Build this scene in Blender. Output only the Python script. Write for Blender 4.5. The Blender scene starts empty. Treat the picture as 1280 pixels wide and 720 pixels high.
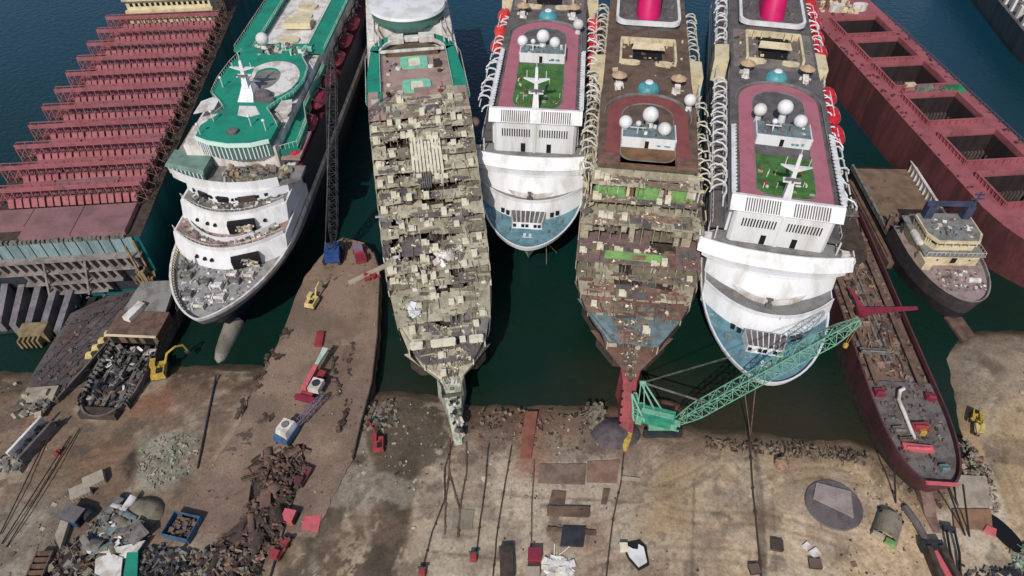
import bpy, bmesh, math, random
import numpy as np
from mathutils import Vector, Matrix
R = random.Random(7)
scene = bpy.context.scene
COL = scene.collection
rad = math.radians

# ------------------------------------------------------------------ camera
PITCH, CAMZ, FPX = rad(46), 141.0, 853.0
cd = bpy.data.cameras.new("camera"); cam = bpy.data.objects.new("camera", cd); COL.objects.link(cam)
cam.location = (0, 0, CAMZ); cam.rotation_euler = (math.pi/2 - PITCH, 0, 0)
cd.sensor_width = 36; cd.lens = FPX/1280*36; cd.clip_end = 5000; cd.clip_start = 1
scene.camera = cam
def W(px, py, z):
    """point of the place seen at photo pixel (px,py) at height z"""
    u = (px-640)/FPX; v = (py-360)/FPX
    t = (CAMZ-z)/(math.sin(PITCH)+v*math.cos(PITCH))
    return Vector((u*t, t*(math.cos(PITCH)-v*math.sin(PITCH)), z))

# ------------------------------------------------------------------ world, sun
w = bpy.data.worlds.new("World"); scene.world = w; w.use_nodes = True
nt = w.node_tree; bg = nt.nodes["Background"]
sky = nt.nodes.new("ShaderNodeTexSky"); sky.sky_type = 'NISHITA'; sky.sun_disc = False
SUN = Vector((-0.22, -0.70, 0.70)).normalized()
el = math.asin(SUN.z); az = math.atan2(SUN.x, SUN.y)
sky.sun_elevation = el; sky.sun_rotation = az
sky.air_density = 1.0; sky.dust_density = 1.5
nt.links.new(sky.outputs[0], bg.inputs[0]); bg.inputs[1].default_value = 0.1
sl = bpy.data.lights.new("sun", 'SUN'); so = bpy.data.objects.new("sun", sl); COL.objects.link(so)
sl.energy = 3.45; sl.angle = rad(0.6); sl.color = (1, .955, .89)
so.rotation_euler = SUN.to_track_quat('Z', 'Y').to_euler(); so.location = (-100, -100, 300)
scene.view_settings.view_transform = 'Standard'; scene.view_settings.look = 'None'
scene.view_settings.exposure = 0.0; scene.view_settings.gamma = 1.0

# ------------------------------------------------------------------ materials
def lin(c):
    c = c/255
    return c/12.92 if c <= .04045 else ((c+.055)/1.055)**2.4
def C(r, g, b): return (lin(r), lin(g), lin(b), 1)
MATS = {}
def mat(name, col, col2=None, amt=.5, scale=.25, rough=.75, bump=0., streak=False, spot=None, spot_amt=.3, spot_scale=.6, metal=0., fine=.18):
    """paint or steel: two colours in blotches, an optional third colour in spots, fine grain"""
    if name in MATS: return MATS[name]
    m = bpy.data.materials.new(name); m.use_nodes = True; n = m.node_tree.nodes; l = m.node_tree.links
    b = n["Principled BSDF"]; b.inputs["Roughness"].default_value = rough; b.inputs["Metallic"].default_value = metal
    b.inputs["Specular IOR Level"].default_value = .3
    tc = n.new("ShaderNodeTexCoord"); mp = n.new("ShaderNodeMapping"); l.new(tc.outputs["Object"], mp.inputs[0])
    if streak: mp.inputs["Scale"].default_value = (1, 1, .13)
    def noise(s, d=5):
        t = n.new("ShaderNodeTexNoise"); t.inputs["Scale"].default_value = s; t.inputs["Detail"].default_value = d
        t.inputs["Roughness"].default_value = .65; l.new(mp.outputs[0], t.inputs["Vector"]); return t.outputs[0]
    def ramp(src, lo, hi):
        r = n.new("ShaderNodeMapRange"); r.inputs[1].default_value = lo; r.inputs[2].default_value = hi; l.new(src, r.inputs[0]); return r.outputs[0]
    def mix(f, a, c, bl='MIX'):
        x = n.new("ShaderNodeMix"); x.data_type = 'RGBA'; x.blend_type = bl
        if isinstance(f, float): x.inputs[0].default_value = f
        else: l.new(f, x.inputs[0])
        for i, q in ((6, a), (7, c)):
            if isinstance(q, tuple): x.inputs[i].default_value = q
            else: l.new(q, x.inputs[i])
        return x.outputs[2]
    c = col
    if col2: c = mix(ramp(noise(scale), .62-amt*.35, .78-amt*.35), c, col2)
    if spot: c = mix(ramp(noise(spot_scale, 6), .72-spot_amt*.3, .76-spot_amt*.3), c, spot)
    if fine:
        g = ramp(noise(3.1, 4), .3, .7)
        h = n.new("ShaderNodeMapRange"); h.inputs[3].default_value = 1-fine; h.inputs[4].default_value = 1+fine; l.new(g, h.inputs[0])
        v = n.new("ShaderNodeVectorMath"); v.operation = 'SCALE'
        if isinstance(c, tuple): v.inputs[0].default_value = c[:3]
        else: l.new(c, v.inputs[0])
        l.new(h.outputs[0], v.inputs[3]); c = v.outputs[0]
    if isinstance(c, tuple): b.inputs["Base Color"].default_value = c
    else: l.new(c, b.inputs["Base Color"])
    if bump:
        bp = n.new("ShaderNodeBump"); bp.inputs["Strength"].default_value = bump; bp.inputs["Distance"].default_value = .15
        l.new(noise(1.7, 8), bp.inputs["Height"]); l.new(bp.outputs[0], b.inputs["Normal"])
    MATS[name] = m; return m
RUST = C(95, 62, 50)
white = mat("white_paint", C(214, 214, 216), C(192, 190, 186), .4, .22, .5, spot=C(170, 156, 142), spot_amt=.05, spot_scale=.5, streak=True, fine=.05)
white_worn = mat("worn_white_paint", C(214, 210, 206), C(176, 166, 156), .5, .3, .6, spot=C(120, 92, 74), spot_amt=.12, streak=True, fine=.08)
cream = mat("cream_paint", C(205, 192, 160), C(176, 160, 128), .4, .3, .6, spot=C(110, 82, 60), spot_amt=.1, fine=.08)
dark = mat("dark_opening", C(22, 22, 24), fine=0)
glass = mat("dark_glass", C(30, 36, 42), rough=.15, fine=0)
grey_deck = mat("grey_deck", C(128, 126, 124), C(104, 100, 96), .5, .3, .8, spot=C(78, 70, 62), spot_amt=.15)
brown_deck = mat("brown_deck", C(104, 86, 74), C(84, 68, 58), .5, .25, .85, spot=C(64, 54, 48), spot_amt=.2)
dark_deck = mat("dark_deck", C(98, 93, 94), C(80, 76, 76), .5, .3, .8)
teal_deck = mat("teal_deck", C(30, 134, 110), C(34, 116, 98), .45, .2, .7, spot=C(70, 110, 98), spot_amt=.06, fine=.08)
bow_teal = mat("bow_teal_deck", C(104, 140, 150), C(82, 116, 126), .55, .35, .7, spot=C(158, 170, 170), spot_amt=.25)
track_m = mat("track_surface", C(166, 102, 115), C(152, 94, 106), .4, .2, .85, fine=.06)
track_red = mat("red_track_surface", C(128, 72, 70), C(112, 64, 62), .4, .2, .85)
lido_grey = mat("lido_grey", C(124, 115, 110), C(104, 96, 92), .5, .25, .85, spot=C(84, 76, 72), spot_amt=.15)
turf_m = mat("green_turf", C(72, 112, 56), C(56, 90, 48), .5, .45, .95, spot=C(112, 126, 84), spot_amt=.1)
pink = mat("pink_funnel_paint", C(190, 22, 92), C(168, 20, 78), .4, .2, .45, fine=.04)
orange = mat("orange_red_boat", C(214, 66, 62), C(192, 52, 54), .4, .6, .5, fine=.05)
red_boat = mat("deep_red_boat", C(196, 40, 52), C(160, 30, 44), .4, .6, .5, fine=.05)
mauve_deck = mat("mauve_deck", C(160, 136, 128), C(140, 116, 108), .5, .2, .85, spot=C(112, 96, 88), spot_amt=.12)
grey_blue = mat("grey_blue_paint", C(112, 128, 132), C(92, 106, 108), .5, .4, .7, spot=C(84, 70, 60), spot_amt=.14, streak=True)
navy = mat("navy_hull", C(30, 36, 56), C(22, 28, 44), .5, .15, .5, streak=True)
hull_red = mat("red_hull", C(108, 60, 62), C(82, 48, 50), .6, .22, .75, streak=True, spot=C(78, 52, 46), spot_amt=.4, spot_scale=.35)
deck_red = mat("red_deck", C(150, 86, 92), C(134, 74, 80), .5, .12, .8, spot=C(112, 76, 70), spot_amt=.35, spot_scale=.3)
cont_red = mat("container_ship_red", C(150, 92, 97), C(136, 80, 85), .5, .3, .8, spot=C(104, 70, 66), spot_amt=.35, spot_scale=.8)
cont_pink = mat("faded_hatch_red", C(134, 99, 101), C(116, 86, 88), .5, .16, .85, spot=C(112, 84, 80), spot_amt=.15)
hull_teal = mat("teal_boot_paint", C(22, 96, 98), C(18, 76, 80), .5, .1, .6, streak=True)
rusty = mat("rusty_steel", C(110, 88, 76), C(86, 68, 60), .55, .4, .9, spot=C(62, 48, 44), spot_amt=.25, bump=.3)
rust_dark = mat("dark_rust", C(74, 62, 56), C(56, 48, 44), .5, .5, .9, spot=C(98, 80, 68), spot_amt=.15, bump=.3)
scrap_grey = mat("grey_scrap", C(118, 114, 108), C(86, 82, 78), .5, .6, .8, spot=C(90, 68, 56), spot_amt=.25)
steel_grey = mat("grey_steel", C(104, 98, 98), C(84, 78, 78), .5, .3, .75, spot=C(92, 72, 64), spot_amt=.2)
olive = mat("olive_ruin", C(166, 158, 138), C(144, 138, 120), .5, .5, .9, spot=C(92, 82, 68), spot_amt=.3, bump=.3)
olive_d = mat("olive_ruin_dark", C(128, 120, 104), C(108, 101, 87), .5, .5, .9, spot=C(60, 54, 48), spot_amt=.3, bump=.3)
tan = mat("tan_ruin", C(184, 175, 155), C(160, 152, 134), .5, .5, .9, spot=C(110, 94, 76), spot_amt=.2)
bath = mat("cabin_module_white", C(212, 206, 186), C(190, 184, 162), .4, .6, .7, fine=.06)
ruin_red = mat("ruin_red", C(118, 90, 80), C(96, 74, 66), .5, .5, .9, spot=C(80, 64, 56), spot_amt=.25)
lime = mat("lime_wall", C(120, 158, 96), C(98, 130, 80), .5, .4, .8, spot=C(90, 96, 74), spot_amt=.2)
debris_orange = mat("orange_brown_debris", C(142, 116, 98), C(114, 94, 80), .5, .6, .9)
crane_green = mat("crane_green", C(116, 166, 142), C(96, 142, 122), .4, .6, .6, spot=C(96, 84, 70), spot_amt=.12, fine=.06)
cab_green = mat("cab_green", C(56, 142, 114), C(46, 118, 96), .4, .6, .5)
crane_blue = mat("crane_blue", C(48, 76, 134), C(40, 62, 108), .4, .5, .5)
dark_steel = mat("dark_steel", C(52, 54, 60), C(42, 42, 46), .5, .5, .6)
yellow = mat("machine_yellow", C(180, 150, 66), C(150, 122, 56), .5, .9, .6, spot=C(90, 74, 54), spot_amt=.3, spot_scale=1.2)
pale_yellow = mat("pale_yellow_paint", C(196, 176, 118), C(168, 146, 98), .4, .5, .7, spot=C(104, 82, 58), spot_amt=.15)
red_m = mat("machine_red", C(144, 58, 62), C(120, 50, 54), .4, .6, .55, spot=C(96, 70, 60), spot_amt=.3, spot_scale=1.2)
crimson = mat("crimson_paint", C(128, 44, 62), C(106, 40, 54), .4, .6, .55)
pinkish = mat("pink_plate", C(190, 92, 100), C(168, 84, 90), .4, .6, .7)
blue_m = mat("blue_skip_paint", C(66, 98, 128), C(54, 80, 104), .4, .5, .6, spot=C(96, 74, 60), spot_amt=.12)
concrete = mat("concrete", C(160, 148, 132), C(138, 126, 112), .5, .3, .9, bump=.2)
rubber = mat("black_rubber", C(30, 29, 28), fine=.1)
earth = mat("brown_earth_top", C(134, 113, 98), C(110, 93, 81), .6, .07, .95, spot=C(82, 68, 60), spot_amt=.3, spot_scale=.16, bump=.6, fine=.3)
pool_m = mat("mint_pool", C(122, 190, 160), C(108, 170, 146), .4, .5, .6)
stem_red = mat("dull_red_stem", C(142, 66, 70), C(116, 56, 60), .5, .4, .7, spot=C(92, 66, 58), spot_amt=.25)
umber = mat("umbrella_tan", C(176, 150, 122), C(156, 132, 108), .4, .6, .85)
teal_glass = mat("teal_glazing", C(72, 108, 100), rough=.2, fine=.1)
bar_teal = mat("teal_dome_paint", C(78, 146, 154), C(60, 126, 136), .4, .5, .4)

# ------------------------------------------------------------------ mesh builder
class MB:
    def __init__(s): s.v = []; s.f = []; s.m = []
    def add(s, vs, fs, m=0):
        o = len(s.v); s.v += [tuple(p) for p in vs]
        for f in fs: s.f.append([i+o for i in f]); s.m.append(m)
        return s
    def bx(s, x0, x1, y0, y1, z0, z1, m=0):
        return s.add([(x0,y0,z0),(x1,y0,z0),(x1,y1,z0),(x0,y1,z0),(x0,y0,z1),(x1,y0,z1),(x1,y1,z1),(x0,y1,z1)],
                     [(3,2,1,0),(4,5,6,7),(0,1,5,4),(1,2,6,5),(2,3,7,6),(3,0,4,7)], m)
    def rb(s, c, d, rz=0, rx=0, ry=0, m=0, taper=1.):
        M = Matrix.Rotation(rz, 3, 'Z') @ Matrix.Rotation(ry, 3, 'Y') @ Matrix.Rotation(rx, 3, 'X')
        vs = []
        for z in (-.5, .5):
            k = taper if z > 0 else 1
            for x, y in ((-.5,-.5),(.5,-.5),(.5,.5),(-.5,.5)):
                vs.append(Vector(c) + M @ Vector((x*d[0]*k, y*d[1]*k, z*d[2])))
        return s.add(vs, [(3,2,1,0),(4,5,6,7),(0,1,5,4),(1,2,6,5),(2,3,7,6),(3,0,4,7)], m)
    def loft(s, rings, m=0, closed=True, cap0=False, cap1=False):
        n = len(rings[0]); vs = [p for r in rings for p in r]; fs = []
        for i in range(len(rings)-1):
            for j in range(n if closed else n-1):
                k = (j+1) % n
                fs.append((i*n+j, i*n+k, (i+1)*n+k, (i+1)*n+j))
        if cap0: fs.append(tuple(reversed(range(n))))
        if cap1: fs.append(tuple((len(rings)-1)*n+j for j in range(n)))
        return s.add(vs, fs, m)
    def prism(s, poly, z0, z1, m=0, poly1=None):
        p1 = poly1 or poly
        return s.loft([[(x,y,z0) for x,y in poly], [(x,y,z1) for x,y in p1]], m, True, True, True)
    def tube(s, p, q, r, n=6, m=0, r2=None):
        p = Vector(p); q = Vector(q); d = (q-p)
        if d.length < 1e-6: return s
        d.normalize(); a = d.orthogonal().normalized(); b = d.cross(a)
        r2 = r if r2 is None else r2
        return s.loft([[P + (a*math.cos(2*math.pi*i/n)+b*math.sin(2*math.pi*i/n))*rr for i in range(n)] for P, rr in ((p,r),(q,r2))], m, True, True, True)
    def pipe(s, pts, r, n=5, m=0):
        pts = [Vector(p) for p in pts]; rings = []
        for i, p in enumerate(pts):
            d = (pts[min(i+1,len(pts)-1)] - pts[max(i-1,0)]).normalized()
            ref = Vector((0,0,1)) if abs(d.z) < .9 else Vector((0,1,0))
            a = d.cross(ref).normalized(); b = a.cross(d)
            rings.append([p + (a*math.cos(2*math.pi*j/n)+b*math.sin(2*math.pi*j/n))*r for j in range(n)])
        return s.loft(rings, m, True, True, True)
    def lathe(s, prof, c=(0,0,0), n=20, m=0, sx=1, sy=1):
        rings = [[(c[0]+r*sx*math.cos(2*math.pi*i/n), c[1]+r*sy*math.sin(2*math.pi*i/n), c[2]+z) for i in range(n)] for r, z in prof]
        return s.loft(rings, m, True, prof[0][0] > 1e-4, prof[-1][0] > 1e-4)
    def sph(s, c, r, n=18, k=10, m=0, sz=1.):
        return s.lathe([(r*math.sin(math.pi*i/k)+1e-5, -r*sz*math.cos(math.pi*i/k)) for i in range(k+1)], c, n, m)
    def wall(s, pts, z0, z1, th=.25, m=0):
        """a wall along a plan polyline; z0,z1 numbers"""
        n = len(pts); off = []
        for i, p in enumerate(pts):
            a = Vector(pts[max(i-1,0)]); b = Vector(pts[min(i+1,n-1)]); d = (b-a).normalized(); nn = Vector((-d.y, d.x))*th/2
            off.append((Vector(p)+nn, Vector(p)-nn))
        rings = [[(a.x,a.y,z0),(a.x,a.y,z1),(b.x,b.y,z1),(b.x,b.y,z0)] for a, b in off]
        return s.loft(rings, m, True, True, True)
    def build(s, name, mats, parent=None, smooth=False):
        me = bpy.data.meshes.new(name); me.from_pydata(s.v, [], s.f)
        ms = mats if isinstance(mats, (list, tuple)) else [mats]
        for q in ms: me.materials.append(q)
        if len(ms) > 1: me.polygons.foreach_set("material_index", s.m)
        bm = bmesh.new(); bm.from_mesh(me); bmesh.ops.recalc_face_normals(bm, faces=bm.faces); bm.to_mesh(me); bm.free()
        if smooth:
            me.polygons.foreach_set("use_smooth", [True]*len(me.polygons))
            try: me.set_sharp_from_angle(angle=rad(38))
            except Exception: pass
        o = bpy.data.objects.new(name, me); COL.objects.link(o)
        if parent: o.parent = parent
        return o
def tag(o, label=None, cat=None, group=None, kind=None):
    if label: o['label'] = label
    if cat: o['category'] = cat
    if group: o['group'] = group
    if kind: o['kind'] = kind
    return o
def thing(name, label, cat, loc=(0,0,0), rz=0., group=None):
    o = bpy.data.objects.new(name, None); COL.objects.link(o); o.empty_display_size = .5
    o.location = loc; o.rotation_euler = (0, 0, rz)
    return tag(o, label, cat, group)
def copy_tree(o, parent=None):
    c = o.copy(); COL.objects.link(c)
    if parent: c.parent = parent
    for ch in o.children: copy_tree(ch, c)
    return c
def ship_frame(name, label, cat, xy, heading, z=0.):
    return thing(name, label, cat, (xy[0], xy[1], z), rad(heading-90))
def world(o, x, y, z):
    a = o.rotation_euler.z; c, s_ = math.cos(a), math.sin(a)
    return Vector((o.location.x + c*x - s_*y, o.location.y + s_*x + c*y, o.location.z + z))

def arc(s0, k, tm, n=17, e=2.2):
    return [(t, s0 + k*abs(t/tm)**e) for t in [(-tm + 2*tm*i/(n-1)) for i in range(n)]]
def ellipse(cx, cy, rx, ry, n=32, a0=0., a1=2*math.pi, closed=True):
    m = n if closed else n-1
    return [(cx+rx*math.cos(a0+(a1-a0)*i/m), cy+ry*math.sin(a0+(a1-a0)*i/m)) for i in range(n)]
def rrect(x0, x1, y0, y1, r0, r1=None, n=7):
    """rounded rectangle; r0 radius at the front (low y) corners, r1 at the back"""
    r1 = r0 if r1 is None else r1; p = []
    for cx, cy, a, r in ((x0+r0, y0+r0, 180, r0), (x1-r0, y0+r0, 270, r0), (x1-r1, y1-r1, 0, r1), (x0+r1, y1-r1, 90, r1)):
        p += [(cx+r*math.cos(rad(a+90*i/(n-1))), cy+r*math.sin(rad(a+90*i/(n-1)))) for i in range(n)]
    return p
def ring(mb, outer, inner, z0, z1, m=0):
    mb.loft([[(x,y,z0) for x,y in outer],[(x,y,z1) for x,y in outer],[(x,y,z1) for x,y in inner],[(x,y,z0) for x,y in inner],[(x,y,z0) for x,y in outer]], m)
def hbf(s, s0, L, B, p, q):
    a = min(max((s-s0)/L, 0), 1)
    return B*(1-(1-a)**p)**q
REL = [0,.25,.7,1.4,2.4,3.8,5.6,8,11,14.5,18.5,23,28,34,45,70,110,150]
def hull_loft(mb, levels, Ltot, m=0, zmat=None):
    """levels: (z, s0, L, B, p, q) from keel up; both sides joined at the stem, open at the top"""
    rel = [r for r in REL if r < Ltot-1] + [Ltot]
    grid = []
    for (z, s0, L, B, p, q) in levels:
        right = [(hbf(s0+r, s0, L, B, p, q), s0+r, z) for r in rel]
        left = [(-x, y, zz) for x, y, zz in reversed(right[1:])]
        grid.append(left + right)
    for i in range(len(grid)-1):
        mb.loft([grid[i], grid[i+1]], (zmat[i] if zmat else m), closed=False)
    # transom
    for i in range(len(grid)-1):
        a, b = grid[i], grid[i+1]
        mb.add([a[0], a[-1], b[-1], b[0]], [(0,1,2,3)], (zmat[i] if zmat else m))
def deck_poly(level, s_end, inset=.3, n=None):
    z, s0, L, B, p, q = level
    ss = [s0+inset*1.3+r for r in REL if s0+inset*1.3+r < s_end] + [s_end]
    right = [(max(hbf(s, s0, L, B, p, q)-inset, .05), s) for s in ss]
    return right + [(-x, y) for x, y in reversed(right)]
def clutter(mb, x0, x1, y0, y1, z, n, smin, smax, hmax, nm, inside=None, tilt=.25, rnd=None):
    q = rnd or R
    for _ in range(n):
        x = q.uniform(x0, x1); y = q.uniform(y0, y1)
        if inside and not inside(x, y): continue
        h = q.uniform(.15, 1)**1.6*hmax
        mb.rb((x, y, z+h*.42), (q.uniform(smin, smax), q.uniform(smin, smax), h), q.choice((0, 0, q.uniform(0, 3.14))),
              q.uniform(-tilt, tilt), q.uniform(-tilt, tilt), q.randrange(nm))
def lattice(mb, p, q, wd, n, r=.12, m=0, up=(0,0,1), taper0=.5, taper1=.5, rr=None):
    """a square lattice boom from p to q"""
    p = Vector(p); q = Vector(q); d = (q-p).normalized(); a = d.cross(Vector(up)).normalized(); b = a.cross(d)
    rr = rr or r*.6
    def corner(i, k):
        f = i/n; ww = wd/2
        if f < .12: ww *= taper0+(1-taper0)*f/.12
        if f > .88: ww *= taper1+(1-taper1)*(1-f)/.12
        c = p+(q-p)*f
        return c + a*ww*(1 if k in (0, 3) else -1) + b*ww*(1 if k in (0, 1) else -1)
    for i in range(n):
        for k in range(4):
            mb.tube(corner(i,k), corner(i+1,k), r, 4, m)
            k2 = (k+1) % 4
            mb.tube(corner(i,k), corner(i,k2), rr, 4, m)
            mb.tube(corner(i,k if i%2 else k2), corner(i+1,k2 if i%2 else k), rr, 4, m)
    for k in range(4): mb.tube(corner(n,k), corner(n,(k+1)%4), r, 4, m)
# ------------------------------------------------------------------ the three white sister ships
def radome(par, x, y, z, r, base):
    m = MB(); m.sph((x, y, z), r)
    o = m.build("radome", white, par, True)
    s = MB(); s.lathe([(r*.55, base-z), (r*.42, -r*.7)], (x, y, z), 10); s.build("pedestal", white, o)
    return o
def lifeboat_mesh(mb, L=10.4, Wd=4.3):
    rings = []
    for i in range(9):
        a = -1+2*i/8; k = max((1-abs(a)**2.6), .04)**.5; y = a*L/2
        hw = Wd/2*k; hi = .25*abs(a)**2
        rings.append([(0,y,-1.1*k+hi),(hw*.7,y,-.7*k+hi),(hw,y,.3+hi),(hw*.93,y,.55+hi),(hw*.75,y,1.25*k+hi),(hw*.3,y,1.65*k+hi),
                      (-hw*.3,y,1.65*k+hi),(-hw*.75,y,1.25*k+hi),(-hw*.93,y,.55+hi),(-hw,y,.3+hi),(-hw*.7,y,-.7*k+hi)])
    mb.loft(rings, 0, True, True, True)
BOATSRC = {}
def lifeboat(ship, x, y, z, label, group, m):
    if m.name not in BOATSRC:
        o = thing("lifeboat", label, "lifeboat", group=group)
        b = MB(); lifeboat_mesh(b); b.build("boat_hull", m, o, True)
        c = MB(); c.bx(-1.25, 1.25, -1.6, 1.6, 1.25, 1.85); c.bx(-.7, .7, -3.4, -2.5, 1.0, 1.6); c.build("canopy", m, o)
        g = MB(); g.loft([[(sx*2.18*(1-abs(a)**2.6)**.5, a*5.1, .28+.25*a*a), (sx*2.24*(1-abs(a)**2.6)**.5, a*5.1, .42+.25*a*a)] for sx in (1,) for a in [-.95+.19*i for i in range(11)]], 0, False)
        g.loft([[(-2.18*(1-abs(a)**2.6)**.5, a*5.1, .28+.25*a*a), (-2.24*(1-abs(a)**2.6)**.5, a*5.1, .42+.25*a*a)] for a in [-.95+.19*i for i in range(11)]], 0, False)
        g.build("fender_strip", white_worn, o)
        BOATSRC[m.name] = o
    else:
        o = copy_tree(BOATSRC[m.name]); o['label'] = label; o['group'] = group
    o.location = world(ship, x, y, z); o.rotation_euler = (0, 0, ship.rotation_euler.z)
    return o
def davit(par, sg, y, z0=29.2, xin=12.7, m=None):
    if R.random() < .1: return
    y += R.uniform(-.5, .5); d = MB()
    for dy in (-1., 1.):
        jt = R.uniform(.8, 1.15); pts = [(sg*(xin+a*jt), y+dy*(.15+a*.48)+(1-jt)*3, z0+b*jt) for a, b in ((.1,0),(.5,2.6),(.2,4.6),(.6,6.2),(1.7,7.1),(3.2,7.0),(4.1,6.1),(4.3,5.2))]
        d.pipe(pts, .24, 5)
    d.tube((sg*(xin+4.1), y-2, z0+6.1), (sg*(xin+4.1), y+2, z0+6.1), .2, 5)
    return d.build("davit", m or white, par)
def umbrella(par, x, y, z):
    u = MB(); u.lathe([(2.3, 0), (2.2, .15), (.1, 1.3)], (x, y, z+2.6), 10); o = u.build("canopy_umbrella", umber, par)
    p = MB(); p.tube((x, y, z), (x, y, z+2.7), .12, 5); p.build("pole", white, o)
def mast(par, x, y, z, h=15):
    m = MB(); m.loft([[(x-1.0,y-1.3,z),(x+1.0,y-1.3,z),(x+.85,y+1.5,z),(x-.85,y+1.5,z)],
                      [(x-.5,y-.2,z+h*.55),(x+.5,y-.2,z+h*.55),(x+.45,y+1.0,z+h*.55),(x-.45,y+1.0,z+h*.55)],
                      [(x-.35,y+.3,z+h),(x+.35,y+.3,z+h),(x+.3,y+.9,z+h),(x-.3,y+.9,z+h)]], 0, True, True, True)
    o = m.build("mast", white, par)
    c = MB(); c.loft([[(x-3.5,y+.5,z+h*.72),(x-3.5,y+.9,z+h*.72),(x-3.5,y+.9,z+h*.74),(x-3.5,y+.5,z+h*.74)],
                      [(x,y-.2,z+h*.62),(x,y+1.4,z+h*.62),(x,y+1.4,z+h*.7),(x,y-.2,z+h*.7)],
                      [(x+3.5,y+.5,z+h*.72),(x+3.5,y+.9,z+h*.72),(x+3.5,y+.9,z+h*.74),(x+3.5,y+.5,z+h*.74)]], 0, True, True, True)
    c.bx(x-2, x+2, y-.3, y+1.2, z+h*.38, z+h*.42); c.build("crossarm", white, o)
    a = MB(); a.tube((x,y+.5,z+h), (x,y+.5,z+h+2.6), .09, 5); a.build("antenna", white, o)
    for sx_ in (-2.6, 2.6): a = MB(); a.tube((x+sx_,y+.6,z+h*.7), (x+sx_,y+.6,z+h*.92), .1, 5); a.build("antenna", white, o)
    a = MB(); a.bx(x-1.8, x+1.8, y-1.3, y-1.0, z+h*.5, z+h*.54); a.tube((x, y-1.15, z+h*.44), (x, y-1.15, z+h*.5), .2, 6); a.build("radar_bar", steel_grey, o)
def rail_wall(mb, pts, z0, h, step=1.1, m=0):
    """rail with posts"""
    for i in range(len(pts)-1):
        a, b = Vector(pts[i]), Vector(pts[i+1]); L = (b-a).length
        mb.rb(((a.x+b.x)/2, (a.y+b.y)/2, z0+h), (L, .1, .1), math.atan2(b.y-a.y, b.x-a.x), m=m)
        k = max(int(L/step), 1)
        for j in range(k):
            p = a+(b-a)*j/k; mb.bx(p.x-.04, p.x+.04, p.y-.04, p.y+.04, z0, z0+h, m)

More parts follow.
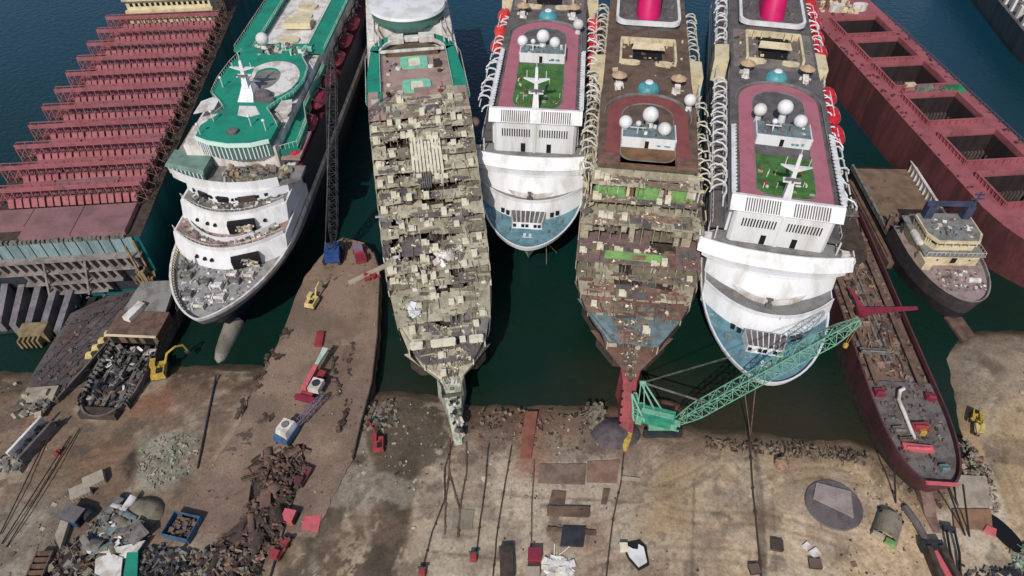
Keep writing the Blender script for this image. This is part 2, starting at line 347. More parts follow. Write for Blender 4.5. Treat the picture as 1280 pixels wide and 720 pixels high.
def top_decks(o, c, ruin=False):
    """sports deck and everything behind it; c holds distances from the stem"""
    f, L = c['front'], c['L']; trk = track_red if ruin else track_m
    zt = 39.0
    d = MB()
    poly = [(-c.get('tw', 13), f), (c.get('tw', 13), f), (13.4, f+28), (13.2, c['track']-2), (12.8, c['track']+8), (12.8, L), (-12.8, L), (-12.8, c['track']+8), (-13.2, c['track']-2), (-13.2, f+28)]
    d.prism(poly, zt-.5, zt); d.build("sports_deck", dark_deck if not ruin else brown_deck, o)
    # superstructure below the top decks, set in at the boat deck
    s = MB(); s.prism([(-12.2, f+(1 if not ruin else 2.5)), (12.2, f+(1 if not ruin else 2.5)), (12.2, L), (-12.2, L)], 28.0, zt-.5)
    s.build("upper_superstructure", olive if ruin else white, o)
    for sg in (-1, 1):                      # windows in the sides of the upper superstructure, one strip a deck
        for zz in (31.0, 35.4):
            wi = MB(); wi.bx(sg*12.18-.06, sg*12.18+.06, f+4, L-3, zz, zz+1.2); wi.build("window_strip", glass, o)
    # boat deck
    b = MB(); b.bx(-15.6, -12.2, f+1, L, 28.6, 29.2); b.bx(12.2, 15.6, f+1, L, 28.6, 29.2); b.build("boat_deck", dark_deck, o)
    rl = MB()
    for sg in (-1, 1): rail_wall(rl, [(sg*15.4, f+2), (sg*15.4, L)], 29.2, 1.15, 2.2)
    rl.build("boat_deck_rail", white, o)
    # jogging track
    y0 = f+1.2; out = rrect(-10.8, 10.8, y0, c['track'], 1.5, 10.2, 9); inn = rrect(-7.0, 7.0, y0+1.2, c['track']-4.2, 3.2, 6.8, 9)
    t = MB(); ring(t, out, inn, zt, zt+.12); t.build("jogging_track", trk, o)
    kb = MB(); ring(kb, rrect(-7.1, 7.1, y0+1.15, c['track']-4.1, 3.2, 6.8, 9), rrect(-6.85, 6.85, y0+1.45, c['track']-4.4, 3.2, 6.6, 9), zt, zt+.22); kb.build("track_kerb", grey_deck, o)
    ob = MB(); ob.wall([(x, y) for x, y in rrect(-11.7, 11.7, y0+20, c['track']+.5, 1, 10.8, 9)[14:]], zt, zt+.7, .2); ob.build("track_rim", grey_deck, o)
    if not ruin:
        g = MB(); g.prism(rrect(-7.0, 7.0, y0+1.5, c['wall']-(4.5 if f > 35 else 1.0), 3, 1.2), zt, zt+.08)
        go = g.build("golf_turf", turf_m, o)
        for i in range(26):
            x = R.uniform(-6.3, 6.3); y = R.uniform(y0+3, c['wall']-8)
            if abs(x) < 1.6: continue
            q = MB(); k = i % 3
            if k == 0: q.tube((x, y, zt), (x, y, zt+1.6), .1, 4)
            elif k == 1: q.prism(ellipse(x, y, R.uniform(.3,.8), R.uniform(.3,.9), 9), zt+.08, zt+.2)
            else: q.rb((x, y, zt+.4), (R.uniform(.4,1.1), .35, .6), R.uniform(0, 3))
            q.build("golf_obstacle", (white, olive, red_m)[k] if i % 4 else bath, go)
        # side windbreaks with scalloped ribs
        for sg in (-1, 1):
            wb = MB(); wb.bx(sg*12.7-.12, sg*12.7+.12, f+.5, c['wall']+6, zt, zt+1.3)
            wb.bx(min(sg*12.1, sg*13.1), max(sg*12.1, sg*13.1), f+.5, c['wall']+6, zt+1.3, zt+1.45)
            y = f+1.5
            while y < c['wall']+6:
                wb.lathe([(.42, 0), (.42, .3)], (sg*12.15, y, zt+1.2), 8); wb.bx(min(sg*12.1,sg*12.7), max(sg*12.1,sg*12.7), y-.06, y+.06, zt, zt+1.3); y += 1.5
            wb.build("windbreak", white, o)
        mast(o, -.2, f+2.5, zt, 12)
    # radar platform with its white wall
    wl = c['wall']; pm = MB(); pm.bx(-7, 7, wl, wl+.35, zt+.02, zt+3.0); pm.bx(-7, -6.7, wl, wl+8, zt, zt+2.6); pm.bx(6.7, 7, wl, wl+8, zt, zt+2.6)
    po = pm.build("platform_wall", white, o)
    do = MB(); do.bx(-.9, .1, wl-.05, wl+.02, zt+.1, zt+2.2); do.build("door", dark, po)
    mu = MB(); clutter(mu, 2.2, 5.2, wl-.07, wl-.05, zt+1.2, 7, .3, .9, .5, 1, tilt=0); mu.build("wall_painting", bar_teal, po)
    pt = MB(); pt.bx(-6.7, 6.7, wl+.35, wl+7.5, zt+2.2, zt+2.45); pt.build("platform_top", grey_blue, o)
    eq = MB(); clutter(eq, -6, 6, wl+1.5, wl+6.5, zt+2.4, 16, .3, 1.2, 1.6, 3); eq.build("platform_equipment", [white_worn, grey_blue, steel_grey], o)
    for (x, y, z, r) in c['domes']: radome(o, x, y, z, r, zt+(2.4 if abs(x) < 8 and y < wl+8 else 0))
    sm = MB(); sm.tube((-3, wl+3, zt+2.4), (-3, wl+3, zt+5.2), .22, 6); sm.sph((-3, wl+3, zt+5.4), .75, 10, 6); sm.bx(-5, -1, wl+2.9, wl+3.1, zt+4.1, zt+4.3); sm.build("signal_mast", white, o)
    # behind the track: bar dome, umbrellas, pool court
    tb = c['track']
    bd = MB(); bd.lathe([(3.2, 0), (3.0, 1.0), (2.2, 1.9), (1.1, 2.4)], (.2, tb+3.6, zt), 18); b_o = bd.build("bar_dome", bar_teal, o, True)
    bt = MB(); bt.lathe([(1.2, 0), (1.0, .35), (.02, .5)], (.2, tb+3.6, zt+2.4), 14); bt.build("dome_cap", white, b_o)
    umbrella(o, -8.4, tb+6.2, zt); umbrella(o, 8.6, tb+6.6, zt)
    for sg in (-1, 1):
        st = MB(); st.rb((sg*8.5, tb+4, zt+.4), (1.6, 4, .3), 0, .35); clutter(st, sg*8.5-1.5, sg*8.5+1.5, tb+2, tb+6, zt, 9, .2, 1.2, 1.2, 1); st.build("deck_stair", white_worn, o)
    p0, p1 = c['pool']
    bd2 = MB(); bd2.prism([(-12, tb+9), (12, tb+9), (12, c['funnel']-1), (-12, c['funnel']-1)], zt, zt+.1); bd2.build("lido_deck", brown_deck if ruin else lido_grey, o)
    pc = MB(); pc.bx(-8.3, 8.3, p1-.6, p1, zt+.1, zt+2.2); pc.bx(-8.6, -7.9, p0-3, p1, zt+.1, zt+2.0); pc.bx(7.9, 8.6, p0-3, p1, zt+.1, zt+2.0)
    pc.bx(-8, -5.2, p0-3.6, p0-3, zt+.1, zt+1.6)
    for x in (-6, -3.4, 3.6, 6): pc.bx(x-.2, x+.2, p1-2.2, p1-.6, zt+.1, zt+2.4)
    pc.build("pool_court_frame", cream, o)
    pl = MB(); pl.bx(-4.4, 4.4, p0, p1-4, zt+.1, zt+.3); pl.bx(-5, 5, p1-2.8, p1-1, zt+.1, zt+.5); pl.build("empty_pool", dark, o)
    pr = MB(); pr.loft([[(-5,p0+2.4,zt+2.2),(5,p0+2.4,zt+2.2),(5,p0+2.4,zt+2.5),(-5,p0+2.4,zt+2.5)],[(-4.4,p0+5.2,zt+2.9),(4.4,p0+5.2,zt+2.9),(4.4,p0+5.2,zt+3.2),(-4.4,p0+5.2,zt+3.2)]], 0, True, True, True)
    for sg in (-1, 1): pr.prism(ellipse(sg*4.8, p0-2.6, 2.6, 1.3, 14), zt+.1, zt+.8)
    pr.build("pool_canopy", cream, o)
    cl = MB(); clutter(cl, -11, 11, tb+10, c['funnel']-2, zt+.1, 46, .3, 1.6, .9, 3); tag(cl.build("deck_litter", [dark_deck, brown_deck, cream], o), kind="stuff")
    # funnel
    fn = c['funnel']; fp = MB(); pf = rrect(-9.9, 9.9, fn, L-6, 3.2, 3, 8); fp.prism(pf, zt, zt+2.2); f_o = fp.build("funnel_deck", dark_deck, o)
    fr = MB(); ring(fr, rrect(-10.5, 10.5, fn-.6, L-5.5, 3.6, 3, 8), rrect(-9.6, 9.6, fn+.3, L-6.3, 3.0, 3, 8), zt+1.6, zt+3.0); fr.build("funnel_deck_rim", white, f_o)
    fu = MB(); rr = []
    for z, y0_, y1_, wx in ((zt+2.2, fn+2.2, fn+19, 3.9), (zt+8, fn+4.4, fn+20, 3.6), (zt+15, fn+8.5, fn+22, 3.3)):
        rr.append([(x, y, z) for x, y in rrect(-wx, wx, y0_, y1_, wx*.95, wx*.8, 6)])
    fu.loft(rr, 0, True, True, True); fu.build("funnel", pink, o, True)
    fs = MB(); clutter(fs, -8.5, -4.8, fn+3, fn+16, zt+2.2, 9, .4, 1.4, 1.6, 1); clutter(fs, 4.8, 8.5, fn+3, fn+16, zt+2.2, 9, .4, 1.4, 1.6, 1); fs.build("funnel_equipment", steel_grey, o)

def carnival(name, label, xy, hd, c, x0=0.):
    o = ship_frame(name, label, "cruise ship", xy, hd)
    L = c['L']; top = (17.4, 0, 34, 15.8, 2.2, .55)
    lv = [(-5, 17, 60, 12.6, 1.7, 1.1), (0, 14, 56, 13.8, 1.7, 1.05), (1.2, 13.2, 55, 14, 1.7, 1.03), (9, 7.4, 46, 15.2, 1.9, .85), (16.0, .4, 35, 15.8, 2.2, .57), top, (17.4, .45, 34, 15.4, 2.2, .55), (16.1, .6, 34, 15.35, 2.2, .55)]
    h = MB(); hull_loft(h, lv, L, zmat=[1, 1, 0, 0, 0, 0, 0]); h.build("hull", [white, hull_red], o, True)
    d = MB(); d.prism(deck_poly((16, .5, 34, 15.5, 2.2, .55), 30, .1), 15.9, 16.12); d.build("bow_deck", bow_teal, o)
    mk = MB(); mk.bx(-1.2, -.5, 5.7, 7.3, 16.12, 16.16); mk.bx(.3, 1.0, 5.7, 7.3, 16.12, 16.16)
    for a in (-1.6, -.1): mk.bx(a, a+1.5, 5.55, 5.85, 16.12, 16.155)
    mk.build("deck_marking", white, o)
    # skylight house on the bow
    k = MB(); k.loft([[(-4.6,9.2,16.1),(3.8,9.2,16.1),(4.6,13.8,16.1),(-5.4,13.8,16.1)],[(-4.4,9.6,17.9),(3.6,9.6,17.9),(4.4,13.8,18.8),(-5.2,13.8,18.8)]], 0, True, True, True)
    ko = k.build("skylight_house", white, o)
    for i in range(7):
        a = -4.4+8.0*i/7; b = -5.2+9.6*i/7; wa = 8.0/7*.86; wb_ = 9.6/7*.86
        s = MB(); s.loft([[(a+.1,9.75,17.98),(a+wa,9.75,17.98),(a+wa,9.75,18.1),(a+.1,9.75,18.1)],[(b+.1,13.6,18.8),(b+wb_,13.6,18.8),(b+wb_,13.6,18.92),(b+.1,13.6,18.92)]], 0, True, True, True)
        s.build("skylight_pane", steel_grey, ko)
        if i in (0, 2, 3, 5, 6):
            v = MB(); v.bx(a+.1, a+wa, 9.3, 9.42, 16.5, 17.6); v.build("house_window", glass, ko)
    for sg in (-1, 1):
        for i in range(2):
            v = MB(); x = sg*(6.2+1.5*i); v.rb((x, 14.4+.9*i, 17.3), (1.0, .3, 1.5), sg*.35); v.build("bow_window", glass, o)
    an = MB()
    for sg in (-1, 1):
        an.lathe([(.5,0),(.5,.9)], (sg*5.5, 8.2, 16.1), 8); an.bx(sg*8.6-.8, sg*8.6+.8, 12.2, 13.6, 16.1, 16.9); an.lathe([(.35,0),(.35,.7)], (sg*2.6, 4.0, 16.1), 8)
    an.build("mooring_winch", grey_blue, o)
    # forward tiers
    f = c['front']; q = f-36.5
    def tier(nm, sb, st_, kb, kt, tm, z0, z1, back, m=white):
        a0 = arc(sb, kb, tm); a1 = arc(st_, kt, tm); t = MB()
        t.prism(a0+[(tm, back), (-tm, back)], z0, z1, 0, a1+[(tm, back), (-tm, back)])
        return t.build(nm, m, o, True)
    tier("front_tier", 14.8+q*.4, 17.0+q*.4, 9.5, 8.6, 15.2, 15.5, 20.5, 60)
    w_ = MB(); w_.wall(arc(17.1+q*.4, 8.5, 15.1), 20.5, 21.5, .25); w_.build("tier_bulwark", white, o, True)
    ld = MB(); ld.prism([(x, y+.3) for x, y in arc(17.1+q*.4, 8.5, 14.9)]+[(14.9, 34+q), (-14.9, 34+q)], 20.5, 20.62); ld.build("tier_deck", grey_deck, o)
    lw = MB(); lw.prism(arc(21.0+q*.8, 7.2, 11.2, 13)+list(reversed([(x, y+.8) for x, y in arc(21.0+q*.8, 7.2, 11.2, 13)])), 20.62, 21.7); lw.build("tier_coaming", white_worn, o)
    vn = MB(); vn.tube((-.3, 20+q*.8, 20.6), (-.3, 20+q*.8, 23.4), .3, 8); vn.rb((-.3, 20+q*.8, 23.4), (1.1, .5, .5)); vn.bx(-1, .4, 19.6+q*.8, 20.3+q*.8, 20.6, 21.9); vn.build("ventilator", steel_grey, o)
    tier("middle_tier", 22.6+q, 25.4+q, 7.0, 5.6, 15.4, 20.55, 25.4, f+8)
    tier("bridge_shadow_band", 28.2+q, 28.3+q, 3.4, 3.4, 15.4, 25.35, 26.25, f+7, glass)  # dark strip standing in for the shadow gap under the wing, not real windows
    lp = MB(); lp.prism(arc(25.9+q, 4.6, 17.0)+list(reversed(arc(29.5+q, 3.6, 17.0))), 24.9, 25.85); lp.build("bridge_lip", white, o)
    wing0 = arc(27.5+q, 3.0, 18.3, 21, 2.4); wing = arc(28.6+q, 2.9, 18.3, 21, 2.4); wing1 = arc(30.1+q, 2.7, 18.3, 21, 2.4)
    bw = MB(); bt_ = [(18.3, 35.5+q), (14, 38+q), (-14, 38+q), (-18.3, 35.5+q)]; bw.prism(wing0+bt_, 26.2, 27.4, 0, wing+bt_); bw.build("bridge_wing", white, o, True)
    bb = MB(); bb.loft([[(x, y, 27.38), (x, y2, 28.8), (x, y2+.35, 28.8), (x, y+.35, 27.38)] for (x, y), (_, y2) in zip(wing, wing1)], 0, True, True, True)
    for sg in (-1, 1): bb.bx(sg*18.15-.15, sg*18.15+.15, 31.5+q, 35.4+q, 27.38, 28.8)
    bb.build("bridge_bulwark", white, o, True)
    bdk = MB(); bdk.prism([(x*.98, y+.6) for x, y in wing]+[(17.9, 35.3+q), (13.9, 37.8+q), (-13.9, 37.8+q), (-17.9, 35.3+q)], 27.4, 27.5); bdk.build("bridge_deck", grey_deck, o)
    for sg in (-1, 1):
        e = MB(); e.bx(sg*16.2-.9, sg*16.2+.9, 33.2+q, 34.6+q, 27.5, 29.1); e.tube((sg*14.4, 34.4+q, 27.5), (sg*14.4, 34.4+q, 31.4), .2, 6); e.build("wing_equipment", white_worn, o)
    # front house with grilles and doors
    ch = MB(); fr_ = [(-10.8, f-2.0), (10.8, f-2.0), (11.6, f-1.2), (11.6, f+12), (-11.6, f+12), (-11.6, f-1.2)]; ch.prism(fr_, 27.4, 37.0); co = ch.build("front_house", white, o)
    for x in (-3.9, 3.4):
        dd = MB(); dd.bx(x, x+1.3, f-2.08, f-1.98, 27.6, 30.4); dd.build("door", dark, co)
    pr_ = MB(); pr_.bx(-.45, .35, f-2.3, f-2.0, 27.5, 36.5); pr_.build("pilaster", white, co)
    for x0_, x1_ in ((-9.4, -1.2), (1.1, 9.3)):
        gr = MB(); gr.bx(x0_, x1_, f-2.09, f-1.99, 32.6, 35.0); gro = gr.build("window_row", glass, co)
        mu = MB(); n = 12
        for i in range(n+1): xx = x0_+(x1_-x0_)*i/n; mu.bx(xx-.17, xx+.17, f-2.15, f-2.05, 32.5, 35.1)
        mu.build("window_mullions", white, gro)
    rim = MB(); rim.loft([[(-12.6,f-2.0,36.9),(12.6,f-2.0,36.9),(12.6,f+.8,36.9),(-12.6,f+.8,36.9)],[(-12.9,f-2.6,37.3),(12.9,f-2.6,37.3),(12.9,f+.8,37.3),(-12.9,f+.8,37.3)],[(-12.9,f-.2,40.2),(12.9,f-.2,40.2),(12.9,f+.6,40.2),(-12.9,f+.6,40.2)]], 0, True, True, True)
    ro = rim.build("top_windscreen", white, o)
    for x0_, x1_ in ((-9.6, -1.4), (1.5, 9.8)):
        gr = MB(); gr.loft([[(x0_,f-2.56,37.55),(x1_,f-2.56,37.55),(x1_,f-2.4,37.55),(x0_,f-2.4,37.55)],[(x0_,f-.5,39.9),(x1_,f-.5,39.9),(x1_,f-.3,39.9),(x0_,f-.3,39.9)]], 0, True, True, True)
        g2 = gr.build("screen_glazing", steel_grey, ro); mu = MB()
        for i in range(15):
            xx = x0_+(x1_-x0_)*i/14; mu.loft([[(xx-.13,f-2.66,37.5),(xx+.13,f-2.66,37.5),(xx+.13,f-2.3,37.5),(xx-.13,f-2.3,37.5)],[(xx-.13,f-.5,39.95),(xx+.13,f-.5,39.95),(xx+.13,f-.2,39.95),(xx-.13,f-.2,39.95)]], 0, True, True, True)
        mu.build("screen_mullions", white, g2)
    top_decks(o, c)
    # hull side block up to the boat deck
    sb = MB(); sb.bx(-15.7, 15.7, 40+q, L, 16.0, 28.6); sb.build("lower_superstructure", white, o)
    for sg in (-1, 1):
        for zz in (12.0, 17.6, 21.0, 24.6):
            wi = MB(); wi.bx(sg*15.72-.1, sg*15.72+.1, 40, L-4, zz, zz+.9); wi.build("porthole_strip", glass, o)
    return o
def pods(o, y, m=cream):
    """the cream bridge between boat deck and top deck, one on each side"""
    for sg in (-1, 1):
        p = MB(); a, b = (12.8, 17.2)
        x0_, x1_ = sorted((sg*a, sg*b)); p.loft([[(x0_,y,29.2),(x1_,y,29.2),(x1_,y+11,29.2),(x0_,y+11,29.2)],
            [(x0_,y+.5,36.8),(x1_,y+.5,36.4),(x1_,y+10.5,36.4),(x0_,y+10.5,36.8)] if sg > 0 else [(x0_,y+.5,36.4),(x1_,y+.5,36.8),(x1_,y+10.5,36.8),(x0_,y+10.5,36.4)]], 0, True, True, True)
        po = p.build("side_pod", m, o)
        g = MB()
        for i in range(6): g.bx(sg*16.1-.25, sg*16.1+.25, y-2.6-i*1.5, y-1.6-i*1.5, 32-i*.5, 35.5-i*.5)
        g.build("pod_ribs", white_worn, po)

c6 = dict(front=36.7, L=196, track=93, wall=60.8, pool=(108.5, 123), funnel=128, domes=[(-.1, 71, 44.6, 2.05), (-6.1, 71.2, 43.0, 1.75), (4.0, 67.6, 43.0, 1.75)])
ship_six = carnival("cruise_ship", "white cruise ship nearest the beach with green lattice boom crossing its teal bow", (57.0, 90), 77.6, c6)
c4 = dict(front=31.5, L=150, track=87.5, wall=59.8, pool=(101, 114), funnel=121, domes=[(-.2, 66.3, 44.4, 2.0), (-6.4, 65.6, 43.0, 1.65), (3.5, 65.4, 43.0, 1.65), (10.4, 80.5, 42.0, 1.7)])
ship_four = carnival("cruise_ship", "smaller looking white cruise ship with green deck between the two dismantled ships", (3.7, 134.2), 84.8, c4)
for shp, y in ((ship_six, 110), (ship_four, 108.5)): pods(shp, y)
for sg in (-1, 1):
    for i in range(11): davit(ship_six, sg, 46+i*5.2)
    for i in range(15): davit(ship_six, sg, 126.5+i*4.6)
    for i in range(11): davit(ship_four, sg, 42+i*5.6)
    for i in range(4): davit(ship_four, sg, 123+i*5.2)
ORD = ["first", "second", "third", "fourth", "fifth", "sixth", "seventh", "eighth", "ninth", "tenth", "eleventh"]
g6 = "red lifeboats along the nearest white cruise ship"
for i, y in enumerate([78, 88.5, 99]):
    lifeboat(ship_six, 16.9, y, 33.6, "red lifeboat beside the nearest white ship's running track, %s from its bow" % ORD[i], g6, red_boat)
for i, y in enumerate([127.5+10*k for k in range(7)]):
    lifeboat(ship_six, 16.9, y, 33.6, "red lifeboat on the nearest white ship, %s behind its cream side pod" % ORD[i], g6, red_boat)
g4 = "coral lifeboats along the far white cruise ship"
for sg, sd, ys in ((-1, "open water side", (80, 91.5, 103)), (1, "pink funnel side", (73, 86, 98.5))):
    for i, y in enumerate(ys):
        lifeboat(ship_four, sg*15.9, y, 33.4, "coral lifeboat on the far white ship's %s, %s from bow" % (sd, ORD[i]), g4, orange)
    for i, y in enumerate((125, 136)):
        lifeboat(ship_four, sg*15.9, y, 33.4, "coral lifeboat on the far white ship's %s, %s behind pod" % (sd, ORD[i]), g4, orange)
# ------------------------------------------------------------------ ships that are being cut up
def ruin(o, terr, hb, seed, cave=5.0, cellw=2.9, decks=None, mats=None, zlow=9.0, density=1.0, white_share=.22):
    """terraces of cut decks, lowest at the bow: (s0, s1, z). hb(s) half breadth. Each deck is a slab with torn edge over open cabins"""
    q = random.Random(seed); mats = mats or [olive, olive_d, tan, steel_grey, bath]
    rub = MB()
    for i, (s0, s1, z, *ex) in enumerate(terr):
        zl = terr[i-1][2] if i else zlow
        dm = ex[0] if ex else (olive if i % 2 else tan)
        end = s1+5.6
        def outline(a, b, inset=0.):
            n = max(int((b-a)/4), 1); ss = [a+(b-a)*k/n for k in range(n+1)]
            return [(hb(s)-inset, s) for s in ss]+[(-hb(s)+inset, s) for s in reversed(ss)]
        # solid below
        f = MB(); f.prism(outline(s0+cave, max(s1+4.6, s0+cave+1), 1.0 if s0 < 30 else .2), zl-2.0, z-1.7); f.build("inner_block", rust_dark, o)
        # torn slab
        w0 = hb(s0); xb = [-w0]; pal = [dm]*6+[q.choice((olive, tan, olive_d)), q.choice((steel_grey, grey_deck, olive)), q.choice((mats[0], mats[1], mats[2]))]; pal = [dm] if i == 0 else ([dm]*5+[steel_grey] if i == 1 else pal)
        while xb[-1] < w0-2.2: xb.append(min(xb[-1]+q.choice((q.uniform(2, 4), q.uniform(4, 9))), w0))
        if xb[-1] < w0: xb[-1] = w0
        for xa, xz in zip(xb[:-1], xb[1:]):
            off = q.choice((0, 0, 0, q.uniform(-.6, .2), q.uniform(.2, 1.2), q.uniform(1.2, 2.6))) if xa > -w0 and xz < w0 else 0
            nn = max(int((xz-xa)/.6), 2); ed_ = [(xa+(xz-xa)*k/nn, s0+off+q.uniform(-.25, .25)) for k in range(nn+1)]
            eb = end if (q.random() < .5 or xa == -w0 or xz == w0 or i == 0) else s1-q.uniform(.3, min(1.8, (s1-s0)*.4)); ra = hb(eb)/w0
            sl = MB(); sl.loft([[(x_, y_, z-.3+q.uniform(-.02, .0)) for x_, y_ in ed_]+[(xz*ra, eb, z-.3), (xa*ra, eb, z-.3)], [(x_, y_, z-(.35 if q.random() < .12 else 0)) for x_, y_ in ed_]+[(xz*ra, eb, z-.005*(len(xb) % 3)), (xa*ra, eb, z)]], 0, True, True, True)
            sl.build("cut_deck", q.choice(pal), o)
            if q.random() < .15: sl = MB(); sl.rb(((xa+xz)/2, s0+off-.3, z-.9), ((xz-xa)*.7, .06, 1.5), q.uniform(-.2, .2), q.uniform(-.6, .3), 0); sl.build("hanging_plate", q.choice((olive_d, mats[1], steel_grey)), o)
        n = 26; edge = []
        for k in range(0):
            x = -w0+2*w0*k/n; edge.append((x, s0+(q.uniform(-.25, .35) if q.random() < .8 else q.uniform(.3, 1.1)) * (0 if k in (0, n) else 1)))
        # cabin partitions under the slab edge
        p = MB(); x = -w0+.2
        while x < w0-.2:
            if q.random() < .85:
                p.bx(x-.07, x+.07, s0+q.uniform(.3, 1.8), s0+5.0, zl, z-.28)
                if q.random() < .35: p.bx(x, min(x+q.uniform(1, 2.4), w0), s0+.8, s0+1.0, zl, z-.28-q.uniform(0, 1.2))
            x += q.uniform(cellw*.5, cellw*1.1)
        p.bx(-w0, -w0+.25, s0-.2, s0+5.2, zl, z-.28); p.bx(w0-.25, w0, s0-.2, s0+5.2, zl, z-.28)
        p.build("cabin_partitions", q.choice((tan, olive, white_worn, olive)), o)
        # remains of walls standing on the deck
        dep = s1-s0; r = MB()
        for k in range(int(dep*w0/16*density)+2):
            y = q.uniform(s0+.6, s1-.3); x = q.uniform(-w0+1, w0-1)
            if q.random() < .5: r.rb((x, y, z+.3), (q.uniform(1.5, 5), .12, q.uniform(.2, .7)), q.uniform(-.1, .1), m=q.randrange(3))
            else: r.rb((x, y, z+.3), (.12, q.uniform(1.2, max(min(4, dep), 1.3)), q.uniform(.2, .8)), q.uniform(-.1, .1), m=q.randrange(3))
        # floor plates in other tones, hatches, mats
        for k in range(int(dep*w0/4.5*density)):
            y = q.uniform(s0+.8, s1-.4); x = q.uniform(-w0+1.6, w0-1.6)
            r.rb((x, y, z+q.uniform(.02, .09)), (q.uniform(1.0, 4.4), q.uniform(.8, max(min(3.4, dep*.7), .9)), q.uniform(.06, .2)), q.uniform(-.12, .12), q.uniform(-.03, .03), q.uniform(-.03, .03), q.choice((0, 1, 2, 3, 1, 2)))
        r.build("wall_stubs", mats, o)
        # wet cells: small white boxes in loose rows
        if white_share:
            x = -w0+1.4
            while x < w0-1.4:
                if q.random() < white_share*2:
                    b = MB(); y = s0+q.choice((.9, dep*.55, dep*.8)); hz = q.uniform(.7, 1.9)
                    b.bx(x-.7, x+.7, y-.65, y+.65, z, z+hz)
                    if q.random() < .5: b.bx(x+.75, x+q.uniform(1.0, 1.6), y-.6, y+.5, z, z+hz*.7)
                    b.build("cabin_module", bath, o)
                x += q.uniform(1.8, 5)
        clutter(rub, -w0+.6, w0-.6, s0+.3, s1, z, int(dep*w0*.62*density), .12, .8, .22, 5, rnd=q, tilt=.7)
        for k in range(int(4*density)):    # heaps
            x = q.uniform(-w0+2, w0-2); y = q.uniform(s0+.5, s1)
            clutter(rub, x-1.4, x+1.4, y-1, y+1, z, 14, .2, 1.2, .3, 5, rnd=q, tilt=1.1)
        # bent bars and pipes over the edge
        for k in range(9):
            x = q.uniform(-w0+1, w0-1); rub.pipe([(x, s0+1.5, z+.3), (x+q.uniform(-.4,.4), s0-.3, z+q.uniform(0, .5)), (x+q.uniform(-.8,.8), s0-1.2, z-q.uniform(.3, 1.8))], .07, 4, q.choice((3, 1)))
    tag(rub.build("deck_debris", mats, o), kind="stuff")
def ruin_hull(o, hb_top, L, z_of, m, z0=-5, taper=.9, stem=21.):
    ss = [z for z in REL if z < L]+[L]; gr = []
    for lev in range(5):
        f = lev/4; right = []
        for s in ss:
            zt = z_of(s); z = z0+(zt-z0)*f; tp = taper*(.45+.55*min(s/38, 1)); k = (tp+(1-tp)*f**.8)
            sh = stem*(1-f)*max(1-s/55, 0)
            right.append((hb_top(s)*k, s+sh, z))
        gr.append([(-x, y, z) for x, y, z in reversed(right)] + right)
    h = MB()
    for a, b in zip(gr[:-1], gr[1:]): h.loft([a, b], 0, False)
    h.build("hull", m, o, True)

# ---- the dismantled sister ship with the pink funnel
ship_five = ship_frame("half_dismantled_cruise_ship", "half dismantled cruise ship with pink funnel and torn brown bow decks", "cruise ship", (27.8, 95.4), 82.2)
o = ship_five
def hb5(s): return min(.4+hbf(s, .5, 30, 15.4, 2.0, 1.3), 15.6)
z5 = [(2.2, 8.6, 11.2, ruin_red), (8.6, 16.2, 14.0, grey_blue), (16.2, 20.4, 15.8, ruin_red), (20.4, 24.8, 17.4, olive), (24.8, 27.2, 19.4, olive_d), (27.2, 33.4, 22.4, mat('mauve_brown', C(122, 102, 100), C(100, 84, 82), .5, .4, .9, spot=C(78, 66, 62), spot_amt=.2))]
ruin(o, z5, hb5, 11, mats=[olive_d, ruin_red, debris_orange, steel_grey, bath], zlow=8.5, density=1.25, white_share=.12)
z5b = [(34.6, 39.8, 28.4, olive), (39.8, 42.4, 31.8, olive_d), (42.4, 45.6, 35.2, tan)]
ruin(o, z5b, lambda s: 15.6 if s < 39 else 13.6, 12, mats=[olive, debris_orange, olive_d, steel_grey, bath], zlow=22.6, density=1.5, white_share=.08, cave=5.5)
def z5f(s):
    z = 10.5
    for s0, s1, zz, *_ in z5:
        if s >= s0: z = zz-.4
    return 22.2 if s > 33 else z
ruin_hull(o, hb5, 150, z5f, mat("torn_grey_hull", C(118, 108, 100), C(92, 80, 74), .5, .3, .8, spot=C(100, 66, 56), spot_amt=.3, streak=True))
b = MB(); b.bx(-15.5, 15.5, 47, 150, 8, 28.6); b.build("lower_superstructure", white_worn, o)
b = MB(); b.prism([(-15.4, 39.5), (15.4, 39.5), (15.4, 46), (-15.4, 46)], 20, 28.0); b.build("midship_block", olive_d, o)
g = random.Random(5)                       # the ragged cut face over the gap
for k in range(15):
    x = g.choice((g.uniform(-15, -9), g.uniform(9, 15), g.uniform(-15, 15))); f = MB(); f.rb((x, 34.2+g.uniform(-.6, .4), 27.6+g.uniform(-.3, .3)), (g.uniform(.8, 2.4), .15, g.uniform(.8, 2.2)), g.uniform(-.2, .2), g.uniform(-.35, .1)); f.build("torn_plate", g.choice((olive, olive_d, olive, steel_grey)), o)
for x0_, x1_ in ((-12.4, -4.6), (-2.2, 4.4), (6.8, 12.6)):     # green walls of an opened public room
    l_ = MB(); l_.bx(x0_, x1_, 43.6, 43.9, 31.9, 34.7); l_.bx(x0_, x1_, 41.6, 43.6, 31.85, 32.0); l_.build("green_wall", lime, o)
for x in (-4.1, -3.1, 5.2, 6.2):
    l_ = MB(); l_.bx(x-.4, x+.4, 42.2, 42.9, 31.8, 34.4); l_.build("wall_panel", cream if x in (-4.1, 6.2) else ruin_red, o)
l_ = MB(); l_.bx(-8.5, 6.5, 29.4, 29.7, 22.4, 24.3); l_.rb((-1, 28.9, 22.9), (15, 1.2, .2), 0, .1); l_.build("green_wall", lime, o)
l_ = MB(); l_.bx(-1.4, 1.6, 28.6, 29.3, 22.4, 24.0); l_.build("wall_panel", debris_orange, o)
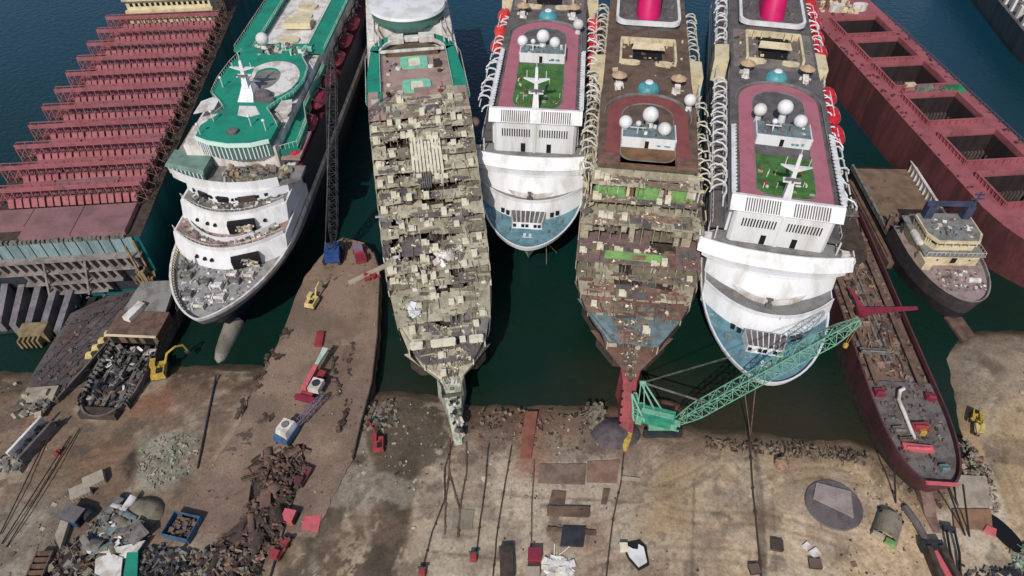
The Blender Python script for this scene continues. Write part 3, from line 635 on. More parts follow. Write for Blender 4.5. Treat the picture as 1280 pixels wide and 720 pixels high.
c5 = dict(front=45.4, tw=12.6, L=150, track=79.8, wall=53.7, pool=(101, 111.5), funnel=121.5, domes=[(0, 60.6, 44.8, 2.1), (-6.2, 59, 43.1, 1.75), (3.8, 57.2, 43.0, 1.75), (11.2, 74, 42.1, 1.7)])
top_decks(o, c5, True)
b = MB(); b.bx(-6.9, 6.9, 45.6, 53.5, 39.0, 39.12); b.build("bare_deck", mat("bare_brown_deck", C(122, 92, 66), C(98, 74, 56), .5, .3, .9), o)
for sg in (-1, 1):
    for i in range(3):
        b = MB(); b.bx(min(sg*7.2, sg*12.4), max(sg*7.2, sg*12.4), 45.6+i*1.7, 46.6+i*1.7, 39.0, 39.9-i*.2); b.build("deck_step", ruin_red, o)
pods(o, 97); davit_m = mat('pale_davit', C(200, 194, 180), C(176, 166, 148), .4, .4, .7)
for sg in (-1, 1):
    for i in range(9): davit(o, sg, 48+i*4.6, m=davit_m)
    for i in range(8): davit(o, sg, 112+i*4.7, m=davit_m)
    sc = MB(); 
    for i in range(60):
        y = R.uniform(36, 92); sc.rb((sg*R.uniform(12.8, 15.8), y, 29.4+R.random()*1.5), (R.uniform(.2, 1.4), R.uniform(.2, 1.8), R.uniform(.2, 1)), R.uniform(0, 3), R.uniform(-.5,.5), 0, R.randrange(3))
    for i in range(26):
        y = R.uniform(36, 92); x = sg*R.uniform(13.2, 16); sc.pipe([(x, y, 29), (x+R.uniform(-.8,.8), y+R.uniform(-1.5,1.5), 31.5), (x+R.uniform(-1,1), y+R.uniform(-2.5,2.5), 33.5+R.random()*2)], .16, 4, 2)
    tag(sc.build("side_debris", [steel_grey, olive_d, cream], o), kind="stuff")
# stem foot resting on the beach
def stem_loft(par, name, rows, m):
    s = MB(); s.loft([[(-w*1.0, y, zb), (w*1.0, y, zb), (w*.9, y, zt), (w*.35, y, zt+.25), (-w*.35, y, zt+.25), (-w*.9, y, zt)] for y, w, zb, zt in rows], 0, True, True, True)
    return s.build(name, m, par)
st = stem_loft(o, "stem", [(3.5, 2.6, -2, 10.6), (1.0, 1.8, -2, 9.4), (-2, 1.7, -2, 7.4), (-6, 1.9, -1, 5.0), (-9.5, 1.7, 0, 3.3)], stem_red)
stem_loft(o, "forefoot", [(-9.2, 1.65, 0, 3.4), (-11, 1.3, .4, 3.2), (-13.5, .4, 1, 2.6)], yellow)
for k in range(5):
    b = MB(); b.lathe([(.32, 0), (.3, .1)], (-1.55, -1.2-k*1.6, 8.2-k*.95), 8); b.build("stem_opening", dark, st)

# ---- the ship cut down to terraces of cabins, teal stern deck
ship_three = ship_frame("dismantled_cruise_ship", "cruise ship stripped to olive cabin terraces with teal deck left around its pools", "cruise ship", (-13.7, 91.9), 99.0)
o = ship_three
def hb3(s): return float(np.interp(s, [3, 5, 6.5, 8.5, 10.5, 12.3, 15.6, 22, 29, 36, 84], [1.4, 2.8, 4.4, 6.2, 8.2, 10.2, 10.9, 12.2, 13.1, 13.5, 14.6]))
z3 = [(5.2, 8.2, 10.2, tan), (8.2, 11.4, 12.4, steel_grey), (11.4, 18.0, 14.6, grey_deck), (18.0, 28.4, 15.8, olive), (28.4, 31.6, 18.0, olive_d), (31.6, 36.4, 20.2, olive), (36.4, 40.6, 22.0, tan), (40.6, 45.4, 24.2, olive), (45.4, 50.2, 26.0, tan),
      (50.2, 54.8, 28.0, olive), (54.8, 58.6, 29.8, olive), (58.6, 63.6, 31.4, tan), (63.6, 68.6, 32.8, olive_d), (68.6, 73.4, 34.0, olive), (73.4, 77.6, 35.0, olive_d), (77.6, 88.0, 36.2, mauve_deck)]
ruin(o, z3, hb3, 23, zlow=7.5, density=1.2, white_share=.26)
def z3f(s):
    z = 9.4
    for s0, s1, zz, *_ in z3:
        if s >= s0: z = zz-.4
    return min(z, 26)
ruin_hull(o, lambda s: hb3(max(s, 4.6)), 170, z3f, mat("pale_torn_hull", C(150, 146, 132), C(120, 114, 102), .5, .3, .8, spot=C(92, 74, 62), spot_amt=.2, streak=True), stem=19, taper=.9)
bk = MB(); bk.prism([(14.4, 87), (14.8, 170), (-14.8, 170), (-14.4, 87)], 18, 34.6); bk.prism([(13, 60), (14.2, 87), (-14.2, 87), (-13, 60)], 16, 28); bk.build("superstructure", white_worn, o)
for k in range(9):                         # bundle of white shafts standing in the cut
    x = -3.4+k*.95; b = MB(); z1 = 35.2-R.random()*1.2
    b.rb((x, 64.6, 32.6), (.72, 12, 1.4), 0, .16); b.bx(x-.36, x+.36, 58.4, 59.4, 29.8, 32.2); b.build("lift_shaft", bath, o)
b = MB(); 
for k in range(7): b.rb((-2.6+k*.55, 55.6, 30.4), (.3, 5, .6), 0, .35)
b.build("grey_pipes", steel_grey, o)
hp = MB(); clutter(hp, 0, 6.5, 33, 40, 20.6, 60, .5, 2.2, 1.6, 2, tilt=.9); tag(hp.build("crumpled_sheets", [scrap_grey, white_worn], o), kind="stuff")
hp = MB()
for k in range(14): hp.rb((-7+R.uniform(-1.2,1.2), 22.4+R.uniform(-1.8,1.8), 16.2+R.random()*.6), (R.uniform(.6,2), R.uniform(.6,2.4), .08), R.uniform(0,3), R.uniform(-.5,.5), R.uniform(-.5,.5))
tag(hp.build("torn_white_sheets", white, o), kind="stuff")
for x0_, x1_ in ((-8.6, -5.6), (-3.8, 2.2), (5.4, 8.8)):
    b = MB(); b.prism(rrect(x0_, x1_, 11.0, 12.3, .5), 14.6, 16.2); b.build("windlass_house", bath, o)
# pool deck between teal wings
zt = 36.2
pd = MB(); pd.prism([(-10.8, 88), (10.8, 88), (10.4, 116), (6, 121.5), (-6, 121.5), (-10.4, 116)], 34.6, zt-.6); pd.build("pool_deck", mauve_deck, o)
tw = MB()
for sg in (-1, 1):
    a = [(10.6, 87), (14.4, 85), (15.2, 94), (14.9, 112), (13.4, 119.5), (9.6, 118), (10.4, 108)]
    pl = [(sg*x, y) for x, y in a]
    for y0_, y1_ in ((86, 92.4), (92.8, 99.5), (100, 119)):
        clip = [(sg*10.6, y0_), (sg*(14.9 if y0_ < 110 else 13.4), y0_), (sg*(14.9 if y1_ < 110 else 13.2), y1_), (sg*10.4, y1_)]
        t = MB(); t.prism(clip, zt-.2-(.35 if y0_ < 90 else 0), zt+.15-(.35 if y0_ < 90 else 0)); t.build("teal_deck_wing", teal_deck, o)
    rl = MB(); rail_wall(rl, [(sg*15, 86), (sg*15, 112), (sg*13.4, 119)], zt, 1.0, 1.6); rail_wall(rl, [(sg*10.7, 92), (sg*10.5, 116)], zt, 1.0, 1.6); rl.build("deck_rail", white_worn, o)
tb = MB(); ring(tb, ellipse(0, 117, 13.6, 12.5, 26, 0.1, math.pi-.1, False), ellipse(0, 115, 10.6, 9.5, 26, 0.1, math.pi-.1, False), zt, zt+.2); tb.build("teal_deck_arc", teal_deck, o)
wh = MB(); ring(wh, ellipse(0, 115.2, 10.7, 9.6, 26, 0.1, math.pi-.1, False), ellipse(0, 114.8, 10.2, 9.1, 26, 0.1, math.pi-.1, False), zt+.2, zt+1.1); wh.build("arc_rail", white_worn, o)
bn = MB(); ring(bn, ellipse(0, 113, 9.6, 8.8, 24, .35, math.pi-.35, False), ellipse(0, 112, 8.6, 7.6, 24, .35, math.pi-.35, False), zt-.6, zt+.3); bn.build("bench_arc", brown_deck, o)
for y in (95.2, 109.8):
    p = MB(); ring(p, rrect(-4.3, 4.3, y-3.6, y+3.6, 1.6), rrect(-1.9, 1.9, y-2.7, y+2.7, .6), zt-.6, zt-.1); po = p.build("pool_surround", pool_m, o)
    w2 = MB(); w2.bx(-1.9, 1.9, y-2.7, y+2.7, zt-.7, zt-.4); w2.build("pool_basin", bath, po)
    for sg in (-1, 1):
        w3 = MB(); w3.lathe([(.9, 0), (.9, .5), (.3, .55)], (sg*5.0, y-3.2, zt-.6), 12); w3.build("hot_tub", white_worn, po)
bx_ = MB(); bx_.bx(6, 8.2, 106, 109, zt-.6, zt+.8); bx_.build("deck_locker", rust_dark, o)
for k in range(16):
    x = R.choice((-1, 1))*R.uniform(5.5, 9.6); y = R.uniform(90, 114); b = MB(); b.rb((x, y, zt-.35), (R.uniform(.5, 1.3), R.uniform(.5, 1.6), R.uniform(.3, .9)), R.uniform(0, 3)); b.build("deck_fitting", R.choice((white_worn, rust_dark, steel_grey, olive)), o)
rd = MB(); rd.pipe([(6.5, 88.6, zt-.5), (6.8, 89, zt+2.5), (7.6, 90.2, zt+1.4), (7.2, 91.6, zt+2.6)], .2, 5); rd.bx(6.0, 7.4, 89.8, 90.6, zt-.4, zt+.7); rd.build("red_derrick", red_m, o)
lg = MB(); lg.lathe([(11.6, 0), (12.2, 1.2), (12.2, 3.4)], (0, 137, 38.5), 40); lg.build("lounge_drum", teal_glass, o)
ld = MB(); ld.lathe([(12.4, 0), (12.9, .5), (12.6, 1.3), (.05, 2.6)], (0, 137, 41.9), 44); ld.build("lounge_roof", white, o, True)
ls = MB(); ls.bx(-13.8, 13.8, 128.5, 170, 34.8, 38.5); ls.bx(-7.5, -2.5, 121.8, 126, zt, zt+1.6); ls.bx(2.5, 7.5, 121.8, 126, zt, zt+1.6); ls.bx(-2.3, 2.3, 123, 126, zt, zt+.9); ls.build("stern_house", white_worn, o)
for x in (-11.8, -10.4, 10.4, 11.8):
    b = MB(); b.bx(x-.15, x+.15, 117, 140, 38.4, 39.2); b.build("stern_rail", white_worn, o)
bo = MB(); bo.sph((15.0, 76.5, 33.6), 1.7, 12, 8, sz=.7); bo.build("buoy_shaped_tank", ruin_red, o)
stem_loft(o, "stem", [(7, 3.6, -2, 9.8), (4.0, 2.6, -2, 8.0), (0, 1.9, -1, 5.6), (-4, 1.4, 0, 3.8), (-8.5, 1.0, .4, 2.6)], mat("pale_green_white", C(176, 180, 166), C(130, 128, 112), .5, .5, .8, spot=C(70, 62, 56), spot_amt=.3))
bt = MB()
for k in range(30):
    y = R.uniform(-7.5, 5); zz = 3.2+(y+8.5)/13.5*5.4; bt.rb((R.uniform(-1.4, 1.4), y, zz+.3), (R.uniform(.3, 1.2), R.uniform(.4, 1.6), R.uniform(.2, .8)), R.uniform(0, 3), R.uniform(-.5,.5), 0, R.randrange(3))
tag(bt.build("stem_debris", [white_worn, olive_d, dark_steel], o), kind="stuff")

# ---- cruise ship with teal decks and navy hull
ship_two = ship_frame("cruise_ship", "navy hulled cruise ship with teal upper deck and white rounded bow tiers with cut holes", "cruise ship", (-76.2, 108.9), 88.0)
o = ship_two
lv = [(-5, 16, 60, 12, 1.7, 1.1), (0, 13, 56, 13.4, 1.7, 1.0), (6, 9, 50, 14.6, 1.8, .92), (13.5, 1.8, 40, 15.7, 2.1, .66), (16.0, .5, 34, 15.9, 2.1, .68), (17.2, 0, 34, 15.9, 2.1, .68), (17.2, .5, 34, 15.4, 2.1, .68), (15.8, .8, 34, 15.3, 2.1, .68)]
h = MB(); hull_loft(h, lv, 170, zmat=[1, 1, 1, 2, 0, 0, 0]); h.build("hull", [white_worn, navy, mat("grey_sheer", C(120, 120, 124), C(92, 94, 100), .5, .3, .7, streak=True)], o, True)
d = MB(); d.prism(deck_poly((15.8, .8, 34, 15.4, 2.1, .68), 27, .1), 15.4, 15.82); d.build("bow_deck", mat("pale_grey_deck", C(152, 150, 148), C(126, 124, 122), .55, .4, .8, spot=C(92, 86, 82), spot_amt=.25), o)
rb_ = MB()
for sg in (-1,):
    for k in range(24):
        s_ = 3+k*.95; x = hbf(s_, 0, 34, 15.9, 2.1, .68)-.8; rb_.bx(sg*x-.35, sg*x+.35, s_-.1, s_+.1, 15.8, 17.0)
rb_.build("bulwark_frames", cream, o)
for x, y in ((-6, 9), (-3, 13.5), (0.5, 12), (4.5, 14), (-8.5, 15.5), (2.5, 8), (-1.5, 5), (7.5, 16), (-10.5, 18.5), (3, 16.2)):
    b = MB(); b.tube((x-1.2, y, 16.6), (x+1.2, y, 16.6), .5, 8); b.bx(x-1.5, x-1.2, y-.8, y+.8, 15.8, 17.2); b.bx(x+1.2, x+1.5, y-.8, y+.8, 15.8, 17.2); b.rb((x, y+1.2, 16.1), (2.2, .8, .6), R.uniform(-.5,.5)); b.build("mooring_winch", R.choice((scrap_grey, steel_grey, white_worn)), o)
lt = MB(); clutter(lt, -11, 10, 4, 20, 15.8, 200, .15, 1.1, .35, 4, tilt=.6, inside=lambda x, y: abs(x) < hbf(y, 0, 34, 15.9, 2.1, .68)-1.6); tag(lt.build("bow_litter", [grey_deck, white_worn, steel_grey, white_worn], o), kind="stuff")
dr = MB(); dr.pipe([(-8.5, 19, 15.8), (-8.7, 18.4, 20), (-8.2, 14.8, 19)], .25, 6); dr.pipe([(-10, 19, 15.8), (-10, 18.6, 19)], .3, 6); dr.build("derrick", steel_grey, o)
def tier2(nm, sb, st_, k, tm, z0, z1, back, m=white):
    a0 = arc(sb, k, tm, 19, 2.0); a1 = arc(st_, k, tm, 19, 2.0); t = MB(); t.prism(a0+[(tm, back), (-tm, back)], z0, z1, 0, a1+[(tm, back), (-tm, back)]); return t.build(nm, m, o, True)
T3 = tier2("front_tier", 18.6, 20.6, 7.2, 15.1, 15.5, 20.6, 60); T2 = tier2("middle_tier", 27.0, 29.0, 6.4, 14.4, 20.6, 25.2, 60); T1 = tier2("upper_tier", 34.0, 34.6, 6, 14.0, 25.2, 28.0, 60)
for (sd, k, tm, z, mm) in ((21.4, 7.2, 14.6, 20.6, mauve_deck), (30, 6.4, 13.8, 25.2, grey_deck)):
    dd = MB(); dd.prism([(x, y) for x, y in arc(sd-.4, k, tm, 19, 2.)]+[(tm, sd+16), (-tm, sd+16)], z, z+.1); dd.build("tier_deck", mm, o)
    ww = MB(); ww.wall([(x, y-.7) for x, y in arc(sd, k, tm, 19, 2.)], z, z+1.1, .22); ww.build("tier_bulwark", white, o, True)
ww = MB(); ww.wall([(x, y) for x, y in arc(24.4, 6.6, 11.5, 15, 2.)], 20.7, 21.9, .3); ww.build("tier_coaming", white, o, True)
def on_arc(s0, k, tm, t): return s0+k*abs(t/tm)**2
for t in (-7.0, -4.6, -2.6):
    b = MB(); y = on_arc(19.4, 7.2, 15.1, t); b.tube((t, y-.5, 18.4), (t, y+.2, 18.4), .42, 10); b.build("porthole", dark, T3)
for t in (-8.6, -5.4, -3.2, 9.4):
    b = MB(); y = on_arc(27.8, 6.4, 14.4, t); b.tube((t, y-.45, 23), (t, y+.2, 23), .42, 10); b.build("porthole", dark, T2)
for par, t0, t1, s0, k, tm, z0, z1 in ((T3, 2.6, 9.6, 19.0, 7.2, 15.1, 16.4, 19.4), (T2, .6, 7.4, 27.4, 6.4, 14.4, 21.4, 24.4)):
    y = on_arc(s0, k, tm, (t0+t1)/2)
    b = MB(); b.rb(((t0+t1)/2, y+.05, (z0+z1)/2), (t1-t0, 1.9, z1-z0), math.atan(2*k*((t0+t1)/2)/tm**2)); b.build("cut_hole", dark, par)
    e = MB()
    for k2 in range(60): e.rb((R.uniform(t0+.4, t1-.4), y-.95+R.uniform(-.25,.1)+ (R.random()*.3), R.uniform(z0+.1, z1-.4)), (R.uniform(.3,1.6), .3, R.uniform(.2,.7)), R.uniform(-.5,.5), R.uniform(-.4,.4), R.uniform(-.5,.5), R.randrange(4))
    tag(e.build("exposed_interior", [olive, tan, debris_orange, white_worn], par), kind="stuff")
for t0, t1 in ((-9.6, -6.4), (-3.6, -.6), (2.0, 6.6)):
    b = MB(); y = on_arc(34.2, 6, 14, (t0+t1)/2); b.rb(((t0+t1)/2, y-.05, 26.6), (t1-t0, .5, 1.7), math.atan(2*6*((t0+t1)/2)/196)); b.build("window_opening", rust_dark if t0 > 0 else glass, T1)
for t in (-5.4, .6, -11):
    b = MB(); y = on_arc(34.2, 6, 14, t); b.tube((t, y-.4, 26.7), (t, y+.2, 26.7), .35, 8); b.build("porthole", dark, T1)
sl_ = MB(); bw = arc(36.2, 5.6, 17.6, 21, 2.0); sl_.prism(bw+[(17.6, 47), (-18.2, 47)], 28.0, 28.9); sl_.build("bridge_deck", grey_deck, o)
bb = MB(); bb.wall(bw[:-3], 28.0, 30.8, .35); bb.build("bridge_front", white, o, True)
lt = MB(); clutter(lt, -3, 14, 38.5, 45, 28.9, 230, .3, 2.2, 1.8, 5, tilt=.8, inside=lambda x, y: y > 37.6+5.6*(x/17.6)**2); tag(lt.build("bridge_wreckage", [scrap_grey, olive, olive_d, debris_orange, steel_grey], o), kind="stuff")
bc = MB(); bc.loft([[(-18.4,42.2,29),(-7.4,38.8,29),(-7.4,46,29),(-18.4,48,29)],[(-18.6,42.0,31.6),(-7.2,38.6,31.6),(-7.2,46,31.6),(-18.6,48,31.6)]], 0, True, True, True); bco = bc.build("bridge_cabin", teal_glass, o)
br = MB(); br.loft([[(-18.8,41.6,31.6),(-7.0,38.2,31.6),(-7.0,47,31.6),(-18.8,48.5,31.6)],[(-18.4,42.4,32.3),(-7.2,39.2,32.3),(-7.2,47,32.3),(-18.4,48.5,32.3)]], 0, True, True, True); br.build("cabin_roof", mat("pale_teal_roof", C(108, 134, 124), C(92, 112, 104)), bco)
bm_ = MB()
for k in range(9): xx = -18+k*1.25; yy = 42.1-(xx+18.4)*.31; bm_.bx(xx-.14, xx+.14, yy-.12, yy+.15, 29.2, 31.5)
bm_.build("window_mullions", white, bco)
bd = MB(); bd.prism([(-18, 47), (16.5, 47), (16.5, 60), (-18.5, 62)], 30.6, 31.4); bd.build("upper_deck", mauve_deck, o)
sb = MB(); sb.prism([(-14, 46), (11, 46), (11, 170), (-14, 170)], 15, 35.5); sb.build("superstructure", white_worn, o)
sp = MB(); sp.bx(-16.4, -14, 52, 170, 14, 33.2); sp.build("port_superstructure", white_worn, o)
# lounge under the teal deck
lf = [(-9.8, 46.2), (-6, 44.2), (0, 42.9), (6, 43.4), (10.2, 45.4)]
lg = MB(); lg.prism(lf+[(10.2, 56), (-9.8, 56)], 33.4, 37.6, 0); lo = lg.build("lounge", teal_glass, o)
lm = MB()
for (a, b) in zip(lf[:-1], lf[1:]):
    for k in range(5):
        x = a[0]+(b[0]-a[0])*k/5; y = a[1]+(b[1]-a[1])*k/5; lm.bx(x-.14, x+.14, y-.15, y+.1, 33.4, 37.6)
lm.build("window_mullions", white, lo)
lr = MB(); lr.wall([(x, y-.3) for x, y in lf], 37.4, 38.5, .5); lr.build("roof_edge", mat("mint_white", C(196, 222, 212)), lo)
zt = 38.0
def blob(pts): return pts
td = [(-10, 46), (-6, 44.1), (0, 42.8), (6, 43.3), (10.4, 45.3), (10.6, 52), (8, 56.5), (5.6, 60), (7.4, 64), (10.6, 69), (12, 76), (11.2, 84), (8, 90), (8.2, 95), (9.2, 100), (-8, 99), (-12, 94), (-13.4, 86), (-13.8, 76), (-13, 68), (-9, 63.4), (-7, 60.5), (-8.2, 56.5), (-10.6, 52)]
t = MB(); t.prism(td, 37.5, zt); t.build("teal_deck", teal_deck, o)
rl = MB(); rail_wall(rl, [td[i] for i in range(5, 14)], zt, 1.0, 1.3); rail_wall(rl, [td[i] for i in range(16, 24)], zt, 1.0, 1.3); rl.build("deck_rail", white_worn, o)
wp = MB(); ring(wp, ellipse(1.6, 77, 8.4, 11.0, 30, -2.3, 2.5, False), ellipse(-.2, 77.5, 4.4, 6.6, 30, -2.3, 2.5, False), zt, zt+.12); wp.build("white_deck_ring", white_worn, o)
gc = MB(); gc.prism(ellipse(.2, 76.5, 4.3, 6.1, 20), zt, zt+.07); gc.build("grey_deck_centre", grey_deck, o)
for pts in ([(-2, 57.2), (1.5, 56.2), (4, 58), (1.6, 62), (-3, 62)], [(7.6, 60), (11.8, 57.5), (12.4, 60), (11, 66), (8.2, 65)], [(-14.5, 57.5), (-9.6, 60), (-9.8, 65), (-12, 66.5), (-14.6, 64)]):
    b = MB(); b.prism(pts, zt-.1, zt+.1); b.build("white_deck_patch", white_worn, o)
mm = MB(); mm.loft([[(-4.2,64.0,zt),(.4,64.0,zt),(.2,71,zt),(-4.0,71,zt)],[(-3.8,66.2,zt+1.4),(.0,66.2,zt+1.4),(-.2,71,zt+1.4),(-3.6,71,zt+1.4)],[(-3.4,68,zt+3),(-.8,68,zt+3),(-1,70.6,zt+3),(-3.2,70.6,zt+3)]], 0, True, True, True); mo = mm.build("mast_base", white, o)
mast(o, -2.2, 68.4, zt+2.6, 7.5)
b = MB(); b.lathe([(2.6, 0), (2.2, 1.6), (1.2, 2.2)], (2.8, 66.5, zt), 14); b.rb((4.6, 64.6, zt+.5), (3.2, 1.4, 1), .4); b.build("mast_annex", steel_grey, o)
b = MB(); b.lathe([(1.5, 0), (1.5, .8), (.8, 1.0)], (-.6, 48.6, zt), 12); b.build("deck_hatch", steel_grey, o)
for x, y in ((-9, 47.5), (3.4, 52), (8, 50), (-7.6, 54), (9.4, 72), (-11, 72)):
    b = MB(); b.tube((x, y, zt), (x, y, zt+3), .12, 6); b.sph((x, y, zt+3.1), .45, 8, 6); b.build("lamp_post", white, o)
radome(o, -5.8, 96.5, zt+3.0, 2.0, zt)
cb = MB(); clutter(cb, -9, 9.5, 92, 98, zt, 60, .3, 1.6, 1.4, 3); cb.build("radar_house_clutter", [white_worn, pool_m, steel_grey], o)
ph = MB(); ph.bx(-9, 6.6, 98, 170, 34.6, 35.4); ph.build("pool_deck", mauve_deck, o)
for x0_, x1_, nm in ((-15.8, -9.6, 1), (7.0, 13.2, 2)):
    b = MB(); b.prism([(x0_, 96), (x1_, 96), (x1_, 170), (x0_, 170)], 36.6, 37.4); b.build("teal_side_deck", teal_deck, o)
    r = MB(); rail_wall(r, [(x0_+.1, 97), (x0_+.1, 170)], 37.4, 1, 1.5); rail_wall(r, [(x1_-.1, 97), (x1_-.1, 170)], 37.4, 1, 1.5); r.build("deck_rail", white_worn, o)
b = MB(); b.bx(-4.4, 4.4, 114, 117, 36, 38.2); b.bx(-4, 4, 117, 120, 35.4, 37.2); b.build("pool_bar", cream, o)
for y in (106, 124, 132):
    b = MB(); b.prism(ellipse(-1, y, 3.4, 3.2, 18), 35.4, 36.2); b.build("pool_surround", cream, o)
# starboard: lower promenade with glass screens, open recess with boats
b = MB(); b.prism([(10.2, 47), (15.6, 50), (15.2, 62), (12.6, 70), (12.8, 96), (11, 96), (10.2, 60)], 31.4, 33.0); b.build("promenade_deck", teal_deck, o)
r = MB(); rail_wall(r, [(10.6, 47.5), (15.4, 50.4), (15.0, 62), (12.5, 70), (12.7, 95)], 33, 1.6, 1.0); r.build("glass_screen_rail", white_worn, o)
g2 = MB(); g2.wall([(12, 47.6), (15.9, 50.2), (15.6, 56)], 29.6, 32.4, .2); g2.build("glass_screen", teal_glass, o)
b = MB(); b.bx(11, 15.25, 50, 170, 17, 26.5); b.build("lower_side", navy, o); b = MB(); b.bx(11, 15.3, 50, 170, 26.5, 26.8); b.build("boat_deck", mat("maroon_boat_deck", C(104, 40, 54), C(84, 34, 46)), o)
for k in range(14):
    b = MB(); y = 60+k*7.4
    b.pipe([(11.2, y, 26.8), (11.6, y, 30.5), (13.6, y, 33.0), (15.6, y, 32.0)], .25, 5); b.build("davit", dark_steel, o)
for k, (y, m_) in enumerate([(52.5, red_boat), (66, crimson), (80, crimson), (93, crimson), (106, crimson), (119, crimson), (132, crimson)]):
    lab = "bright red lifeboat in the navy hulled ship's side recess beside its cut bridge" if k == 0 else "dark crimson lifeboat on the navy hulled ship, %s behind the bright red one" % ORD[k-1]
    lifeboat(o, 14.4 if k == 0 else 14.0, y, 30.4 if k == 0 else 29.4, lab, "lifeboats of the navy hulled ship", m_)
for (s0_, k_, tm_, zz) in ((20.9, 7.2, 14.8, 21.7), (29.4, 6.4, 14.0, 26.3)):      # rails, broken in places
    rl = MB(); P_ = arc(s0_, k_, tm_, 23, 2.)
    for i_ in range(22):
        if R.random() < .8: rail_wall(rl, P_[i_:i_+2], zz, .9, 1.4)
    rl.build("tier_rail", white_worn, o)
for k_ in range(9):
    t_ = -11+k_*2.5+R.uniform(-.3, .3); y_ = on_arc(34.2, 6, 14, t_); b = MB(); b.rb((t_, y_+.2, 26.7), (.9, .5, .8), math.atan(12*t_/196)); b.build("small_window", glass, T1)
lt = MB()
for z_, s0_, k_, tm_, n_ in ((20.7, 22.5, 7.2, 13.5, 70), (25.3, 31, 6.4, 12.5, 90)):
    for i_ in range(n_): t_ = R.uniform(-tm_, tm_); lt.rb((t_, s0_+k_*(t_/tm_)**2+R.uniform(.2, 3.4), z_+.2), (R.uniform(.2, 1.2), R.uniform(.2, 1.4), R.uniform(.1, .8)), R.uniform(0, 3), R.uniform(-.4, .4), R.uniform(-.4, .4), R.randrange(4))
tag(lt.build("tier_litter", [scrap_grey, white_worn, steel_grey, olive], o), kind="stuff")
bl = MB(); bl.loft([[(math.cos(a)*r_, y, 0.2+math.sin(a)*r_) for a in [2*math.pi*i/14 for i in range(14)]] for y, r_ in ((14, 2.6), (8, 2.3), (4, 2.0), (1.2, 1.3), (.2, .3))], 0, True, True, True)
bl.build("bulbous_bow", mat("bare_bulb_steel", C(134, 128, 118), C(104, 98, 90)), o, True)
# ------------------------------------------------------------------ container ship with its bow cut off
box_ship = ship_frame("container_ship", "long red container ship with bow cut away, lashing bridges in rows", "container ship", (-119.2, 131.5), 95.6)
o = box_ship
h = MB()
def side(t0, t1): h.prism([(t0, .5), (t1, .5), (t1, 200), (t0, 200)], -5, 21.6, 0)
side(19.6, 21.4); side(-21.4, -19.6); h.bx(-19.6, 19.6, 1.5, 200, -5, 20.5); h.build("hull", hull_teal, o)
dk = MB(); dk.bx(-22, 22, .6, 200, 21.6, 22.0); dk.build("main_deck", rust_dark, o)
for k, (a, b, m) in enumerate(((-22, -8.4, cont_pink), (-8.2, 4.6, cont_pink), (4.8, 18.4, cont_pink))):
    c = MB(); y0_ = 5.2 if k == 0 else .8; c.bx(a, b, y0_, 12.6, 22.0, 23.5); c.build("hatch_cover", m, o)
c = MB()
for k in range(34): c.bx(-21+k*1.15, -20.2+k*1.15+R.uniform(-.2,.3), -.1, .7+R.random()*.7, 21.7, 22.3+R.random()*.5)
c.build("torn_hatch_edge", scrap_grey, o)
NR = 11
def lashing_row(y):
    p = MB(); n = 17; x0_, x1_ = -15.8, 18.4; w_ = (x1_-x0_)/n
    for i in range(n):
        x = x0_+i*w_+R.uniform(-.12, .12); p.loft([[(x+.2,y-2.6,23.2),(x+w_-.3,y-2.6,23.2),(x+w_-.3,y-.6,23.2),(x+.2,y-.6,23.2)],[(x+.2,y-1.2,25.0),(x+w_-.3,y-1.2,25.0),(x+w_-.3,y-.6,25.0),(x+.2,y-.6,25.0)]], 0, True, True, True)
    q = p.build("lashing_plates", cont_red, o)
    f = MB()
    f.bx(-21.6, 19.4, y+.3, y+2.1, 26.3, 26.6); f.bx(-21.6, 19.4, y+.3, y+.5, 26.6, 27.6)
    f.bx(-21.6, 19.4, y+1.9, y+2.1, 27.4, 27.6)
    for i in range(18):
        x = -21.6+i*41/17; f.bx(x-.13, x+.13, y+.35, y+.6, 22, 26.3); f.bx(x-.1, x+.1, y+1.85, y+2.05, 22, 27.5)
        if i < 17 and (i < 3 or i > 15): f.tube((x, y+.5, 23), (x+2.4, y+.5, 26.3), .09, 4); f.tube((x+2.4, y+.5, 23), (x, y+.5, 26.3), .09, 4)
    f.build("lashing_bridge", cont_red, o)
    bk = MB(); bk.bx(-15.4, 18, y+.9, y+1.1, 22, 24.2); bk.build("bridge_backing", rust_dark, o)
    e = MB()
    for sx in (20.4,):
        for yy in (-3.5, 0, 3.5):
            e.pipe([(18.6, y+yy, 22), (18.8, y+yy, 26.0), (21.6, y+yy, 24.2), (21.7, y+yy, 22)], .17, 4)
        e.pipe([(21.5, y-4, 23.2), (21.5, y+4, 23.2)], .1, 4); e.pipe([(18.7, y-4.5, 25.8), (18.7, y+4.5, 25.8)], .14, 4)
        e.tube((18.7, y-3.5, 25.8), (21.6, y, 24), .12, 4)
    e.build("side_frame", rusty, o)
for r in range(NR):
    y = 16.2+10.55*r; lashing_row(y)
    if r < NR-1:
        for k, (a, b) in enumerate(((-15.6, -6.6), (-6.3, 2.6), (2.9, 10.6), (10.9, 18.2))):
            c = MB(); c.bx(a, b, y+2.4, y+8.9, 22.2, 23.7+.12*((r+k) % 3)); c.build("hatch_cover", R.choice((cont_red, cont_red, cont_pink)), o)
        c = MB(); clutter(c, -14, 17, y+2, y+9, 23.8, 14, .2, .8, .4, 2); c.bx(-20.6, -16.2, y+2.6, y+8.6, 22.0, 22.5); c.build("deck_fittings", [cont_red, cont_pink], o)
hy = 16.2+10.55*(NR-1)+6
a = MB(); a.bx(-15, 16, hy, hy+14, 22, 38); ao = a.build("accommodation", mat("beige_house", C(206, 196, 160), C(184, 172, 138), .4, .3, .7), o)
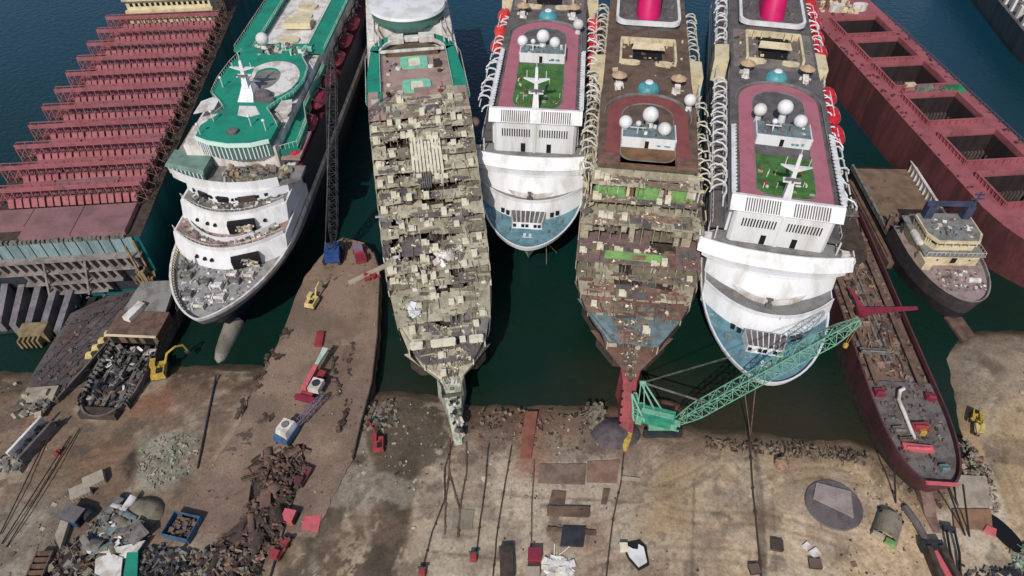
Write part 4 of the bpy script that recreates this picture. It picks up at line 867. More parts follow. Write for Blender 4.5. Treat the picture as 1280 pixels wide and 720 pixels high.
a = MB(); a.bx(-15.6, 16.6, hy-1.4, hy, 26.5, 27.4); a.bx(-15.6, 16.6, hy-1.2, hy, 31.0, 31.6); a.build("balcony", cream, ao)
for z in (24.2, 28.6, 33):
    g = MB()
    for k in range(15): g.bx(-13.6+k*1.98, -12.5+k*1.98, hy-.08, hy+.02, z, z+1.2)
    g.build("window_strip", glass, ao)
bo = MB()
for k in range(15): bo.bx(-13.8+k*2.05, -12.5+k*2.05, hy-4.6, hy-3.3, 23.4, 25.3)
bo.build("reefer_boxes", cream, o)
w2 = MB(); lattice(w2, (19, hy+2, 22), (19, hy+3, 37), 2.4, 8, .14); w2.build("side_tower", rusty, o)
# the cut face
bp = MB(); n = 14
for k in range(n):
    x = -20.6+k*40.4/n; bp.bx(x+.16, x+40.4/n-.16, .1, .45, 16.9, 21.7)
bp.build("bulkhead_plates", mat("pale_blue_primer", C(126, 146, 148), C(104, 124, 126), .5, .25, .7, spot=C(96, 82, 74), spot_amt=.16, streak=True), o)
bb = MB(); bb.bx(-20.8, 20, .5, 1.4, 3, 21.8); bb.build("bulkhead", dark_steel, o)
fr = MB()
for z, a, b in ((16.7, -20.5, 20.6), (12.6, -17, 18.6), (8.6, -12.5, 13), (4.8, -7, 7.5)): fr.bx(a, b, -1.9, .5, z-.28, z+.16)
for z0_, z1_, a, b in ((12.6, 16.7, -16, 19), (8.6, 12.6, -11, 14), (4.8, 8.6, -6, 8)):
    x = a
    while x < b:
        fr.loft([[(x,-1.2,z0_),(x+.9,-1.2,z0_),(x+.9,.4,z0_),(x,.4,z0_)],[(x-.5,-1.8,z1_),(x+.3,-1.8,z1_),(x+.3,.4,z1_),(x-.5,.4,z1_)]], 0, True, True, True); x += 2.3
for x in (-6, 4.4): fr.rb((x, -2.2, 10.6), (.5, .4, 13), 0, 0, .32)
fr.build("transverse_frames", mat("lit_grey_frames", C(140, 132, 128), C(112, 104, 100), .5, .4, .8, spot=C(84, 62, 56), spot_amt=.2), o)
gd = MB()
for k, x in enumerate((-19.4, -15.4, -11.4, -7.4, -3.4)):
    y1 = -10.5-k*.9; gd.loft([[(x,-.2,8.6-k*.7),(x+1.7,-.2,8.6-k*.7),(x+1.7,-.2,1),(x,-.2,1)],[(x,y1,4.2-k*.2),(x+1.7,y1,4.2-k*.2),(x+1.7,y1,.6),(x,y1,.6)]], 0, True, True, True)
gd.build("longitudinal_girders", mat("girder_grey", C(118, 114, 116), C(94, 90, 94), .5, .3, .8, spot=C(80, 64, 60), spot_amt=.2), o)
fl = MB(); fl.bx(-20, 2, -11, .4, .3, .7); fl.build("tank_floor", dark_steel, o)
pf = [(19.6, 1), (12.2, -20), (5.6, -37), (-2.6, -41), (-3.6, -28), (-1.2, -8), (7, -2)]
rp = MB(); rp.prism(pf, .4, 3.2); rp.build("bottom_plating", mat("rusty_bottom_plate", C(98, 90, 90), C(78, 70, 70), .55, .12, .85, spot=C(84, 64, 56), spot_amt=.45, spot_scale=.2, bump=.3), o)
ed = MB()
for (ax, ay), (bx_, by) in zip(pf[:2], pf[1:3]):
    ed.rb(((ax+bx_)/2, (ay+by)/2, 3.5), (math.hypot(bx_-ax, by-ay), .5, 1.0), math.atan2(by-ay, bx_-ax))
ed.build("bilge_edge", steel_grey, o)
sp_ = MB()
for x, y in ((20.0, -.5), (18.6, -2.5), (19.4, .5)): sp_.bx(x-.25, x+.25, y-.25, y+.25, 9, 21)
clutter(sp_, 16, 21, -3, 0, 8, 36, .2, .9, 5, 1); sp_.build("torn_side_plates", mat("primer_brown_yellow", C(138, 122, 92), C(108, 94, 74), .5, .5, .8), o)
yb = MB(); yb.bx(-11.8, -5.2, -15.2, -11.5, .4, 4.4)
for k in range(5): yb.bx(-11.8+k*1.2, -11.3+k*1.2, -17, -15.2, .4, 3.2)
yb.build("cut_yellow_tank", mat("primer_brown_yellow", C(138, 122, 92), C(108, 94, 74)), o)
for k in range(4): yb = MB(); y = -17-k*2.3; x = 12.6-k*.85; yb.loft([[(x-2.2,y-.6,3.2),(x,y-.8,3.2),(x+.3,y+.9,3.2),(x-1.9,y+1,3.2)],[(x-1.6,y-.2,4.6),(x-.2,y-.4,4.9),(x,y+.5,4.9),(x-1.5,y+.5,4.6)]], 0, True, True, True); yb.build("yellow_bracket", pale_yellow, o)
pass
en = MB(); clutter(en, -2.5, 4, -41, -35, 3.2, 40, .4, 1.8, 1.6, 2, tilt=.6); en.bx(-2.6, 4.8, -37.4, -33, 3.2, 4.0); en.build("torn_end", [concrete, scrap_grey], o)

# ------------------------------------------------------------------ red bulk carrier with open hatches
bulk = ship_frame("bulk_carrier", "red bulk carrier lying empty with a row of open cargo hatches", "bulk carrier", (153.6, 128), 95.4)
o = bulk; LB = 215
lv = [(-5, 6, 34, 15.0, 2, .7), (2, 4, 32, 15.6, 2, .7), (9, 1.5, 31, 15.7, 2, .66), (15.9, 0, 30, 15.7, 2.1, .6)]
h = MB(); hull_loft(h, lv, LB); h.build("hull", hull_red, o, True)
HT = [(139, 7.2), (119.5, 7.6), (100, 8.0), (77.5, 8.2), (54.5, 7.6), (33.5, 7)]
hw = 9.4; d = MB()
pl = deck_poly((16, 0, 30, 15.7, 2.1, .6), 26.4, .05); d.prism(pl, 15.7, 16.0)
d.bx(-15.65, -hw, 26.4, LB, 15.7, 16.0); d.bx(hw, 15.65, 26.4, LB, 15.7, 16.0)
ys = sorted([(y-b, y+b) for y, b in HT]); prev = 26.4
for a, b in ys: d.bx(-hw, hw, prev, a, 15.7, 16.0); prev = b
d.bx(-hw, hw, prev, LB, 15.7, 16.0); d.build("deck", deck_red, o)
for y, b in HT:
    c = MB(); ring(c, [(-hw-.5, y-b-.5), (hw+.5, y-b-.5), (hw+.5, y+b+.5), (-hw-.5, y+b+.5)], [(-hw, y-b), (hw, y-b), (hw, y+b), (-hw, y+b)], 15.9, 17.6)
    for k in range(9):
        for sg in (-1, 1): c.bx(sg*(hw+.5)-(.35 if sg < 0 else 0), sg*(hw+.5)+(.35 if sg > 0 else 0), y-b+k*b/4-.08, y-b+k*b/4+.08, 16, 17.5)
        c.bx(-hw+k*hw/4-.08, -hw+k*hw/4+.08, y-b-.85, y-b-.5, 16, 17.5)
    ring(c, [(-hw-.7, y-b-.7), (hw+.7, y-b-.7), (hw+.7, y+b+.7), (-hw-.7, y+b+.7)], [(-hw-.1, y-b-.1), (hw+.1, y-b-.1), (hw+.1, y+b+.1), (-hw-.1, y+b+.1)], 17.45, 17.65)
    co = c.build("hatch_coaming", deck_red, o)
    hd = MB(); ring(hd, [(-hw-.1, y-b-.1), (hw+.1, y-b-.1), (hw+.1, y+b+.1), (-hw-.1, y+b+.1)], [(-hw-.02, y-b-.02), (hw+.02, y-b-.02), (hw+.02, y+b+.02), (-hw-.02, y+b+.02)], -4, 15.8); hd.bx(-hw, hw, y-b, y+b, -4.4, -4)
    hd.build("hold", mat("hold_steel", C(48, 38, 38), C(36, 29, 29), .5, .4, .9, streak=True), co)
    rb_ = MB()
    for k in range(15): x = -hw+.6+k*(2*hw-1.2)/14; rb_.bx(x-.3, x+.3, y+b-.7, y+b-.03, -4, 9.5)
    for k in range(9): yy = y-b+.6+k*(2*b-1.2)/8; rb_.bx(hw-.6, hw-.03, yy-.15, yy+.15, -4, 9); rb_.bx(-hw+.03, -hw+.6, yy-.15, yy+.15, -4, 9)
    rb_.build("hold_frames", mat("hold_frames_grey", C(92, 80, 78), C(70, 60, 58), .5, .4, .9), co)
fx = MB()
for k in range(40):
    sg = R.choice((-1, 1)); fx.rb((sg*R.uniform(11, 15), R.uniform(28, 150), 16.2), (R.uniform(.3, 1), R.uniform(.3, 1.4), R.uniform(.3, .8)), 0, m=0)
for sg in (-1, 1):
    for k in range(22): fx.lathe([(.3, 0), (.3, .6)], (sg*15.1, 30+k*5.5, 16), 7)
fx.build("deck_fittings", hull_red, o)
rl = MB(); rail_wall(rl, [(15.4, 30), (15.4, 150)], 16, 1.1, 2); rl.build("deck_rail", deck_red, o)
ws = MB(); ws.bx(15.66, 15.78, 118, 140, 12.6, 16); ws.build("side_ladder_panel", hull_red, o)
tp = MB(); tp.loft([[(-3.6,88.6,16.1),(3,88,16.1),(3,90.6,16.1),(-3.6,91,16.1)],[(-3.2,88.8,18.2),(2.6,88.4,17.8),(2.6,90.4,18.3),(-3.2,90.6,18.0)]], 0, True, True, True); clutter(tp, 2, 11, 87.6, 91, 16.1, 26, .5, 2, 1.6, 1); tp.build("mast_house", scrap_grey, o)
tg = MB(); tg.loft([[(7.5,87,16.1),(14.5,87,16.1),(14.6,91,16.1),(7.3,91.6,16.1)],[(8.5,88,17.8),(13.6,88.2,17.2),(13.2,90.2,18.0),(8.2,90.6,17.5)]], 0, True, True, True); tg.build("green_tarpaulin", mat("green_tarp", C(40, 112, 74), C(32, 88, 60)), o)
ty = MB(); ty.bx(-6.2, -2.8, 90.6, 92.4, 16.1, 18.2); ty.build("cream_locker", cream, o)
wd = MB(); wd.tube((-8, 89, 17.2), (-4.5, 89, 17.2), .9, 10); wd.bx(-8.4, -4.2, 88.2, 89.8, 16.1, 16.8); wd.build("deck_winch", deck_red, o)
for k, x in enumerate((-3.5, 6.5)):
    w3 = MB(); w3.prism(ellipse(x, 155, 3.2, 1.8, 14), 16, 18.6); w3.build("white_deck_house", white_worn, o)
wt = MB(); clutter(wt, -10, 4, 150, 166, 16, 40, .4, 2, 2.2, 2); wt.build("aft_clutter", [rusty, cream], o)

# ------------------------------------------------------------------ supply vessel
osv = ship_frame("supply_vessel", "old supply vessel with cream wheelhouse and bare brown cargo deck", "supply ship", (121.2, 121.6), 88.4)
o = osv
lv = [(-4, 4, 26, 8.4, 1.8, .8), (0, 2.5, 24, 9.4, 1.9, .72), (4.2, 1, 22, 10, 2, .62), (9.6, 0, 22, 10.2, 2.2, .52)]
h = MB(); hull_loft(h, lv[:3], 66, zmat=[0, 1]); h.build("hull", [hull_red, mat("black_side", C(46, 44, 48), C(70, 58, 56), .4, .4, .7)], o, True)
h2 = MB(); hull_loft(h2, [lv[2], lv[3], (9.6, .4, 22, 9.9, 2.2, .52), (8.6, .5, 22, 9.8, 2.2, .52)], 30, zmat=[0, 1, 1]); h2.build("forecastle_side", [mat("dark_forecastle", C(62, 56, 58), C(84, 70, 68), .4, .4, .75), mat("rim_grey", C(140, 130, 130), C(112, 100, 98))], o, True)
d = MB(); d.prism(deck_poly((8.6, .5, 22, 9.9, 2.2, .52), 30.6, .1), 8.2, 8.62); d.build("forecastle_deck", mat("pinkish_deck", C(150, 132, 130), C(124, 108, 106), .5, .3, .85, spot=C(96, 70, 66), spot_amt=.2), o)
d = MB(); d.bx(-9.4, 9.4, 30, 66, 3.8, 4.2); d.build("cargo_deck", mat("wooden_cargo_deck", C(120, 100, 82), C(100, 82, 68), .5, .25, .9, spot=C(76, 62, 54), spot_amt=.1), o)
for k in range(9):
    b = MB(); b.rb((R.uniform(-6, 5), R.uniform(36, 62), 4.3), (R.uniform(.5, 1.6), R.uniform(.6, 2.2), .15), R.uniform(-.2, .2)); b.build("deck_socket", brown_deck, o)
for sg, m in ((1, white_worn), (-1, scrap_grey)):
    ht = 7.4 if sg > 0 else 5.6
    b = MB(); b.bx(sg*9.5-.15, sg*9.5+.15, 30, 66, 4.2, ht); b.bx(sg*9.3-.4, sg*9.3+.4, 30, 66, ht, ht+.3)
    for k in range(15): y = 31+k*2.4; b.bx(min(sg*8.9, sg*9.5), max(sg*8.9, sg*9.5), y-.12, y+.12, 4.2, ht-.1)
    b.build("cargo_rail", m, o)
b = MB(); b.bx(-11.6, -10, 22, 62, .2, 2.6); b.bx(-11.2, -10.2, 24, 60, 2.6, 3.2); b.build("side_fender", rusty, o)
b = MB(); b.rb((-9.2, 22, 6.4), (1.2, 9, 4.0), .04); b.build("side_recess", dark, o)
a = MB(); a.prism([(-7.2, 15), (7.2, 15), (7.8, 17), (7.8, 31), (-7.2, 31), (-7.8, 17)], 8.6, 12.0); hs = a.build("deck_house", cream, o)
dd = MB(); dd.bx(-.3, 1.2, 14.9, 15.02, 9.6, 11.4); dd.bx(-4.2, -3.8, 14.9, 15.02, 10.4, 10.9); dd.bx(4.6, 5, 14.9, 15.02, 10.4, 10.9); dd.build("door_opening", dark, hs)
rm = MB(); rm.bx(-8.2, 8.4, 14.7, 32, 12.0, 12.3); rm.build("house_roof", grey_deck, hs)
wl_ = [(-6.6, 20), (-4.8, 17.2), (5.6, 17.2), (7.4, 20), (7.4, 28), (-6.6, 28)]
wh_ = [(-7.2, 19.8), (-5.2, 16.5), (6.0, 16.5), (8.0, 19.8), (8.0, 28), (-7.2, 28)]
a = MB(); a.prism(wl_, 12.3, 14.0, 0, [((x-.4)*1.03+.4, y) for x, y in wl_]); a.prism(wh_, 15.2, 16.0); wo = a.build("wheelhouse", cream, o)
g = MB(); g.prism([((x-.4)*1.02+.4, y+.12) for x, y in wl_], 14.0, 15.2, 0, [((x-.4)*.98+.4, y+.2) for x, y in wh_]); g.build("wheelhouse_window", glass, wo)
mu = MB()
for (a_, b_) in zip([wl_[5]]+wl_[:4], wl_[:5]):
    for k in range(5 if abs(a_[0]-b_[0]) > 3 or abs(a_[1]-b_[1]) > 3 else 3):
        x = a_[0]+(b_[0]-a_[0])*k/5; y = a_[1]+(b_[1]-a_[1])*k/5; mu.bx(x*1.03-.14, x*1.03+.14, y-.35, y+.1, 13.9, 15.25)
mu.build("window_mullions", cream, wo)
rf = MB(); rf.prism([(x*.94, y+.5) for x, y in wh_], 16.0, 16.15); rf.build("wheelhouse_roof", grey_deck, wo)
lt = MB(); clutter(lt, -5, 6, 18, 26, 16.1, 40, .2, 1.4, 1.1, 3); lt.build("roof_fittings", [scrap_grey, grey_blue, white_worn], wo)
bl_ = MB()
for x in (-4.8, 5.8): bl_.bx(x-1.1, x+1.1, 26, 28.4, 16.1, 20.4)
bl_.bx(-6.4, 6.8, 26.6, 27.8, 20.2, 21.2); bl_.tube((6.5, 27, 20), (6.5, 27, 25), .25, 6); bl_.bx(4.6, 8.2, 26.8, 27.2, 22.6, 22.9); bl_.bx(5.2, 7.8, 26.8, 27.2, 24, 24.3); bl_.build("blue_mast_gantry", mat("dull_blue", C(64, 70, 94), C(52, 56, 76)), o)
e = MB(); e.tube((-7.6, 20, 12.4), (-7.6, 24.6, 12.4), 1.0, 10); e.sph((-7.6, 20, 12.4), 1.0, 10, 6); e.build("life_raft", white_worn, o)
e = MB(); clutter(e, -9, -5, 28, 36, 6, 60, .3, 1.6, 4.5, 3, tilt=.6); e.pipe([(-8, 30, 4.2), (-8.2, 30, 10), (-5, 34, 12.5)], .3, 5); e.build("deck_crane_wreck", [dark_steel, rusty, scrap_grey], o)
e = MB(); clutter(e, -5.5, 6.5, 5, 13, 8.6, 110, .15, .8, .5, 3, tilt=.6); tag(e.build("bow_litter", [scrap_grey, white_worn, rusty], o), kind="stuff")
e = MB(); e.tube((2.2, 8.6, 9.3), (5.4, 8.6, 9.3), .8, 10); e.build("white_drum", white_worn, o)
e = MB(); e.bx(-8.4, -6.0, 13, 17.5, 8.6, 11.5); e.build("deck_locker", cream, o)
e = MB(); rail_wall(e, [(-7.6, 14.9), (8.2, 14.9), (8.2, 31)], 12.3, 1.1, 1.2); e.build("house_rail", white_worn, o)
e = MB(); e.loft([[(-2.4, 3, -3), (2.4, 3, -3), (2.4, 3, .6), (-2.4, 3, .6)], [(-1.2, -5.5, -3), (3.0, -5.5, -3), (3.0, -5.5, .9), (-1.2, -5.5, .9)]], 0, True, True, True); e.build("forefoot_block", rusty, o)

# ------------------------------------------------------------------ rusty hulk on the right, red bow
hulk = ship_frame("coaster_hulk", "rusty brown hulk with maroon bow aground, lying beside the supply vessel", "cargo ship", (89.8, 69.0), 85.8)
o = hulk
lv = [(-3, 5, 26, 7.4, 1.8, .7), (0, 3.6, 25, 7.6, 1.9, .62), (4, 1.8, 24, 7.8, 2, .52), (8.4, .3, 22, 8.0, 2.2, .42), (9.8, 0, 22, 8.1, 2.2, .4), (9.8, .5, 22, 7.75, 2.2, .4), (8.5, .6, 22, 7.75, 2.2, .4)]
h = MB(); hull_loft(h, lv, 90, zmat=[0, 0, 1, 1, 1, 1]); h.build("hull", [rust_dark, mat("maroon_hull", C(92, 54, 58), C(74, 46, 49), .5, .2, .7, streak=True, spot=C(70, 46, 42), spot_amt=.25)], o, True)
d = MB(); d.prism(deck_poly((8.5, .6, 22, 7.8, 2.2, .4), 28, .1), 8.1, 8.5); d.build("forecastle_deck", mat("slate_deck", C(108, 102, 100), C(86, 78, 77), .55, .4, .85, spot=C(104, 68, 60), spot_amt=.4), o)
d = MB(); d.bx(-7.7, 7.7, 28, 90, 7.2, 7.7); d.build("main_deck", mat("red_brown_deck", C(116, 92, 84), C(98, 77, 70), .5, .2, .9, spot=C(76, 56, 50), spot_amt=.25), o)
for x in (-5.2, 5.0):
    b = MB(); b.bx(x-.25, x+.25, 27, 86, 7.7, 9.0); b.bx(x-.6, x+.6, 27, 86, 8.9, 9.1); b.build("hatch_coaming", rusty, o)
b = MB(); b.bx(-1.0, -.5, 34, 84, 7.7, 8.2); b.bx(.6, 1.1, 34, 84, 7.7, 8.2); b.build("deck_pipe", scrap_grey, o)
b = MB(); b.pipe([(-1.2, 12, 8.6), (-1.6, 17.5, 9.2), (-2.0, 22, 9.6), (-1.0, 24.4, 9.8), (.2, 25.2, 9.6)], .42, 8); b.build("bent_white_pipe", white_worn, o)
b = MB(); b.pipe([(-7, 35, 7.7), (-7, 35, 11), (-.4, 35, 11), (-.4, 35, 7.7)], .22, 5); b.bx(-6.8, -.6, 35.2, 37, 9.6, 9.8); b.build("goalpost_frame", scrap_grey, o)
for (x, y, sx, sy, sz, m) in ((.6, 15, 3.6, 1.8, 1.4, red_m), (-5.6, 24, 2.2, 1.8, 1.2, crimson), (5.8, 23.5, 2.2, 1.6, 1.3, crimson), (-1.6, 9.6, 6.4, 1.5, 1.0, pinkish), (.9, 13.8, 1.3, 1.2, 1.1, yellow), (-4.2, 14, 2.6, 1.6, 1, scrap_grey), (2.4, 4.9, 1.8, 1.5, 1.1, grey_blue), (-3.2, 11.6, 3, 1.1, .8, rusty)):
    b = MB(); b.rb((x, y, 8.5+sz/2), (sx, sy, sz), R.uniform(-.15, .15)); b.tube((x-sx*.4, y-sy*.2, 8.5+sz), (x+sx*.4, y-sy*.2, 8.5+sz), sy*.25, 8); b.build("deck_machinery", m, o)
lt = MB(); clutter(lt, -6.6, 6.6, 3, 27, 8.5, 190, .15, .8, .7, 4, inside=lambda x, y: abs(x) < hbf(y, .5, 22, 7.7, 2.2, .4)-.9, tilt=.5); tag(lt.build("bow_litter", [rusty, scrap_grey, rust_dark, steel_grey], o), kind="stuff")
lt = MB(); clutter(lt, -7.2, 7.2, 28, 86, 7.7, 560, .2, 1.8, .8, 4, tilt=.5)
for k in range(26):
    x, y = R.uniform(-6, 6), R.uniform(30, 84); lt.pipe([(x, y, 7.9), (x+R.uniform(-2, 2), y+R.uniform(1, 6), 8.4+R.random()), (x+R.uniform(-2, 2), y+R.uniform(4, 9), 8.0)], .16, 5, R.randrange(3))
tag(lt.build("deck_scrap", [rusty, rust_dark, debris_orange, scrap_grey], o), kind="stuff")
b = MB(); b.bx(-5, 5, 74, 86, 7.7, 10.5); b.prism(ellipse(0, 72, 5, 4, 16), 7.7, 9.4); b.build("stern_house", rust_dark, o)
b = MB(); lattice(b, (1.5, 86, 8), (2.4, 86, 17), 2.4, 5, .16); b.bx(0, 5, 84.5, 88, 12.4, 12.7); b.build("stern_frame", scrap_grey, o)
b = MB(); b.rb((0, .7, 9.9), (6.4, .8, .3)); b.build("bow_plate", pinkish, o)
b = MB(); b.loft([[(-1.3,4,-2),(1.3,4,-2),(1.3,4,4.5),(-1.3,4,4.5)],[(-1.5,-3,-1),(1.1,-3,-1),(1.0,-3,2.4),(-1.4,-3,2.4)],[(-1.0,-6.5,1),(.8,-6.5,1),(.6,-6.5,2.6),(-.8,-6.5,2.6)]], 0, True, True, True); b.build("stem_foot", mat("scraped_stem", C(128, 104, 92), C(98, 76, 70)), o)
for (x0_, y0_, x1_, y1_) in ((1.6, .8, 5.6, -6.6), (5.0, 1.4, 6.4, -6.8), (-8.0, 5, -6.6, -.2)):
    tt = MB(); p = world(o, x0_, y0_, 9.0); q = world(o, x1_, y1_, 2.2); tt.tube(p, q, .2, 6); tag(tt.build("mooring_chain", rubber), "dark chain hanging under the hulk's maroon bow, %s" % {5.6: "slanting to the beach", 6.4: "dropping almost straight", -6.6: "the short one on the water side"}[x1_], "chain", "chains under the red bow")

# ------------------------------------------------------------------ burnt out wreck beside the container ship
wreck = ship_frame("gutted_coaster", "small gutted coaster with open dark hold beached beside the cut container ship", "wreck", (-98.4, 89.6), 87.0)
o = wreck
h = MB(); hull_loft(h, [(-3, 3, 12, 5.6, 2, .7), (1, 1.5, 11, 6.4, 2, .6), (4.6, 0, 10, 6.8, 2.2, .5), (4.6, .5, 10, 6.3, 2.2, .5), (1.4, 1, 10, 6.0, 2.2, .5)], 42); h.build("hull", mat("wreck_hull", C(104, 96, 92), C(76, 66, 62), .5, .4, .85, spot=C(98, 70, 60), spot_amt=.35), o, True)
d = MB(); d.bx(-5.9, 5.9, 1.5, 24, 1.0, 1.5); d.build("hold_floor", dark_steel, o)
for x in (-3.8, -.4, 3.0):
    b = MB(); b.rb((x, 12, 2.4), (.9, 21, 1.6)); b.build("inner_girder", scrap_grey, o)
b = MB()
for k in range(15): y = 5+k*1.3; b.bx(-6.2, -5.2, y-.18, y+.18, 1.4, 4.8); 
for k in range(7): b.bx(4.9, 6.2, 4+k*.9-.12, 4+k*.9+.12, 1.5, 4.9)
b.build("hull_frames", scrap_grey, o)
e = MB(); clutter(e, -5.2, 5.2, 3, 22, 1.6, 170, .3, 1.8, 2.0, 4, tilt=.7); tag(e.build("hold_scrap", [scrap_grey, rust_dark, dark_steel, rusty], o), kind="stuff")
b = MB(); b.bx(-6.7, 6.7, 22.5, 31, 4.4, 7.4); b.build("cut_house", rusty, o)
for x, w_ in ((-4.6, 2), (-1.4, .8), (1.2, 1), (4.2, 2.4)): b = MB(); b.prism([(x-w_/2, 22.38), (x+w_/2, 22.38), (x+w_/2, 22.48), (x-w_/2, 22.48)], 4.6, 6.8); b.build("house_opening", dark, o)
b = MB(); b.bx(-6.7, 6.7, 22.2, 22.6, 7.2, 7.7); b.build("cut_edge", cream, o)
b = MB(); b.rb((-2, 30, 8.2), (2.2, 6, 1.4), -.3); b.build("white_tank", white_worn, o)
b = MB(); b.loft([[(-6, 31, 6), (5.4, 31, 6), (5.4, 31, 7.2), (-6, 31, 7.2)], [(-4.6, 40.5, 6.6), (4.6, 41.5, 6.6), (4.6, 41.5, 8.6), (-4.6, 40.5, 8.6)]], 0, True, True, True); b.build("stern_deck", grey_deck, o)
b = MB(); lattice(b, (6.8, 34, 5), (9, 44, 11), 1.4, 6, .12); b.build("leaning_derrick", dark_steel, o)
b = MB(); b.bx(-4.6, 4.4, .8, 3.0, 1.5, 4.2); b.build("bow_bulkhead", rust_dark, o)

# jagged rim, loose plates and bars over the gutted hull
q = random.Random(91); b = MB()
for k in range(46):
    y = q.uniform(2, 41); sg = q.choice((-1, 1)); x = sg*(hbf(y, 0, 10, 6.8, 2.2, .5)-.2); b.rb((x, y, 4.6+q.uniform(-.3, .5)), (.14, q.uniform(.6, 2.6), q.uniform(.4, 1.6)), q.uniform(-.12, .12), 0, q.uniform(-.35, .35), q.randrange(3))
for k in range(70):
    x, y = q.uniform(-5.6, 5.6), q.uniform(2, 22); b.rb((x, y, q.uniform(2.6, 4.8)), (q.uniform(.4, 2.4), q.uniform(.4, 2.0), .08), q.uniform(0, 3), q.uniform(-.7, .7), q.uniform(-.7, .7), q.randrange(4))
for k in range(34):
    x, y = q.uniform(-5.5, 5.5), q.uniform(3, 30); b.pipe([(x, y, 3.5), (x+q.uniform(-2, 2), y+q.uniform(-2, 3), q.uniform(4.5, 6.5)), (x+q.uniform(-3, 3), y+q.uniform(-1, 5), q.uniform(3.5, 5.5))], .1, 4, q.randrange(3))
tag(b.build("loose_wreckage", [rust_dark, scrap_grey, dark_steel, white_worn], wreck), kind="stuff")
# scrap, seams and torn bits on the cut ship's bottom plating
b = MB()
for k in range(7): y = -4-k*5.2; b.rb((9.5-k*.9, y, 3.24), (18-k*1.4, .16, .1), .35, m=2)
for k in range(5): b.rb((2+k*2.6, -18, 3.24), (.14, 34-abs(k-2)*5, .1), -.42, m=2)
for k in range(230):
    f = q.random(); y = -2-f*38; xl, xr = -2.5, 18-f*13; x = q.uniform(xl, xr); w_ = q.uniform(.15, 1.3)*q.random()+.1; b.rb((x, y, 3.3), (w_, w_*q.uniform(.3, 1.2), q.uniform(.05, .4)), q.uniform(0, 3), q.uniform(-.4, .4), q.uniform(-.4, .4), q.randrange(4))
for k in range(26): f = q.random(); b.rb((19-f*14, -1-f*36, 3.6), (q.uniform(.1, .3), q.uniform(.6, 2.4), q.uniform(.5, 1.8)), q.uniform(-.9, .1), 0, q.uniform(-.5, .5), q.randrange(3))
tag(b.build("plating_scrap", [rusty, rust_dark, dark_steel, scrap_grey], box_ship), kind="stuff")

# ------------------------------------------------------------------ ship at the upper right edge
far = ship_frame("grey_ship", "slate grey ship out on open water beyond the red bulk carrier", "cargo ship", (221, 246), 82)
o = far
h = MB(); hull_loft(h, [(-4, 5, 30, 10, 2, .7), (2, 3, 28, 11, 2, .65), (11, 0, 26, 12, 2.1, .6)], 120); h.build("hull", mat("slate_hull", C(74, 82, 88), C(60, 66, 72), .5, .2, .6, streak=True), o, True)
d = MB(); d.prism(deck_poly((11, 0, 26, 12, 2.1, .6), 118, .1), 10.6, 11.0); d.build("deck", dark_deck, o)
e = MB(); clutter(e, -9, 9, 10, 100, 11, 120, .5, 3, 3.5, 3); e.build("deck_cargo", [scrap_grey, white_worn, rusty], o)
for k in range(6):
    b = MB(); b.bx(-10.6, -9.6, 18+k*7, 20+k*7, 11, 16); b.build("derrick_post", white_worn, o)
# ------------------------------------------------------------------ land, water
land_px = [(-400, 474), (0, 466), (60, 462), (150, 470), (215, 452), (330, 455), (440, 490), (500, 488), (560, 500), (600, 503), (700, 506), (790, 508), (850, 530), (905, 540), (1000, 547), (1060, 545), (1100, 560), (1150, 590), (1190, 585), (1212, 570), (1198, 520), (1190, 480), (1176, 445), (1205, 418), (1290, 411), (1500, 395), (1800, 380)]
land = [tuple(W(x, y, .2)[:2]) for x, y in land_px]
land = [(-420, land[0][1])]+land+[(520, land[-1][1]+30), (520, -260), (-420, -260)]
def vnoise(x, y, s, seed):
    r = np.random.RandomState(seed); g = r.rand(64, 64); X = x*s; Y = y*s
    i = np.floor(X).astype(int); j = np.floor(Y).astype(int); u = X-i; v = Y-j; u = u*u*(3-2*u); v = v*v*(3-2*v)
    a = g[i % 64, j % 64]; b = g[(i+1) % 64, j % 64]; c = g[i % 64, (j+1) % 64]; d = g[(i+1) % 64, (j+1) % 64]
    return (a*(1-u)+b*u)*(1-v)+(c*(1-u)+d*u)*v
def fbm(x, y, s, seed, o=5):
    t = 0; a = .5
    for k in range(o): t = t+a*vnoise(x+13.7*k, y-7.1*k, s*2**k, seed+k); a *= .5
    return t/(1-.5**o)
def seg_d(x, y, a, b):
    ax, ay = a; bx, by = b; dx, dy = bx-ax, by-ay; L = dx*dx+dy*dy+1e-9
    t = np.clip(((x-ax)*dx+(y-ay)*dy)/L, 0, 1); return np.hypot(x-ax-t*dx, y-ay-t*dy)
def poly_sd(x, y, P):
    d = np.full(x.shape, 1e9); ins = np.zeros(x.shape, bool)
    for i in range(len(P)):
        a, b = P[i], P[(i+1) % len(P)]; d = np.minimum(d, seg_d(x, y, a, b))
        c = ((a[1] > y) != (b[1] > y)); xi = (b[0]-a[0])*(y-a[1])/((b[1]-a[1]) if b[1] != a[1] else 1e-9)+a[0]; ins ^= c & (x < xi)
    return np.where(ins, d, -d)
def sstep(a, b, v): t = np.clip((v-a)/(b-a), 0, 1); return t*t*(3-2*t)
def L3(r, g, b): return np.array([lin(r), lin(g), lin(b)])
def pxpoly(pts, z=2.2): return [tuple(W(x, y, z)[:2]) for x, y in pts]
def ground_z(sd, x, y):
    n = fbm(x, y, .09, 3)-.5
    return np.clip(2.2*sstep(-2, 9, sd+n*5), 0, 9)+np.where(sd < 2, np.clip(sd, -30, 2)*.16-.3, 0)*(1-sstep(-1, 6, sd))+n*.35+(fbm(x, y, .5, 17)-.5)*.22
